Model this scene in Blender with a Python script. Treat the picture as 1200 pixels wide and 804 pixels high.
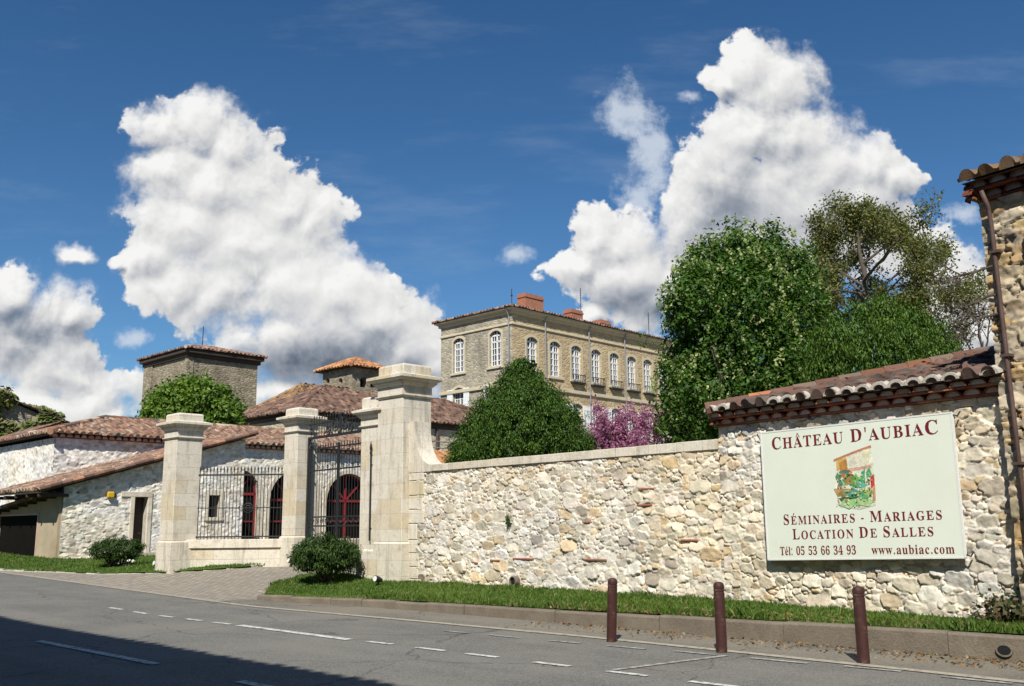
import bpy, bmesh, math, random
import numpy as np
from mathutils import Vector, Matrix
from mathutils.geometry import tessellate_polygon

# ------------------------------------------------------------------ scene, camera, light
for o in list(bpy.data.objects): bpy.data.objects.remove(o)
S = bpy.context.scene
COL = S.collection
FPX, CZ = 1115.0, 1.6
PITCH, ROLL = math.atan(214 / 1115.0), math.radians(-.55)
cam = bpy.data.cameras.new('camera'); cam.lens = FPX / 1200 * 36; cam.sensor_width = 36
cam.clip_start = .1; cam.clip_end = 5000
co = bpy.data.objects.new('camera', cam); COL.objects.link(co)
RM = Matrix.Rotation(math.pi / 2 + PITCH, 3, 'X') @ Matrix.Rotation(ROLL, 3, 'Z')
co.matrix_world = Matrix.Translation((0, 0, CZ)) @ RM.to_4x4()
S.camera = co
SUN_EL = math.radians(46)
SUN_AZ = math.atan2(-.16, -.98)          # x = sin, y = cos of where the sun stands
sdir = Vector((math.sin(SUN_AZ) * math.cos(SUN_EL), math.cos(SUN_AZ) * math.cos(SUN_EL), math.sin(SUN_EL)))
sl = bpy.data.lights.new('sun', 'SUN'); sl.energy = 5.0; sl.angle = math.radians(.53); sl.color = (1, .955, .87)
so = bpy.data.objects.new('sun', sl); COL.objects.link(so)
so.rotation_euler = (-sdir).to_track_quat('-Z', 'Y').to_euler(); so.location = (0, -20, 40)
S.view_settings.view_transform = 'Standard'; S.view_settings.look = 'None'
S.view_settings.exposure = 0.38; S.view_settings.gamma = 1; S.view_settings.use_curve_mapping = False
S.render.engine = 'CYCLES'
S.cycles.max_bounces = 5; S.cycles.diffuse_bounces = 3; S.cycles.glossy_bounces = 2; S.cycles.transmission_bounces = 3
S.cycles.caustics_reflective = False; S.cycles.caustics_refractive = False

RMN = np.array(RM)
CAMP = np.array([0, 0, CZ])
def ray(u, v):
    return RMN @ np.array([(u - 600) / FPX, -(v - 402) / FPX, -1.])

# ------------------------------------------------------------------ world: Nishita sky and cumulus clouds
world = bpy.data.worlds.new("World"); S.world = world; world.use_nodes = True
NT = world.node_tree; NT.nodes.clear()
def nd(nt, kind, **kw):
    n = nt.nodes.new(kind)
    for k, v in kw.items():
        if k == 'ins':
            for i, x in v.items():
                if isinstance(x, bpy.types.NodeSocket): nt.links.new(x, n.inputs[i])
                else: n.inputs[i].default_value = x
        else: setattr(n, k, v)
    return n
def mth(nt, op, a, b=None, c=None, clamp=False):
    ins = {0: a}
    if b is not None: ins[1] = b
    if c is not None: ins[2] = c
    return nd(nt, 'ShaderNodeMath', operation=op, use_clamp=clamp, ins=ins).outputs[0]
def sstep(nt, x, lo, hi, a=0., b=1.):
    n = nd(nt, 'ShaderNodeMapRange', interpolation_type='SMOOTHSTEP', ins={0: x, 1: lo, 2: hi, 3: a, 4: b})
    return n.outputs[0]
def mixc(nt, f, a, b, bt='MIX'):
    n = nd(nt, 'ShaderNodeMix', data_type='RGBA', blend_type=bt)
    for i, x in ((0, f), (6, a), (7, b)):
        if isinstance(x, bpy.types.NodeSocket): nt.links.new(x, n.inputs[i])
        else: n.inputs[i].default_value = x if i == 0 else (tuple(x) + (1,))[:4]
    return n.outputs[2]

CLOUDS = [  # centre and radii, measured on the sky as seen from the camera's place
 (188,150,46,40),(228,152,52,42),(270,172,50,36),(200,200,58,48),(250,215,70,55),(305,205,48,50),(330,240,58,50),(370,262,40,46),
 (215,262,74,48),(290,290,90,60),(180,292,40,34),(205,330,52,38),(255,345,70,45),(340,330,80,60),(400,350,70,50),(440,372,62,48),
 (390,412,105,50),(475,412,48,44),(330,405,80,40),(500,432,36,34),
 (10,345,36,34),(55,372,60,40),(92,374,32,26),(15,405,56,44),(70,430,60,42),(100,470,68,44),(40,480,70,36),(128,484,30,20),
 (84,300,26,13),(137,300,13,9),(325,462,40,18),(480,448,50,32),
 (880,80,46,40),(908,100,56,44),(845,92,26,18),(890,150,62,56),(940,160,56,50),(965,205,70,48),(850,208,64,50),(930,240,110,60),(820,250,50,54),
 (1020,198,52,40),(1052,212,34,26),(1015,240,60,40),(990,280,110,44),(860,300,110,50),
 (700,278,42,38),(722,292,52,40),(672,308,42,22),(740,322,70,48),(800,330,70,40),(770,355,70,30),
 (1105,318,38,30),(1120,350,55,50),(1150,385,60,44),(690,370,24,14)]
WISPS = [(738,132,48,40),(764,188,32,46),(748,235,30,34),(808,112,22,10),(1130,250,26,14),(600,298,20,12),(165,395,26,12)]
GREYS = [(395,425,140,42,.95),(470,432,60,30,.9),(865,250,80,56,.62),(850,300,120,44,.5),(745,354,85,26,.75),(905,225,120,80,.42),(990,255,110,50,.45),(1040,238,50,24,.4),(20,398,66,40,.75),
         (70,420,60,36,.45),(235,325,60,40,.28),(250,250,60,40,.15),(90,395,46,28,.5),(720,300,50,26,.22),(930,170,40,24,.15),(300,420,50,22,.5)]
def pxy(u, v):
    d = ray(u, v); return d[0] / d[1], d[2] / d[1]
def field(nt, p, lst, k):
    acc = None
    for e in lst:
        cx, cz = pxy(e[0], e[1]); rx = e[2] / FPX * 1.05; rz = e[3] / FPX * (1.05 + .25 * cz)
        m = nd(nt, 'ShaderNodeVectorMath', operation='MULTIPLY_ADD', ins={0: p, 1: (1 / rx, 1 / rz, 0), 2: (-cx / rx, -cz / rz, 0)})
        l = nd(nt, 'ShaderNodeVectorMath', operation='LENGTH', ins={0: m.outputs[0]}).outputs['Value']
        if len(e) > 4: l = mth(nt, 'MULTIPLY_ADD', sstep(nt, l, 1.35, .1), e[4], 0.)
        if acc is None: acc = l
        elif len(e) > 4: acc = mth(nt, 'SMOOTH_MAX', acc, l, k)
        else: acc = mth(nt, 'SMOOTH_MIN', acc, l, k)
    return acc
g = bpy.data.node_groups.new('cloud_density', 'ShaderNodeTree')
g.interface.new_socket('P', in_out='INPUT', socket_type='NodeSocketVector')
g.interface.new_socket('D', in_out='OUTPUT', socket_type='NodeSocketFloat')
g.interface.new_socket('B', in_out='OUTPUT', socket_type='NodeSocketFloat')
gi = g.nodes.new('NodeGroupInput'); go = g.nodes.new('NodeGroupOutput')
P = gi.outputs[0]
wn = nd(g, 'ShaderNodeTexNoise', noise_dimensions='2D', ins={'Vector': P, 'Scale': 11., 'Detail': 4., 'Roughness': .6})
wv = nd(g, 'ShaderNodeVectorMath', operation='MULTIPLY_ADD', ins={0: wn.outputs['Color'], 1: (.05, .05, 0), 2: P})
wv = nd(g, 'ShaderNodeVectorMath', operation='ADD', ins={0: wv.outputs[0], 1: (-.025, -.025, 0)}).outputs[0]
L = field(g, wv, CLOUDS, .22)
vo = nd(g, 'ShaderNodeTexVoronoi', voronoi_dimensions='2D', feature='F1', ins={'Vector': wv, 'Scale': 10., 'Detail': 4., 'Roughness': .58, 'Lacunarity': 2.1})
vo.normalize = True
bil = mth(g, 'MULTIPLY', vo.outputs['Distance'], vo.outputs['Distance'])
bil = mth(g, 'MULTIPLY_ADD', bil, -2.2, .36)
D = mth(g, 'MULTIPLY_ADD', bil, .8, mth(g, 'SUBTRACT', 1.0, L))
g.links.new(D, go.inputs[0]); g.links.new(bil, go.inputs[1])

tc = NT.nodes.new('ShaderNodeTexCoord')
sx = nd(NT, 'ShaderNodeSeparateXYZ', ins={0: tc.outputs['Generated']})
yy = mth(NT, 'MAXIMUM', sx.outputs[1], .05)
pc = nd(NT, 'ShaderNodeCombineXYZ', ins={0: mth(NT, 'DIVIDE', sx.outputs[0], yy), 1: mth(NT, 'DIVIDE', sx.outputs[2], yy)}).outputs[0]
def cden(off):
    n = NT.nodes.new('ShaderNodeGroup'); n.node_tree = g
    v = nd(NT, 'ShaderNodeVectorMath', operation='ADD', ins={0: pc, 1: off}).outputs[0]
    NT.links.new(v, n.inputs[0]); return n.outputs
c0 = cden((0, 0, 0)); c1 = cden((-.005, .012, 0))
ns = nd(NT, 'ShaderNodeTexNoise', noise_dimensions='2D', ins={'Vector': pc, 'Scale': 30., 'Detail': 6., 'Roughness': .62})
edge = mth(NT, 'MULTIPLY_ADD', mth(NT, 'SUBTRACT', ns.outputs[0], .5), .95, c0[0])
soft_noise = nd(NT, 'ShaderNodeTexNoise', noise_dimensions='2D', ins={'Vector': pc, 'Scale': 7., 'Detail': 3., 'Roughness': .5}).outputs[0]
soft_mix = sstep(NT, soft_noise, .42, .62)
alpha = mth(NT, 'ADD', mth(NT, 'MULTIPLY', sstep(NT, edge, .04, .22), mth(NT, 'SUBTRACT', 1., soft_mix)), mth(NT, 'MULTIPLY', sstep(NT, edge, -.12, .62), soft_mix))
wis = field(NT, pc, WISPS, .2)
wnz = nd(NT, 'ShaderNodeTexNoise', noise_dimensions='2D', ins={'Vector': pc, 'Scale': 20., 'Detail': 8., 'Roughness': .65})
wal = mth(NT, 'MULTIPLY', sstep(NT, mth(NT, 'MULTIPLY_ADD', mth(NT, 'SUBTRACT', wnz.outputs[0], .5), 2.6, mth(NT, 'SUBTRACT', 1., wis)), -.1, .9), .8)
vnz = nd(NT, 'ShaderNodeTexNoise', noise_dimensions='2D', ins={'Vector': nd(NT, 'ShaderNodeVectorMath', operation='MULTIPLY', ins={0: pc, 1: (1.2, 5., 0)}).outputs[0], 'Scale': 3., 'Detail': 6., 'Roughness': .6})
veil = mth(NT, 'MULTIPLY', sstep(NT, vnz.outputs[0], .5, .8), .09)
sh1 = mth(NT, 'SUBTRACT', c0[0], c1[0])
grey = field(NT, pc, GREYS, .2)
gn = nd(NT, 'ShaderNodeTexNoise', noise_dimensions='2D', ins={'Vector': pc, 'Scale': 14., 'Detail': 5., 'Roughness': .55})
grey = mth(NT, 'MULTIPLY_ADD', mth(NT, 'SUBTRACT', gn.outputs[0], .5), mth(NT, 'MULTIPLY', grey, 1.0), grey)
lit = mth(NT, 'MULTIPLY_ADD', sh1, .50, .87)
lit = mth(NT, 'MULTIPLY_ADD', c0[1], .22, lit)
lit = mth(NT, 'MULTIPLY_ADD', mth(NT, 'SUBTRACT', ns.outputs[0], .5), .16, lit)
lit = mth(NT, 'MULTIPLY_ADD', grey, -.56, lit)
lit = mth(NT, 'MINIMUM', mth(NT, 'MAXIMUM', lit, .24), 1.0)
ccol = mixc(NT, sstep(NT, lit, .15, .9), (.57, .69, .90), (1.0, .995, .985))
cl = nd(NT, 'ShaderNodeVectorMath', operation='SCALE', ins={0: ccol}); NT.links.new(lit, cl.inputs['Scale'])
sky = nd(NT, 'ShaderNodeTexSky', sky_type='NISHITA', sun_disc=False, sun_elevation=SUN_EL, sun_rotation=SUN_AZ, altitude=200., air_density=1.0, dust_density=.3, ozone_density=2.5)
SKYK = .078
skyc = mixc(NT, 1., sky.outputs[0], (.56, .82, .96), 'MULTIPLY')
elv = sstep(NT, sx.outputs[2], .0, .6)
skyc = mixc(NT, 1., skyc, mixc(NT, elv, (.92, .95, 1.0), (.60, .78, .90)), 'MULTIPLY')
CK = .71 / SKYK
clk = nd(NT, 'ShaderNodeVectorMath', operation='SCALE', ins={0: cl.outputs[0], 'Scale': CK}).outputs[0]
allc = mixc(NT, veil, skyc, (.5 / SKYK, .56 / SKYK, .62 / SKYK))
allc = mixc(NT, wal, allc, (.50 / SKYK, .55 / SKYK, .62 / SKYK))
allc = mixc(NT, alpha, allc, clk)
front = sstep(NT, sx.outputs[1], .06, .16)
allc = mixc(NT, front, skyc, allc)
bg = nd(NT, 'ShaderNodeBackground', ins={0: allc, 1: SKYK})
NT.links.new(bg.outputs[0], nd(NT, 'ShaderNodeOutputWorld').inputs[0])
world.cycles.sampling_method = 'MANUAL'; world.cycles.sample_map_resolution = 256

# ------------------------------------------------------------------ frame: X along the boundary wall to the right, Y into the grounds
AX = np.array([.7193, -.6947, 0]); AY = np.array([.6947, .7193, 0]); TH = math.atan2(-.6947, .7193)
def fr(p): return np.array([p @ AX, p @ AY, p[2]])
def wld(x, y, z=0.): return x * AX + y * AY + np.array([0, 0, z])
def onY(u, v, fy):
    d = ray(u, v); t = (fy - CAMP @ AY) / (d @ AY); return fr(CAMP + d * t)
def onX(u, v, fx):
    d = ray(u, v); t = (fx - CAMP @ AX) / (d @ AX); return fr(CAMP + d * t)
def atd(u, v, y):                       # point seen at (u, v) at depth y
    d = ray(u, v); return fr(CAMP + d * (y / d[1]))
def ss(a, b, x):
    t = np.clip((x - a) / (b - a), 0, 1); return t * t * (3 - 2 * t)
def hgt(X, Y):
    X = np.asarray(X, float); Y = np.asarray(Y, float); s = -X
    r = .02 * np.clip(s - 18, 0, 45)
    kh = np.interp(s, [3, 4, 6, 9, 12, 19], [.30, .29, .27, .23, .19, .11])
    hr = np.where(Y > 12.40, kh + (.31 - kh) * np.clip((Y - 12.5) / 1.9, 0, 1), 0) + .05 * np.clip(Y - 16, 0, 20)
    top = np.interp(s, [20, 22, 25.5, 32, 37], [.45, .5, .38, .22, .16]); wd = np.interp(s, [20, 22, 25.5, 32, 37], [4.3, 4.3, 1.9, 2, 2.5])
    hl = top * np.clip((Y - 11.0) / wd, 0, 1) + (.55 - top) * np.clip((Y - 15) / 5, 0, 1)
    w = ss(18.6, 21.5, s)
    return r + hr * (1 - w) + hl * w
def hit(u, v):                          # where a picture point falls on the ground
    d = ray(u, v); lo, hi = 3., 120.
    for t in np.arange(5, 80, .1):
        p = CAMP + d * t; q = fr(p)
        if q[2] < float(hgt(q[0], q[1])): return q
    return fr(CAMP + d * 60)

# ------------------------------------------------------------------ mesh and object helpers
ORG = {}
def put(o, origin):
    o.location = Vector(wld(*origin)); o.rotation_euler = (0, 0, TH); ORG[o.name] = np.array(origin, float)
def tag(o, label=None, cat=None, group=None, kind=None):
    if label: o['label'] = label
    if cat: o['category'] = cat
    if group: o['group'] = group
    if kind: o['kind'] = kind
    return o
def thing(name, label, cat, X, Y, z, group=None):
    o = bpy.data.objects.new(name, None); COL.objects.link(o); o.empty_display_size = .2
    put(o, (X, Y, z)); return tag(o, label, cat, group)
def root_of(o):
    while o.parent: o = o.parent
    return o
def link(name, me, mat, parent=None, origin=(0, 0, 0), off=None):
    me.materials.append(mat)
    o = bpy.data.objects.new(name, me); COL.objects.link(o)
    if parent is None: put(o, origin)
    else:
        o.parent = parent
        if off is not None: o.location = Vector(off)
    return o
def mesh(name, V, F, mat, parent=None, origin=(0, 0, 0), col=None, dom='FACE', smooth=False, bevel=0, localv=False, off=None):
    V = np.asarray(V, float).reshape(-1, 3)
    if not localv: V = V - (ORG[root_of(parent).name] if parent is not None else np.array(origin, float))
    me = bpy.data.meshes.new(name)
    if isinstance(F, np.ndarray):
        n, k = F.shape
        me.vertices.add(len(V)); me.vertices.foreach_set('co', V.astype(np.float32).ravel())
        me.loops.add(n * k); me.loops.foreach_set('vertex_index', F.astype(np.int32).ravel())
        me.polygons.add(n); me.polygons.foreach_set('loop_start', np.arange(0, n * k, k, dtype=np.int32))
        me.update(calc_edges=True)
    else:
        me.from_pydata(V.tolist(), [], F); me.update()
    if bevel:
        bm = bmesh.new(); bm.from_mesh(me)
        bmesh.ops.remove_doubles(bm, verts=bm.verts, dist=1e-5)
        bmesh.ops.bevel(bm, geom=[e for e in bm.edges if len(e.link_faces) == 2 and e.calc_face_angle(0) > .5], offset=bevel, segments=1, affect='EDGES', clamp_overlap=True)
        bm.to_mesh(me); bm.free()
    if col is not None and not bevel:
        c = np.asarray(col, float)
        a = me.attributes.new('Col', 'FLOAT_COLOR', dom)
        a.data.foreach_set('color', np.concatenate([c, np.ones((len(c), 1))], 1).astype(np.float32).ravel())
    if smooth: me.polygons.foreach_set('use_smooth', np.ones(len(me.polygons), dtype=bool))
    return link(name, me, mat, parent, origin, off)

class MB:
    def __init__(s): s.V = []; s.F = []; s.C = []
    def add(s, V, F, c=(1, 1, 1)):
        n = len(s.V); s.V += [tuple(v) for v in V]
        for i, f in enumerate(F): s.F.append([n + j for j in f]); s.C.append(c)
        return s
    def hexa(s, P8, c=(1, 1, 1)):
        return s.add(P8, [(0, 3, 2, 1), (4, 5, 6, 7), (0, 1, 5, 4), (1, 2, 6, 5), (2, 3, 7, 6), (3, 0, 4, 7)], c)
    def box(s, x0, x1, y0, y1, z0, z1, c=(1, 1, 1), f=None):
        P = [(x0, y0, z0), (x1, y0, z0), (x1, y1, z0), (x0, y1, z0), (x0, y0, z1), (x1, y0, z1), (x1, y1, z1), (x0, y1, z1)]
        if f: P = [f(*p) for p in P]
        return s.hexa(P, c)
    def stack(s, x0, x1, y0, y1, prof, c=(1, 1, 1)):            # rectangular mouldings: (offset, z) from the bottom up
        V = []; F = []
        for o, z in prof: V += [(x0 - o, y0 - o, z), (x1 + o, y0 - o, z), (x1 + o, y1 + o, z), (x0 - o, y1 + o, z)]
        for i in range(len(prof) - 1):
            for k in range(4): F.append((4 * i + k, 4 * i + (k + 1) % 4, 4 * i + 4 + (k + 1) % 4, 4 * i + 4 + k))
        F.append((3, 2, 1, 0)); m = 4 * len(prof) - 4; F.append((m, m + 1, m + 2, m + 3))
        return s.add(V, F, c)
    def tube(s, pts, r, n=6, c=(1, 1, 1), caps=True):
        pts = [np.array(p, float) for p in pts]; r = [r] * len(pts) if np.isscalar(r) else r
        V = []; F = []; ref = None
        for i, p in enumerate(pts):
            t = pts[min(i + 1, len(pts) - 1)] - pts[max(i - 1, 0)]; t /= np.linalg.norm(t) + 1e-9
            if ref is None: ref = np.array([0, 0, 1.]) if abs(t[2]) < .9 else np.array([1., 0, 0])
            a = np.cross(t, ref); a /= np.linalg.norm(a) + 1e-9; b = np.cross(a, t); ref = b if abs(t[2]) < 2 else ref
            for k in range(n):
                q = 2 * math.pi * k / n; V.append(p + r[i] * (a * math.cos(q) + b * math.sin(q)))
        for i in range(len(pts) - 1):
            for k in range(n): F.append((n * i + k, n * i + (k + 1) % n, n * i + n + (k + 1) % n, n * i + n + k))
        if caps: F.append(tuple(range(n - 1, -1, -1))); m = n * (len(pts) - 1); F.append(tuple(range(m, m + n)))
        return s.add(V, F, c)
    def lathe(s, cx, cy, prof, n=20, c=(1, 1, 1)):
        V = []; F = []
        for r, z in prof:
            for k in range(n):
                q = 2 * math.pi * k / n; V.append((cx + r * math.cos(q), cy + r * math.sin(q), z))
        for i in range(len(prof) - 1):
            for k in range(n): F.append((n * i + k, n * i + (k + 1) % n, n * i + n + (k + 1) % n, n * i + n + k))
        F.append(tuple(range(n - 1, -1, -1))); m = n * (len(prof) - 1); F.append(tuple(range(m, m + n)))
        return s.add(V, F, c)
    def prism(s, poly, f, d0, d1, c=(1, 1, 1)):                 # polygon (u, z) pushed from depth d0 to d1 through f(u, z, d)
        n = len(poly); V = [f(u, z, d0) for u, z in poly] + [f(u, z, d1) for u, z in poly]
        F = [tuple(range(n)), tuple(range(2 * n - 1, n - 1, -1))] + [(i, n + i, n + (i + 1) % n, (i + 1) % n) for i in range(n)]
        return s.add(V, F, c)
    def build(s, name, mat, parent=None, origin=(0, 0, 0), **kw):
        return mesh(name, s.V, s.F, mat, parent, origin, col=s.C, **kw)

# ------------------------------------------------------------------ materials
def new_mat(name):
    m = bpy.data.materials.new(name); m.use_nodes = True; nt = m.node_tree
    b = nt.nodes['Principled BSDF']; return m, nt, b
def M(name, col=None, rough=.85, var=.25, vscale=3., fine=.15, fscale=40., bump=.0, bscale=60., spec=.3, metal=0., stain=None, bdist=.02, coord='Object'):
    """surface of colour col (or the mesh's own Col attribute) with two octaves of tonal variation and a bump"""
    m, nt, b = new_mat(name)
    t = nt.nodes.new('ShaderNodeTexCoord').outputs[coord]
    if col is None: base = nd(nt, 'ShaderNodeAttribute', attribute_name='Col').outputs['Color']
    else: base = nd(nt, 'ShaderNodeRGB').outputs[0]; base.default_value = tuple(col) + (1,)
    n1 = nd(nt, 'ShaderNodeTexNoise', ins={'Vector': t, 'Scale': vscale, 'Detail': 5., 'Roughness': .6}).outputs[0]
    n2 = nd(nt, 'ShaderNodeTexNoise', ins={'Vector': t, 'Scale': fscale, 'Detail': 3., 'Roughness': .6}).outputs[0]
    f = mth(nt, 'MULTIPLY_ADD', mth(nt, 'SUBTRACT', n1, .5), var * 3, 1.)
    f = mth(nt, 'MULTIPLY_ADD', mth(nt, 'SUBTRACT', n2, .5), fine * 3, f)
    cc = nd(nt, 'ShaderNodeVectorMath', operation='SCALE', ins={0: base}); nt.links.new(f, cc.inputs['Scale']); out = cc.outputs[0]
    if stain:
        sc, lo, hi, k = stain[1:5]
        n3 = nd(nt, 'ShaderNodeTexNoise', ins={'Vector': t, 'Scale': sc, 'Detail': 6., 'Roughness': .65}).outputs[0]
        out = mixc(nt, mth(nt, 'MULTIPLY', sstep(nt, n3, lo, hi), k), out, stain[0])
    nt.links.new(out, b.inputs['Base Color'])
    b.inputs['Roughness'].default_value = rough; b.inputs['Specular IOR Level'].default_value = spec; b.inputs['Metallic'].default_value = metal
    if bump:
        bn = nd(nt, 'ShaderNodeTexNoise', ins={'Vector': t, 'Scale': bscale, 'Detail': 5., 'Roughness': .65}).outputs[0]
        bu = nd(nt, 'ShaderNodeBump', ins={'Height': bn, 'Strength': bump, 'Distance': bdist}); nt.links.new(bu.outputs[0], b.inputs['Normal'])
    return m
def M_ashlar(name, c1, c2, c3, bw=.8, bh=.36, joint=.006, jc=(.30, .26, .2), stain=(.25, .2, .13), off=(0, 0)):
    m, nt, b = new_mat(name)
    t = nt.nodes.new('ShaderNodeTexCoord').outputs['Object']
    sp = nd(nt, 'ShaderNodeSeparateXYZ', ins={0: t})
    u = mth(nt, 'ADD', mth(nt, 'ADD', sp.outputs[0], sp.outputs[1]), off[0])
    v = nd(nt, 'ShaderNodeCombineXYZ', ins={0: u, 1: mth(nt, 'ADD', sp.outputs[2], off[1])}).outputs[0]
    br = nd(nt, 'ShaderNodeTexBrick', offset=.5, ins={'Vector': v, 'Scale': 1., 'Mortar Size': joint, 'Mortar Smooth': .3, 'Bias': 0., 'Brick Width': bw, 'Row Height': bh,
            'Color1': (0, 0, 0, 1), 'Color2': (1, 1, 1, 1), 'Mortar': (.5, .5, .5, 1)})
    f = nd(nt, 'ShaderNodeSeparateColor', ins={0: br.outputs['Color']}).outputs[0]
    cr = nd(nt, 'ShaderNodeValToRGB', ins={0: f}); e = cr.color_ramp.elements
    e[0].position = 0; e[0].color = tuple(c1) + (1,); e[1].position = 1; e[1].color = tuple(c3) + (1,)
    k = e.new(.62); k.color = tuple(c2) + (1,)
    n1 = nd(nt, 'ShaderNodeTexNoise', ins={'Vector': t, 'Scale': 2.2, 'Detail': 6., 'Roughness': .65}).outputs[0]
    n2 = nd(nt, 'ShaderNodeTexNoise', ins={'Vector': t, 'Scale': 22., 'Detail': 5., 'Roughness': .65}).outputs[0]
    cs = nd(nt, 'ShaderNodeVectorMath', operation='SCALE', ins={0: cr.outputs[0]})
    nt.links.new(mth(nt, 'MULTIPLY_ADD', n2, .5, .75), cs.inputs['Scale'])
    out = mixc(nt, mth(nt, 'MULTIPLY', sstep(nt, n1, .48, .75), .55), cs.outputs[0], stain)
    sv = nd(nt, 'ShaderNodeVectorMath', operation='MULTIPLY', ins={0: t, 1: (7., 7., .8)}).outputs[0]
    n5 = nd(nt, 'ShaderNodeTexNoise', ins={'Vector': sv, 'Scale': 1., 'Detail': 5., 'Roughness': .65}).outputs[0]
    out = mixc(nt, mth(nt, 'MULTIPLY', sstep(nt, n5, .50, .70), .50), out, (.24, .215, .17))
    n6 = nd(nt, 'ShaderNodeTexNoise', ins={'Vector': t, 'Scale': 9., 'Detail': 8., 'Roughness': .75}).outputs[0]
    out = mixc(nt, mth(nt, 'MULTIPLY', sstep(nt, n6, .55, .66), .55), out, (.30, .275, .22))
    out = mixc(nt, mth(nt, 'MULTIPLY', br.outputs['Fac'], .8), out, jc)
    nt.links.new(out, b.inputs['Base Color']); b.inputs['Roughness'].default_value = .9; b.inputs['Specular IOR Level'].default_value = .2
    hh = mth(nt, 'SUBTRACT', mth(nt, 'MULTIPLY', n2, .6), br.outputs['Fac'])
    bu = nd(nt, 'ShaderNodeBump', ins={'Height': hh, 'Strength': .7, 'Distance': .02}); nt.links.new(bu.outputs[0], b.inputs['Normal'])
    return m
def M_masonry(name, cols, mortar, sx=2.6, sz=4.5, rough=.92, stain=(.12, .11, .09), stk=.5, mort=.09):
    """far rubble masonry: cells of stone of several colours in mortar, with weather stains"""
    m, nt, b = new_mat(name)
    t = nt.nodes.new('ShaderNodeTexCoord').outputs['Object']
    v = nd(nt, 'ShaderNodeVectorMath', operation='MULTIPLY', ins={0: t, 1: (sx, sx, sz)}).outputs[0]
    w = nd(nt, 'ShaderNodeTexNoise', ins={'Vector': v, 'Scale': .9, 'Detail': 2.})
    v = nd(nt, 'ShaderNodeVectorMath', operation='MULTIPLY_ADD', ins={0: w.outputs['Color'], 1: (.7, .7, .7), 2: v}).outputs[0]
    c = nd(nt, 'ShaderNodeTexVoronoi', ins={'Vector': v, 'Scale': 1.}); e = nd(nt, 'ShaderNodeTexVoronoi', feature='DISTANCE_TO_EDGE', ins={'Vector': v, 'Scale': 1.})
    f = nd(nt, 'ShaderNodeSeparateColor', ins={0: c.outputs['Color']}).outputs[0]
    cr = nd(nt, 'ShaderNodeValToRGB', ins={0: f}); cr.color_ramp.interpolation = 'CONSTANT'; el = cr.color_ramp.elements
    while len(el) < len(cols): el.new(.5)
    for i, x in enumerate(cols): el[i].position = i / len(cols); el[i].color = tuple(x) + (1,)
    n2 = nd(nt, 'ShaderNodeTexNoise', ins={'Vector': t, 'Scale': 9., 'Detail': 5., 'Roughness': .7}).outputs[0]
    cs = nd(nt, 'ShaderNodeVectorMath', operation='SCALE', ins={0: cr.outputs[0]}); nt.links.new(mth(nt, 'MULTIPLY_ADD', n2, .8, .6), cs.inputs['Scale'])
    mo = sstep(nt, e.outputs['Distance'], mort, mort * .3)
    out = mixc(nt, mo, cs.outputs[0], mortar)
    st = nd(nt, 'ShaderNodeVectorMath', operation='MULTIPLY', ins={0: t, 1: (1., 1., .35)}).outputs[0]
    n1 = nd(nt, 'ShaderNodeTexNoise', ins={'Vector': st, 'Scale': .7, 'Detail': 6., 'Roughness': .65}).outputs[0]
    out = mixc(nt, mth(nt, 'MULTIPLY', sstep(nt, n1, .45, .75), stk), out, stain)
    nt.links.new(out, b.inputs['Base Color']); b.inputs['Roughness'].default_value = rough; b.inputs['Specular IOR Level'].default_value = .2
    hh = mth(nt, 'MULTIPLY_ADD', sstep(nt, e.outputs['Distance'], 0., .25), 1., mth(nt, 'MULTIPLY', n2, .5))
    bu = nd(nt, 'ShaderNodeBump', ins={'Height': hh, 'Strength': .7, 'Distance': .03}); nt.links.new(bu.outputs[0], b.inputs['Normal'])
    return m
def M_leaf(name, trans=.35, rough=.55, k=1.0, spec=.3):
    m, nt, b = new_mat(name)
    a = nd(nt, 'ShaderNodeAttribute', attribute_name='Col').outputs['Color']
    nt.links.new(a, b.inputs['Base Color']); b.inputs['Roughness'].default_value = rough; b.inputs['Specular IOR Level'].default_value = spec
    tr = nd(nt, 'ShaderNodeBsdfTranslucent', ins={0: mixc(nt, 1., a, (1.1, 1.25, .5), 'MULTIPLY')})
    mx = nd(nt, 'ShaderNodeMixShader', ins={0: trans, 1: b.outputs[0], 2: tr.outputs[0]})
    nt.links.new(mx.outputs[0], nt.nodes['Material Output'].inputs[0])
    return m
MAT = {}
MAT['stone'] = M('rubble_stone', None, .93, .12, 1.2, .10, 45., .6, 70., spec=.15, stain=((.30, .26, .19), 1.1, .52, .78, .35), bdist=.012)
MAT['body'] = M('wall_core', (.40, .36, .29), .95, .15)
MAT['coping'] = M_ashlar('coping_stone', (.60, .54, .44), (.63, .58, .48), (.56, .49, .38), .95, 3.0, .004, off=(0, 1.2))
MAT['ashlar'] = M_ashlar('pillar_stone', (.60, .55, .45), (.63, .58, .49), (.54, .45, .30), .86, .36, .0030, jc=(.44, .39, .31), stain=(.36, .29, .19))
MAT['iron'] = M('black_iron', (.014, .015, .016), .6, .2, 8., spec=.5)
MAT['tile'] = M('clay_tile', None, .9, .22, 2.5, .18, 30., .4, 50., spec=.2, stain=((.10, .085, .065), 1.4, .5, .72, .55))
MAT['wood_dark'] = M('dark_wood', (.055, .04, .03), .8, .25, 5.)
MAT['glass'] = M('dark_glass', (.012, .014, .017), .12, .2, 2., spec=.5)
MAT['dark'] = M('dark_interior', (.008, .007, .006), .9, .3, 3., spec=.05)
MAT['red_paint'] = M('red_paint', (.24, .022, .026), .5, .15, 4.)
MAT['white_paint'] = M('white_paint', (.72, .72, .70), .6, .1, 4.)
MAT['lead'] = M('grey_zinc', (.22, .23, .24), .5, .15, 4., spec=.5)
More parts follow.
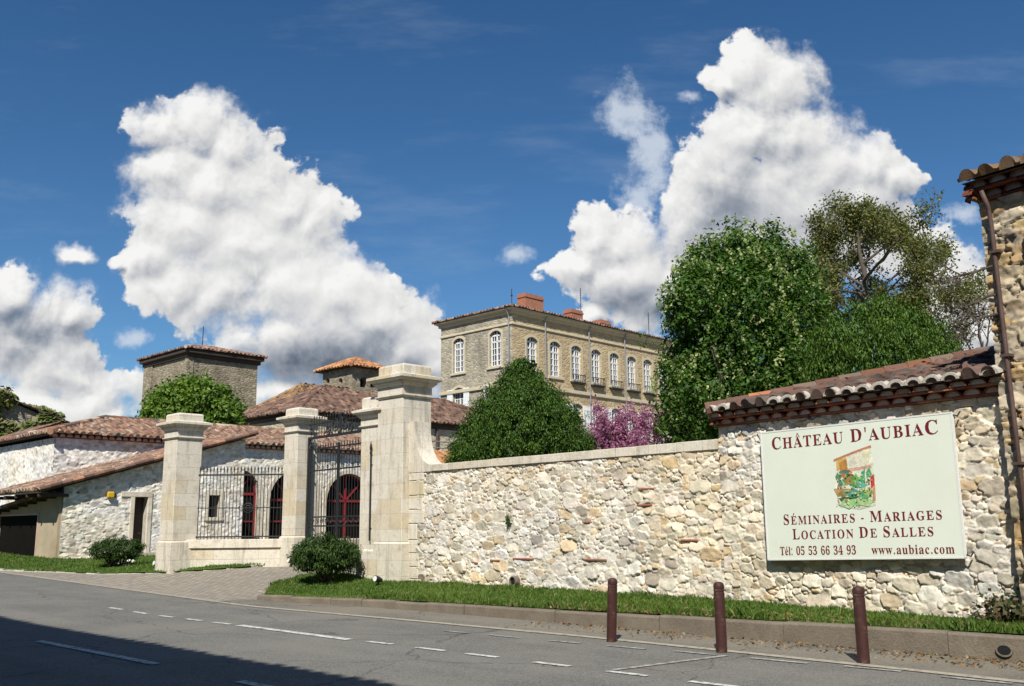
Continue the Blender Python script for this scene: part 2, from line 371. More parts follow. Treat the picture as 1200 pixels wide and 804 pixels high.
MAT['leaf'] = M_leaf('leaves'); MAT['needle'] = M_leaf('needles', .2, .6)
MAT['flower'] = M_leaf('blossom', .4, .7)
MAT['grass'] = M_leaf('grass_blades', .35, .6)
MAT['bark'] = M('bark', (.10, .08, .06), .95, .3, 6., .2, 40., .5, 40.)

# ------------------------------------------------------------------ numpy noise
def vnoise(x, y, seed):
    r = np.random.RandomState(seed); T = r.rand(256, 256)
    xi = np.floor(x).astype(int); yi = np.floor(y).astype(int); fx = x - xi; fy = y - yi
    fx = fx * fx * (3 - 2 * fx); fy = fy * fy * (3 - 2 * fy)
    a = T[xi % 256, yi % 256]; b = T[(xi + 1) % 256, yi % 256]; c = T[xi % 256, (yi + 1) % 256]; d = T[(xi + 1) % 256, (yi + 1) % 256]
    return (a * (1 - fx) + b * fx) * (1 - fy) + (c * (1 - fx) + d * fx) * fy - .5
def fbm(x, y, seed, o=4):
    s = 0; a = 1.
    for i in range(o): s = s + a * vnoise(x, y, seed + i); x = x * 2.03 + 7.1; y = y * 2.03 + 3.7; a *= .5
    return s

# ------------------------------------------------------------------ rubble masonry as real relief
STONES = [((.63, .57, .465), 30), ((.56, .49, .375), 22), ((.67, .62, .53), 20), ((.50, .40, .26), 9), ((.44, .38, .29), 9), ((.55, .41, .23), 6), ((.37, .32, .26), 4), ((.34, .29, .23), 1)]
def rubble(P, u0, u1, z0, z1, res, smin=.07, smax=.2, bulge=.035, seed=1, pal=STONES, mortar=(.69, .64, .545), skip=None, asp=1.75, mw=.004, z1f=None):
    rs = np.random.RandomState(seed)
    area = (u1 - u0) * (z1 - z0); tries = int(area / (smin * smin) * 13)
    cell = smax * 2.2; grid = {}; sd = []
    for i in range(tries):
        k = i / tries
        r = (smin + (smax - smin) * rs.rand() ** 1.7) * (1. if k < .3 else .75 if k < .5 else .5 if k < .75 else .36)
        u = u0 + rs.rand() * (u1 - u0); z = z0 + rs.rand() * (z1 - z0)
        ci, cj = int(u / asp / cell), int(z / cell); ok = True
        for a in (-1, 0, 1):
            for b in (-1, 0, 1):
                for (uu, zz, rr) in grid.get((ci + a, cj + b), ()):
                    if ((u - uu) / asp) ** 2 + (z - zz) ** 2 < ((r + rr) * .66) ** 2: ok = False; break
                if not ok: break
            if not ok: break
        if ok: grid.setdefault((ci, cj), []).append((u, z, r)); sd.append((u, z, r))
    sd = np.array(sd); n = len(sd)
    nu = max(2, int((u1 - u0) / res)); nz = max(2, int((z1 - z0) / res))
    U, Z = np.meshgrid(np.linspace(u0, u1, nu + 1), np.linspace(z0, z1, nz + 1), indexing='ij')
    if z1f is not None:
        zt = z1f(U[:, 0]); Z = z0 + (Z - z0) * ((zt - z0) / (z1 - z0))[:, None]
    wu = U + .055 * fbm(U * 5, Z * 5, seed + 50, 4); wz = Z + .05 * fbm(U * 5 + 40, Z * 5, seed + 60, 4)
    d1 = np.full(U.shape, 9.); d2 = d1.copy(); idx = np.zeros(U.shape, int)
    for k in range(n):
        u, z, r = sd[k]; m = r * 2.2 + .16
        i0 = max(0, int((u - m * asp - u0) / (u1 - u0) * nu)); i1 = min(nu + 1, int((u + m * asp - u0) / (u1 - u0) * nu) + 2)
        if z1f is None: j0 = max(0, int((z - m - z0) / (z1 - z0) * nz)); j1 = min(nz + 1, int((z + m - z0) / (z1 - z0) * nz) + 2)
        else: j0, j1 = 0, nz + 1
        if i1 <= i0 or j1 <= j0: continue
        sl_ = np.s_[i0:i1, j0:j1]
        du = np.abs(wu[sl_] - u) / asp; dz = np.abs(wz[sl_] - z)
        d = (du ** 3.2 + dz ** 3.2) ** (1 / 3.2) - .85 * r
        a, b, c = d1[sl_], d2[sl_], idx[sl_]
        near = d < a
        b[:] = np.where(near, a, np.minimum(b, d)); c[near] = k; a[:] = np.where(near, d, a)
    edge = (d2 - d1)
    smear = fbm(U * 2.3, Z * 2.3, seed + 20, 3)                      # where mortar was buttered over the stones
    st = ss(mw, mw + .018, edge + .011 * smear) * ss(.30, .20, d1)
    lev = rs.rand(n) ** 1.6; tu = rs.randn(n) * .10; tz = rs.randn(n) * .14
    ru, rz = (U - sd[idx, 0]), (Z - sd[idx, 1])
    crack = ss(.016, .0, edge) * ss(-.05, .25, fbm(U * 4, Z * 4, seed + 25, 2))
    H = st * bulge * (.2 + .8 * lev[idx]) + st * (tu[idx] * ru + tz[idx] * rz) + st * bulge * .8 * fbm(U * 9, Z * 9, seed + 70, 3) - crack * bulge * 1.4 + .28 * bulge * fbm(U * 26, Z * 26, seed + 90, 4) + (1 - st) * .010 * fbm(U * 15, Z * 15, seed + 97, 4) + .02 * fbm(U * 1.1, Z * 1.1, seed + 95, 2)
    w = np.array([p[1] for p in pal], float); w /= w.sum()
    pc = np.array([p[0] for p in pal]); ci = rs.choice(len(pal), n, p=w); mp = (pc * w[:, None]).sum(0); pc = mp * 1.03 + .78 * (pc - mp)
    sc = pc[ci] * (1 + .09 * rs.randn(n, 1)) * (1 + .012 * rs.randn(n, 3))
    mo = np.array(mortar)[None, None] * (1 + .25 * fbm(U * 3, Z * 3, seed + 30, 3))[..., None]
    sf = ss(mw * .4, mw * 2.4, edge + .011 * smear) * ss(.30, .22, d1)
    tone = 1 + .16 * fbm(U * .8, Z * .8, seed + 41, 4)[..., None] + np.array([.10, .01, -.20]) * fbm(U * .5 + 3, Z * .7, seed + 44, 3)[..., None]
    colr = tone * sc[idx] * (1 + .30 * fbm(U * 9, Z * 9, seed + 33, 4))[..., None] * sf[..., None] + mo * (1 - sf[..., None])
    V = P(U, Z, H)
    V = np.stack([np.broadcast_to(v, U.shape) for v in V], -1).reshape(-1, 3)
    I = np.arange((nu + 1) * (nz + 1)).reshape(nu + 1, nz + 1)
    Q = np.stack([I[:-1, :-1], I[1:, :-1], I[1:, 1:], I[:-1, 1:]], -1)
    if skip is not None:
        uc = (U[:-1, :-1] + U[1:, 1:]) / 2; zc = (Z[:-1, :-1] + Z[1:, 1:]) / 2
        Q = Q[~skip(uc, zc)]
    return V, Q.reshape(-1, 4), np.clip(colr.reshape(-1, 3), .01, .9)

# ------------------------------------------------------------------ canal-tile roofs as real relief
TILES = [((.27, .125, .080), 24), ((.32, .175, .115), 18), ((.215, .105, .072), 20), ((.42, .29, .20), 13), ((.16, .09, .068), 15), ((.34, .20, .12), 8), ((.48, .38, .29), 7), ((.12, .10, .085), 9)]
OLDT = [((.130, .070, .054), 30), ((.095, .060, .050), 28), ((.17, .085, .058), 18), ((.15, .115, .095), 12), ((.24, .11, .06), 4), ((.075, .065, .058), 14)]
def inpoly(x, y, poly):
    r = np.zeros(x.shape, bool); n = len(poly)
    for i in range(n):
        x1, y1 = poly[i]; x2, y2 = poly[(i + 1) % n]
        if y1 == y2: continue
        c = ((y1 > y) != (y2 > y)) & (x < (x2 - x1) * (y - y1) / (y2 - y1) + x1); r ^= c
    return r
def tiles(O, e, up, poly, pitch=.26, lap=.36, amp=.07, seed=1, ru=8, pal=TILES, sag=.0):
    O, e, up = (np.array(a, float) for a in (O, e, up)); nrm = np.cross(e, up); nrm /= np.linalg.norm(nrm)
    rs = np.random.RandomState(seed)
    us = [p[0] for p in poly]; vs = [p[1] for p in poly]; u0, u1, v0, v1 = min(us), max(us), min(vs), max(vs)
    nt = int(math.ceil((u1 - u0) / pitch)); nk = int(math.ceil((v1 - v0) / lap))
    fracs = np.arange(ru) / ru
    uu = (u0 + (np.arange(nt)[:, None] + fracs[None]) * pitch).ravel(); tp = np.repeat(np.arange(nt), ru); ph = np.tile(fracs, nt)
    vv = np.concatenate([[v0 + k * lap, v0 + (k + .985) * lap] for k in range(nk)]); kk = np.repeat(np.arange(nk), 2); fv = np.tile([0., 1.], nk)
    cover = np.abs(ph - .5) < .34
    prof = np.where(cover, np.sqrt(np.clip(1 - ((ph - .5) / .34) ** 2, 0, 1)) * amp, -.30 * amp * np.cos(np.clip((np.minimum(ph, 1 - ph)) / .16, 0, 1) * math.pi / 2))
    jit = rs.randn(nt, nk) * .010; jv = rs.randn(nt, nk) * .03
    H = prof[:, None] + (1 - fv[None]) * .028 + jit[tp][:, kk] * cover[:, None]
    V0 = vv[None] + jv[tp][:, kk] * cover[:, None] * (1 if len(vv) > 2 else 0)
    V0[:, 0] = vv[0] + (jv[tp][:, 0] * cover)
    U0 = np.broadcast_to(uu[:, None], V0.shape) + rs.randn(nt, 1)[tp] * .008
    H = H + sag * fbm(U0 * .8, V0 * .8, seed, 2)
    W = O + U0[..., None] * e + V0[..., None] * up + H[..., None] * nrm
    nu, nv = len(uu), len(vv)
    I = np.arange(nu * nv).reshape(nu, nv)
    Q = np.stack([I[:-1, :-1], I[1:, :-1], I[1:, 1:], I[:-1, 1:]], -1)
    uc = (uu[:-1] + uu[1:])[:, None] / 2 + 0 * vv[None, :-1]; vc = (vv[:-1] + vv[1:])[None] / 2 + 0 * uu[:-1, None]
    keep = inpoly(uc, vc, poly)
    w = np.array([p[1] for p in pal], float); w /= w.sum(); pc = np.array([p[0] for p in pal]); pc = (pc.mean(0) + .62 * (pc - pc.mean(0))) * [.94, 1.0, 1.04]
    def palc(n): return pc[rs.choice(len(pal), n, p=w)] * (1 + .09 * rs.randn(n, 1))
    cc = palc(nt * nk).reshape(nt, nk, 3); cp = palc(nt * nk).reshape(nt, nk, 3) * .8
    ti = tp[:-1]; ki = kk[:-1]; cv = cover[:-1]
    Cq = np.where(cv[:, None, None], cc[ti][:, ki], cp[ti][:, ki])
    # scalloped front edge down to the roof bed
    F2 = []; V2 = []; C2 = []
    base = O - nrm * .05 + v0 * up
    for i in range(nu - 1):
        if not keep[i, 0]: continue
        a, b = W[i, 0], W[i + 1, 0]; n0 = nu * nv + len(V2)
        a2 = O + uu[i] * e + (v0 + .02) * up - nrm * .03; b2 = O + uu[i + 1] * e + (v0 + .02) * up - nrm * .03
        V2 += [a, b, b2, a2]; F2.append((n0, n0 + 3, n0 + 2, n0 + 1)); C2.append(Cq[i, 0])
    V = W.reshape(-1, 3); Q = Q[keep]; Cf = Cq[keep]
    if V2: V = np.concatenate([V, np.array(V2)]); Q = np.concatenate([Q, np.array(F2)]); Cf = np.concatenate([Cf, np.array(C2)])
    return V, Q, np.clip(Cf, .01, .9)
def cat(parts):
    V = []; F = []; C = []; n = 0
    for v, f, c in parts: V.append(v); F.append(f + n); C.append(c); n += len(v)
    return np.concatenate(V), np.concatenate(F), np.concatenate(C)
def ridge(mb, a, b, r=.11, seed=0, pal=TILES):
    a = np.array(a, float); b = np.array(b, float); L = np.linalg.norm(b - a); n = max(1, int(L / .38)); rs = np.random.RandomState(seed + 5)
    for i in range(n):
        p = a + (b - a) * i / n; q = a + (b - a) * (i + 1.08) / n
        c = np.array(pal[rs.randint(len(pal))][0]) * (1 + .1 * rs.randn())
        mb.tube([p, q], [r * 1.05, r * .92], 8, tuple(np.clip(c, .02, .9)))
def hip_roof(x0, x1, y0, y1, z, tan, ov=.4, pitch=.27, ru=6, seed=3, pal=TILES, ridge_r=.12, lap=.36):
    """hipped roof of canal tiles over a rectangle; returns tiles, ridge tiles, bed"""
    x0 -= ov; x1 += ov; y0 -= ov; y1 += ov; w = x1 - x0; d = y1 - y0; h = min(w, d) / 2; hz = h * tan
    sl_ = math.sqrt(1 + tan * tan); c_ = 1 / sl_; s_ = tan / sl_; H = h * sl_
    if w >= d: R0 = (x0 + h, y0 + d / 2, z + hz); R1 = (x1 - h, y0 + d / 2, z + hz)
    else: R0 = (x0 + w / 2, y0 + h, z + hz); R1 = (x0 + w / 2, y1 - h, z + hz)
    def side(O, e, up, L): return tiles(O, e, up, [(0, 0), (L, 0), (L - h, H), (h, H)] if L > 2 * h + .01 else [(0, 0), (L, 0), (L / 2, H)], pitch, lap, pitch * .27, seed, ru, pal)
    parts = [side((x0, y0, z), (1, 0, 0), (0, c_, s_), w), side((x1, y0, z), (0, 1, 0), (-c_, 0, s_), d), side((x1, y1, z), (-1, 0, 0), (0, -c_, s_), w), side((x0, y1, z), (0, -1, 0), (c_, 0, s_), d)]
    mb = MB(); A, B, C, D = (x0, y0, z + .02), (x1, y0, z + .02), (x1, y1, z + .02), (x0, y1, z + .02)
    if w >= d: prs = [(A, R0), (D, R0), (B, R1), (C, R1), (R0, R1)]
    else: prs = [(A, R0), (B, R0), (C, R1), (D, R1), (R0, R1)]
    for i, (p, q) in enumerate(prs):
        if np.linalg.norm(np.array(p) - np.array(q)) > .3: ridge(mb, p, q, ridge_r, seed + i, pal)
    bed = MB(); e_ = .06
    bed.add([(x0 + e_, y0 + e_, z - .05), (x1 - e_, y0 + e_, z - .05), (x1 - e_, y1 - e_, z - .05), (x0 + e_, y1 - e_, z - .05), (R0[0], R0[1], R0[2] - .08), (R1[0], R1[1], R1[2] - .08)],
            [(3, 2, 1, 0)] + ([(0, 1, 5, 4), (1, 2, 5), (2, 3, 4, 5), (3, 0, 4)] if w >= d else [(0, 1, 4), (1, 2, 5, 4), (2, 3, 5), (3, 0, 4, 5)]), (.2, .12, .09))
    return cat(parts), mb, bed
def add_hip(parent, *a, **k):
    T, rg, bed = hip_roof(*a, **k)
    o = mesh('roof', T[0], T[1], MAT['tile'], parent, col=T[2])
    rg.build('ridge_tiles', MAT['tile'], o); bed.build('roof_bed', MAT['wood_dark'], o)
    return o

# ------------------------------------------------------------------ walls with openings
def arch(ua, ub, za, zb, rise, n=12):
    if rise <= 0: return [(ua, za), (ub, za), (ub, zb), (ua, zb)]
    w = (ub - ua) / 2; c = (ua + ub) / 2
    R = (w * w + rise * rise) / (2 * rise); cz = zb - R; a0 = math.asin(min(1, w / R))
    if rise > w: a0 = math.pi - a0
    pts = [(ua, za), (ub, za)]
    for i in range(n + 1):
        q = a0 - 2 * a0 * i / n; pts.append((c + R * math.sin(q), cz + R * math.cos(q)))
    return pts
def wall_open(mb, f, outer, holes, depth, c=(1, 1, 1), rc=None):
    """flat wall face through f(u, z, d) with holes and their reveals going in by depth"""
    loops = [[Vector((u, z, 0)) for u, z in outer]] + [[Vector((u, z, 0)) for u, z in h] for h in holes]
    pts = [p for l in loops for p in l]; tr = tessellate_polygon(loops)
    V = [f(p.x, p.y, 0.) for p in pts]; mb.add(V, [tuple(t) for t in tr], c)
    for h in holes:
        n = len(h); V = [f(u, z, 0.) for u, z in h] + [f(u, z, -depth) for u, z in h]
        mb.add(V, [(i, (i + 1) % n, n + (i + 1) % n, n + i) for i in range(n)], rc or c)

# ================================================================== GROUND, ROAD, KERBS, LAWNS
def asphalt(name, base, sandy, k):
    m, nt, b = new_mat(name); t = nt.nodes.new('ShaderNodeTexCoord').outputs['Object']
    n1 = nd(nt, 'ShaderNodeTexNoise', ins={'Vector': t, 'Scale': .55, 'Detail': 6., 'Roughness': .6}).outputs[0]
    st = nd(nt, 'ShaderNodeVectorMath', operation='MULTIPLY', ins={0: t, 1: (.12, 1.6, 1)}).outputs[0]
    n4 = nd(nt, 'ShaderNodeTexNoise', ins={'Vector': st, 'Scale': 1., 'Detail': 4.}).outputs[0]
    n2 = nd(nt, 'ShaderNodeTexVoronoi', ins={'Vector': t, 'Scale': 75.}); n3 = nd(nt, 'ShaderNodeTexNoise', ins={'Vector': t, 'Scale': 28., 'Detail': 5., 'Roughness': .7}).outputs[0]
    sp = nd(nt, 'ShaderNodeSeparateColor', ins={0: n2.outputs['Color']}).outputs[0]
    f = mth(nt, 'MULTIPLY_ADD', sp, .75, .60); f = mth(nt, 'MULTIPLY_ADD', mth(nt, 'SUBTRACT', n1, .5), .5, f); f = mth(nt, 'MULTIPLY_ADD', mth(nt, 'SUBTRACT', n4, .5), .55, f); f = mth(nt, 'MULTIPLY_ADD', mth(nt, 'SUBTRACT', n3, .5), .6, f)
    c = nd(nt, 'ShaderNodeVectorMath', operation='SCALE', ins={0: base}); nt.links.new(f, c.inputs['Scale'])
    out = mixc(nt, mth(nt, 'MULTIPLY', sstep(nt, n1, .42, .68), k), c.outputs[0], sandy)
    vc = nd(nt, 'ShaderNodeTexVoronoi', feature='DISTANCE_TO_EDGE', ins={'Vector': nd(nt, 'ShaderNodeVectorMath', operation='MULTIPLY_ADD', ins={0: nd(nt, 'ShaderNodeTexNoise', ins={'Vector': t, 'Scale': 1.3, 'Detail': 5.}).outputs['Color'], 1: (1.2, 1.2, 0), 2: t}).outputs[0], 'Scale': .28})
    out = mixc(nt, sstep(nt, vc.outputs['Distance'], .007, .002, 0., .55), out, (.035, .034, .033))
    nt.links.new(out, b.inputs['Base Color']); b.inputs['Roughness'].default_value = .85; b.inputs['Specular IOR Level'].default_value = .25
    bu = nd(nt, 'ShaderNodeBump', ins={'Height': mth(nt, 'ADD', n2.outputs['Distance'], n3), 'Strength': .5, 'Distance': .008}); nt.links.new(bu.outputs[0], b.inputs['Normal'])
    return m
MAT['asphalt'] = asphalt('asphalt', (.156, .151, .137), (.182, .172, .148), .55)
MAT['gutter'] = asphalt('sandy_asphalt', (.165, .152, .128), (.20, .175, .135), .7)
MAT['soil'] = M('courtyard_ground', (.20, .17, .12), .95, .3, .8, .2, 25., .4, 30.)
MAT['turf'] = M('turf', (.060, .11, .018), .95, .35, 2.0, .35, 30., .7, 60., spec=.1, stain=((.12, .13, .03), .9, .5, .75, .5))
MAT['kerb'] = M('kerb_concrete', (.165, .138, .105), .93, .3, 2.5, .22, 30., .6, 40., stain=((.12, .09, .06), 1.3, .5, .7, .6))
MAT['kerb_pale'] = M('pale_kerb', (.42, .39, .33), .93, .3, 2.5, .2, 30., .6, 40.)
def M_pavers():
    m, nt, b = new_mat('pavers'); t = nt.nodes.new('ShaderNodeTexCoord').outputs['Object']
    br = nd(nt, 'ShaderNodeTexBrick', ins={'Vector': t, 'Scale': 1., 'Mortar Size': .012, 'Mortar Smooth': .4, 'Brick Width': .24, 'Row Height': .12, 'Color1': (.22, .195, .16, 1), 'Color2': (.29, .26, .215, 1), 'Mortar': (.09, .075, .055, 1)})
    n1 = nd(nt, 'ShaderNodeTexNoise', ins={'Vector': t, 'Scale': 1.2, 'Detail': 6., 'Roughness': .65}).outputs[0]
    out = mixc(nt, sstep(nt, n1, .45, .7, 0., .5), br.outputs[0], (.26, .22, .16))
    nt.links.new(out, b.inputs['Base Color']); b.inputs['Roughness'].default_value = .9
    bu = nd(nt, 'ShaderNodeBump', invert=True, ins={'Height': br.outputs['Fac'], 'Strength': .6, 'Distance': .01}); nt.links.new(bu.outputs[0], b.inputs['Normal'])
    return m
MAT['pavers'] = M_pavers()
def M_paint(name, c, lo, hi):
    m, nt, b = new_mat(name); t = nt.nodes.new('ShaderNodeTexCoord').outputs['Object']
    n1 = nd(nt, 'ShaderNodeTexNoise', ins={'Vector': t, 'Scale': 9., 'Detail': 8., 'Roughness': .75}).outputs[0]
    nt.links.new(mixc(nt, sstep(nt, n1, lo, hi), c, (.15, .145, .135)), b.inputs['Base Color']); b.inputs['Roughness'].default_value = .8
    return m
MAT['paint'] = M_paint('road_paint', (.56, .56, .52), .46, .62)
MAT['paint_worn'] = M_paint('worn_road_paint', (.40, .39, .35), .38, .60)
MAT['paint_edge'] = M_paint('dusty_edge_line', (.36, .32, .25), .45, .68)

def loft(A, B, n, m, dz=0., follow=True):
    """sheet between two frame polylines (x, y) resampled to n columns, m rows, laid on the terrain"""
    def rsmp(L):
        L = np.array(L, float); d = np.concatenate([[0], np.cumsum(np.linalg.norm(np.diff(L[:, :2], axis=0), axis=1))]); t = np.linspace(0, d[-1], n + 1)
        return np.stack([np.interp(t, d, L[:, i]) for i in range(2)], -1)
    a, b = rsmp(A), rsmp(B); w = np.linspace(0, 1, m + 1)[None, :, None]
    XY = a[:, None] * (1 - w) + b[:, None] * w
    Z = hgt(XY[..., 0], XY[..., 1]) + dz
    V = np.concatenate([XY, Z[..., None]], -1).reshape(-1, 3)
    I = np.arange((n + 1) * (m + 1)).reshape(n + 1, m + 1)
    return V, np.stack([I[:-1, :-1], I[1:, :-1], I[1:, 1:], I[:-1, 1:]], -1).reshape(-1, 4)
def sheet(name, V, F, mat, kind='structure', label=None):
    o = mesh(name, V, F, mat); return tag(o, kind=kind, label=label)
# one sheet to the horizon
gx = np.concatenate([[-3000, -1200, -500, -200, -110], np.arange(-80, 31, 1.), [45, 80, 200, 600, 2500]])
gy = np.concatenate([[-2500, -800, -200, -60, -20, -6, 0, 4, 8], np.arange(10, 12.3, .5), [12.395, 12.405], np.arange(12.5, 40, .5), [45, 60, 90, 150, 300, 800, 3000]])
GX, GY = np.meshgrid(gx, gy, indexing='ij')
GV = np.stack([GX, GY, hgt(GX, GY) - .06], -1).reshape(-1, 3); I = np.arange(GX.size).reshape(GX.shape)
sheet('ground', GV, np.stack([I[:-1, :-1], I[1:, :-1], I[1:, 1:], I[:-1, 1:]], -1).reshape(-1, 4), MAT['soil'])
EDGE = [(-90, 10.95), (-19, 10.85), (-13, 11.02), (-9, 11.05), (-6.5, 10.95), (-4.5, 10.85), (-3, 10.75), (20, 10.7)]
V, F = loft([(-90, 1.0), (20, 1.0)], EDGE, 220, 24, .0); sheet('road', V, F, MAT['asphalt'])
V, F = loft([(-90, -1.2), (20, -1.2)], [(-90, 1.0), (20, 1.0)], 110, 2, .0); sheet('near_pavement', V, F, MAT['gutter'])
KX = [-3.0, -4.2, -5.7, -7.57, -9.7, -12.3, -14.8, -16.3, -17.6, -18.6, -19.3]; KY = [12.26, 12.26, 12.28, 12.28, 12.29, 12.34, 12.36, 12.26, 12.08, 11.85, 11.72]
KERB = [(20, 12.25)] + list(zip(KX, KY))
V, F = loft([(20, 10.7)] + EDGE[::-1][1:-1] + [(-19.6, 10.87)], KERB + [(-19.6, 11.5)], 200, 6, .004); sheet('gutter', V, F, MAT['gutter'])
V, F = loft([(-90, 10.955), (-18.0, 10.86)], [(-90, 17.5), (-36, 17.5), (-18.0, 17.5)], 260, 40, -.012); sheet('paved_drive', V, F, MAT['pavers'])
# road markings
def strip(L, w, mat, name, dz=.009):
    V = []; F = []
    for (xa, ya, xb, yb, ww) in L:
        d = np.array([xb - xa, yb - ya]); l = np.linalg.norm(d); d /= l; nn = np.array([-d[1], d[0]]) * (ww or w) / 2; k = max(1, int(l / .5))
        for i in range(k + 1):
            p = np.array([xa, ya]) + d * l * i / k
            for sgn in (-1, 1):
                q = p + nn * sgn; V.append((q[0], q[1], float(hgt(q[0], q[1])) + dz))
        b = len(V) - 2 * (k + 1)
        F += [(b + 2 * i, b + 2 * i + 2, b + 2 * i + 3, b + 2 * i + 1) for i in range(k)]
    tag(mesh(name, V, F, mat), kind='structure')
strip([(-x, 5.58, -x + 3.7, 5.6, .13) for x in np.arange(3.0, 60, 5.65) + .8], .13, MAT['paint'], 'centre_line')
strip([(-14.8, 8.68, -11.65, 8.62, .15)], .15, MAT['paint'], 'lane_line')
strip([(-x, 8.66, -x + .55, 8.67, .1) for x in (19.8, 18.7, 17.6, 16.6, 15.6, 11.27, 10.2, 9.22, 8.05, 6.95, 5.86, 4.75, 3.6)], .1, MAT['paint'], 'lane_dashes')
strip([(-11.45, 10.28, -10.95, 10.3, .09), (-10.5, 10.33, -9.9, 10.35, .09), (-9.35, 10.38, -8.8, 10.4, .09), (-8.35, 10.45, -7.75, 10.47, .09), (-7.35, 10.55, -6.75, 10.58, .09), (-6.28, 10.6, -5.55, 10.62, .09), (-5.15, 10.68, -4.5, 10.7, .09), (-4.05, 10.62, -3.35, 10.62, .09), (-6.95, 8.75, -6.62, 10.6, .09)], .09, MAT['paint_worn'], 'parking_bay_lines')
ed = EDGE[1:-1]; strip([(ed[i][0], ed[i][1] + .02, ed[i + 1][0] - .003, ed[i + 1][1] + .02, .16) for i in range(len(ed) - 1)] + [(-60, 10.97, -19.003, 10.87, .14)], .16, MAT['paint_edge'], 'edge_line')
# kerb: separate stones with a weathered nosing
def kerb(name, L, w, hf, mat, seed=1, slen=1.0, out=1):
    L = np.array(L, float); d = np.concatenate([[0], np.cumsum(np.linalg.norm(np.diff(L, axis=0), axis=1))]); rs = np.random.RandomState(seed); mb = MB(); t = 0.
    while t < d[-1] - .05:
        e = min(d[-1], t + slen * (.85 + .3 * rs.rand())); a = np.array([np.interp(t + .004, d, L[:, i]) for i in (0, 1)]); b = np.array([np.interp(e - .004, d, L[:, i]) for i in (0, 1)])
        q = (b - a) / np.linalg.norm(b - a); n = np.array([-q[1], q[0]]) * out; z0 = float(hgt(a[0] - n[0] * .3, a[1] - n[1] * .3)) - .05; jz = rs.randn() * .008; js = rs.randn() * .01
        h0, h1 = hf(a[0]) + jz, hf(b[0]) + jz + rs.randn() * .005; g0 = z0 + .05; ch = .03
        prof = lambda p, h: [(p[0] + n[0] * js, p[1] + n[1] * js, z0), (p[0] + n[0] * (js + .005), p[1] + n[1] * (js + .005), g0 + h - ch), (p[0] + n[0] * (js + ch), p[1] + n[1] * (js + ch), g0 + h), (p[0] + n[0] * w, p[1] + n[1] * w, g0 + h), (p[0] + n[0] * w, p[1] + n[1] * w, z0)]
        A, B = prof(a, h0), prof(b, h1); mb.add(A + B, [(i, i + 5, (i + 1) % 5 + 5, (i + 1) % 5) for i in range(5)] + [(4, 3, 2, 1, 0), (5, 6, 7, 8, 9)]); t = e
    return tag(mb.build(name, mat), kind='structure')
kerb('kerb', KERB[::-1], .16, lambda x: float(np.interp(-x, [3, 4, 6, 9, 12, 19.4], [.31, .30, .28, .24, .20, .115])), MAT['kerb'], 3, 1.05, 1)
# lawns
WA, WB = np.array([-17.7, 14.78]), np.array([-8.91, 14.36])
W2D = np.array([.9859, -.1674]); W2N = np.array([-.1674, -.9859])
P1 = lambda u, z, d: (WA[0] + (WB - WA)[0] / 8.80 * u - .0477 * d, WA[1] + (WB - WA)[1] / 8.80 * u - .9989 * d, z)
P2 = lambda p, z, d: (WB[0] + W2D[0] * p + W2N[0] * d, WB[1] + W2D[1] * p + W2N[1] * d, z)
back = [P2(14, 0, -.1)[:2], P2(5.2, 0, -.1)[:2], (-8.91, 14.5), (-17.6, 14.9), (-19.5, 15.0), (-20.6, 14.9), (-21.2, 14.2), (-20.6, 12.9)]
kin = [(x, y + .155) for x, y in KERB[:-3]] + [(-17.55, 12.22), (-18.5, 11.98), (-19.3, 11.86)]
LR = loft(kin, back, 220, 10, .012); tag(mesh('lawn', *LR, MAT['turf']), kind='structure')
lf = [hit(u, v)[:2] for u, v in [(-60, 666), (0, 668.5), (60, 670.5), (120, 673), (190, 672.5), (240, 669.5), (290, 666), (345, 662)]]
lb = [(-50, 13.95), (-38.5, 13.95), (-36.6, 14.2), (-34.5, 16.5), (-28.5, 16.2), (-25.5, 13.05), (-24.4, 14.2), (-23.0, 15.2)]
LL = loft(lf, lb, 160, 8, .03); tag(mesh('lawn', *LL, MAT['turf']), kind='structure')
kerb('kerb', lf, .12, lambda x: .07, MAT['kerb_pale'], 8, .6, 1)
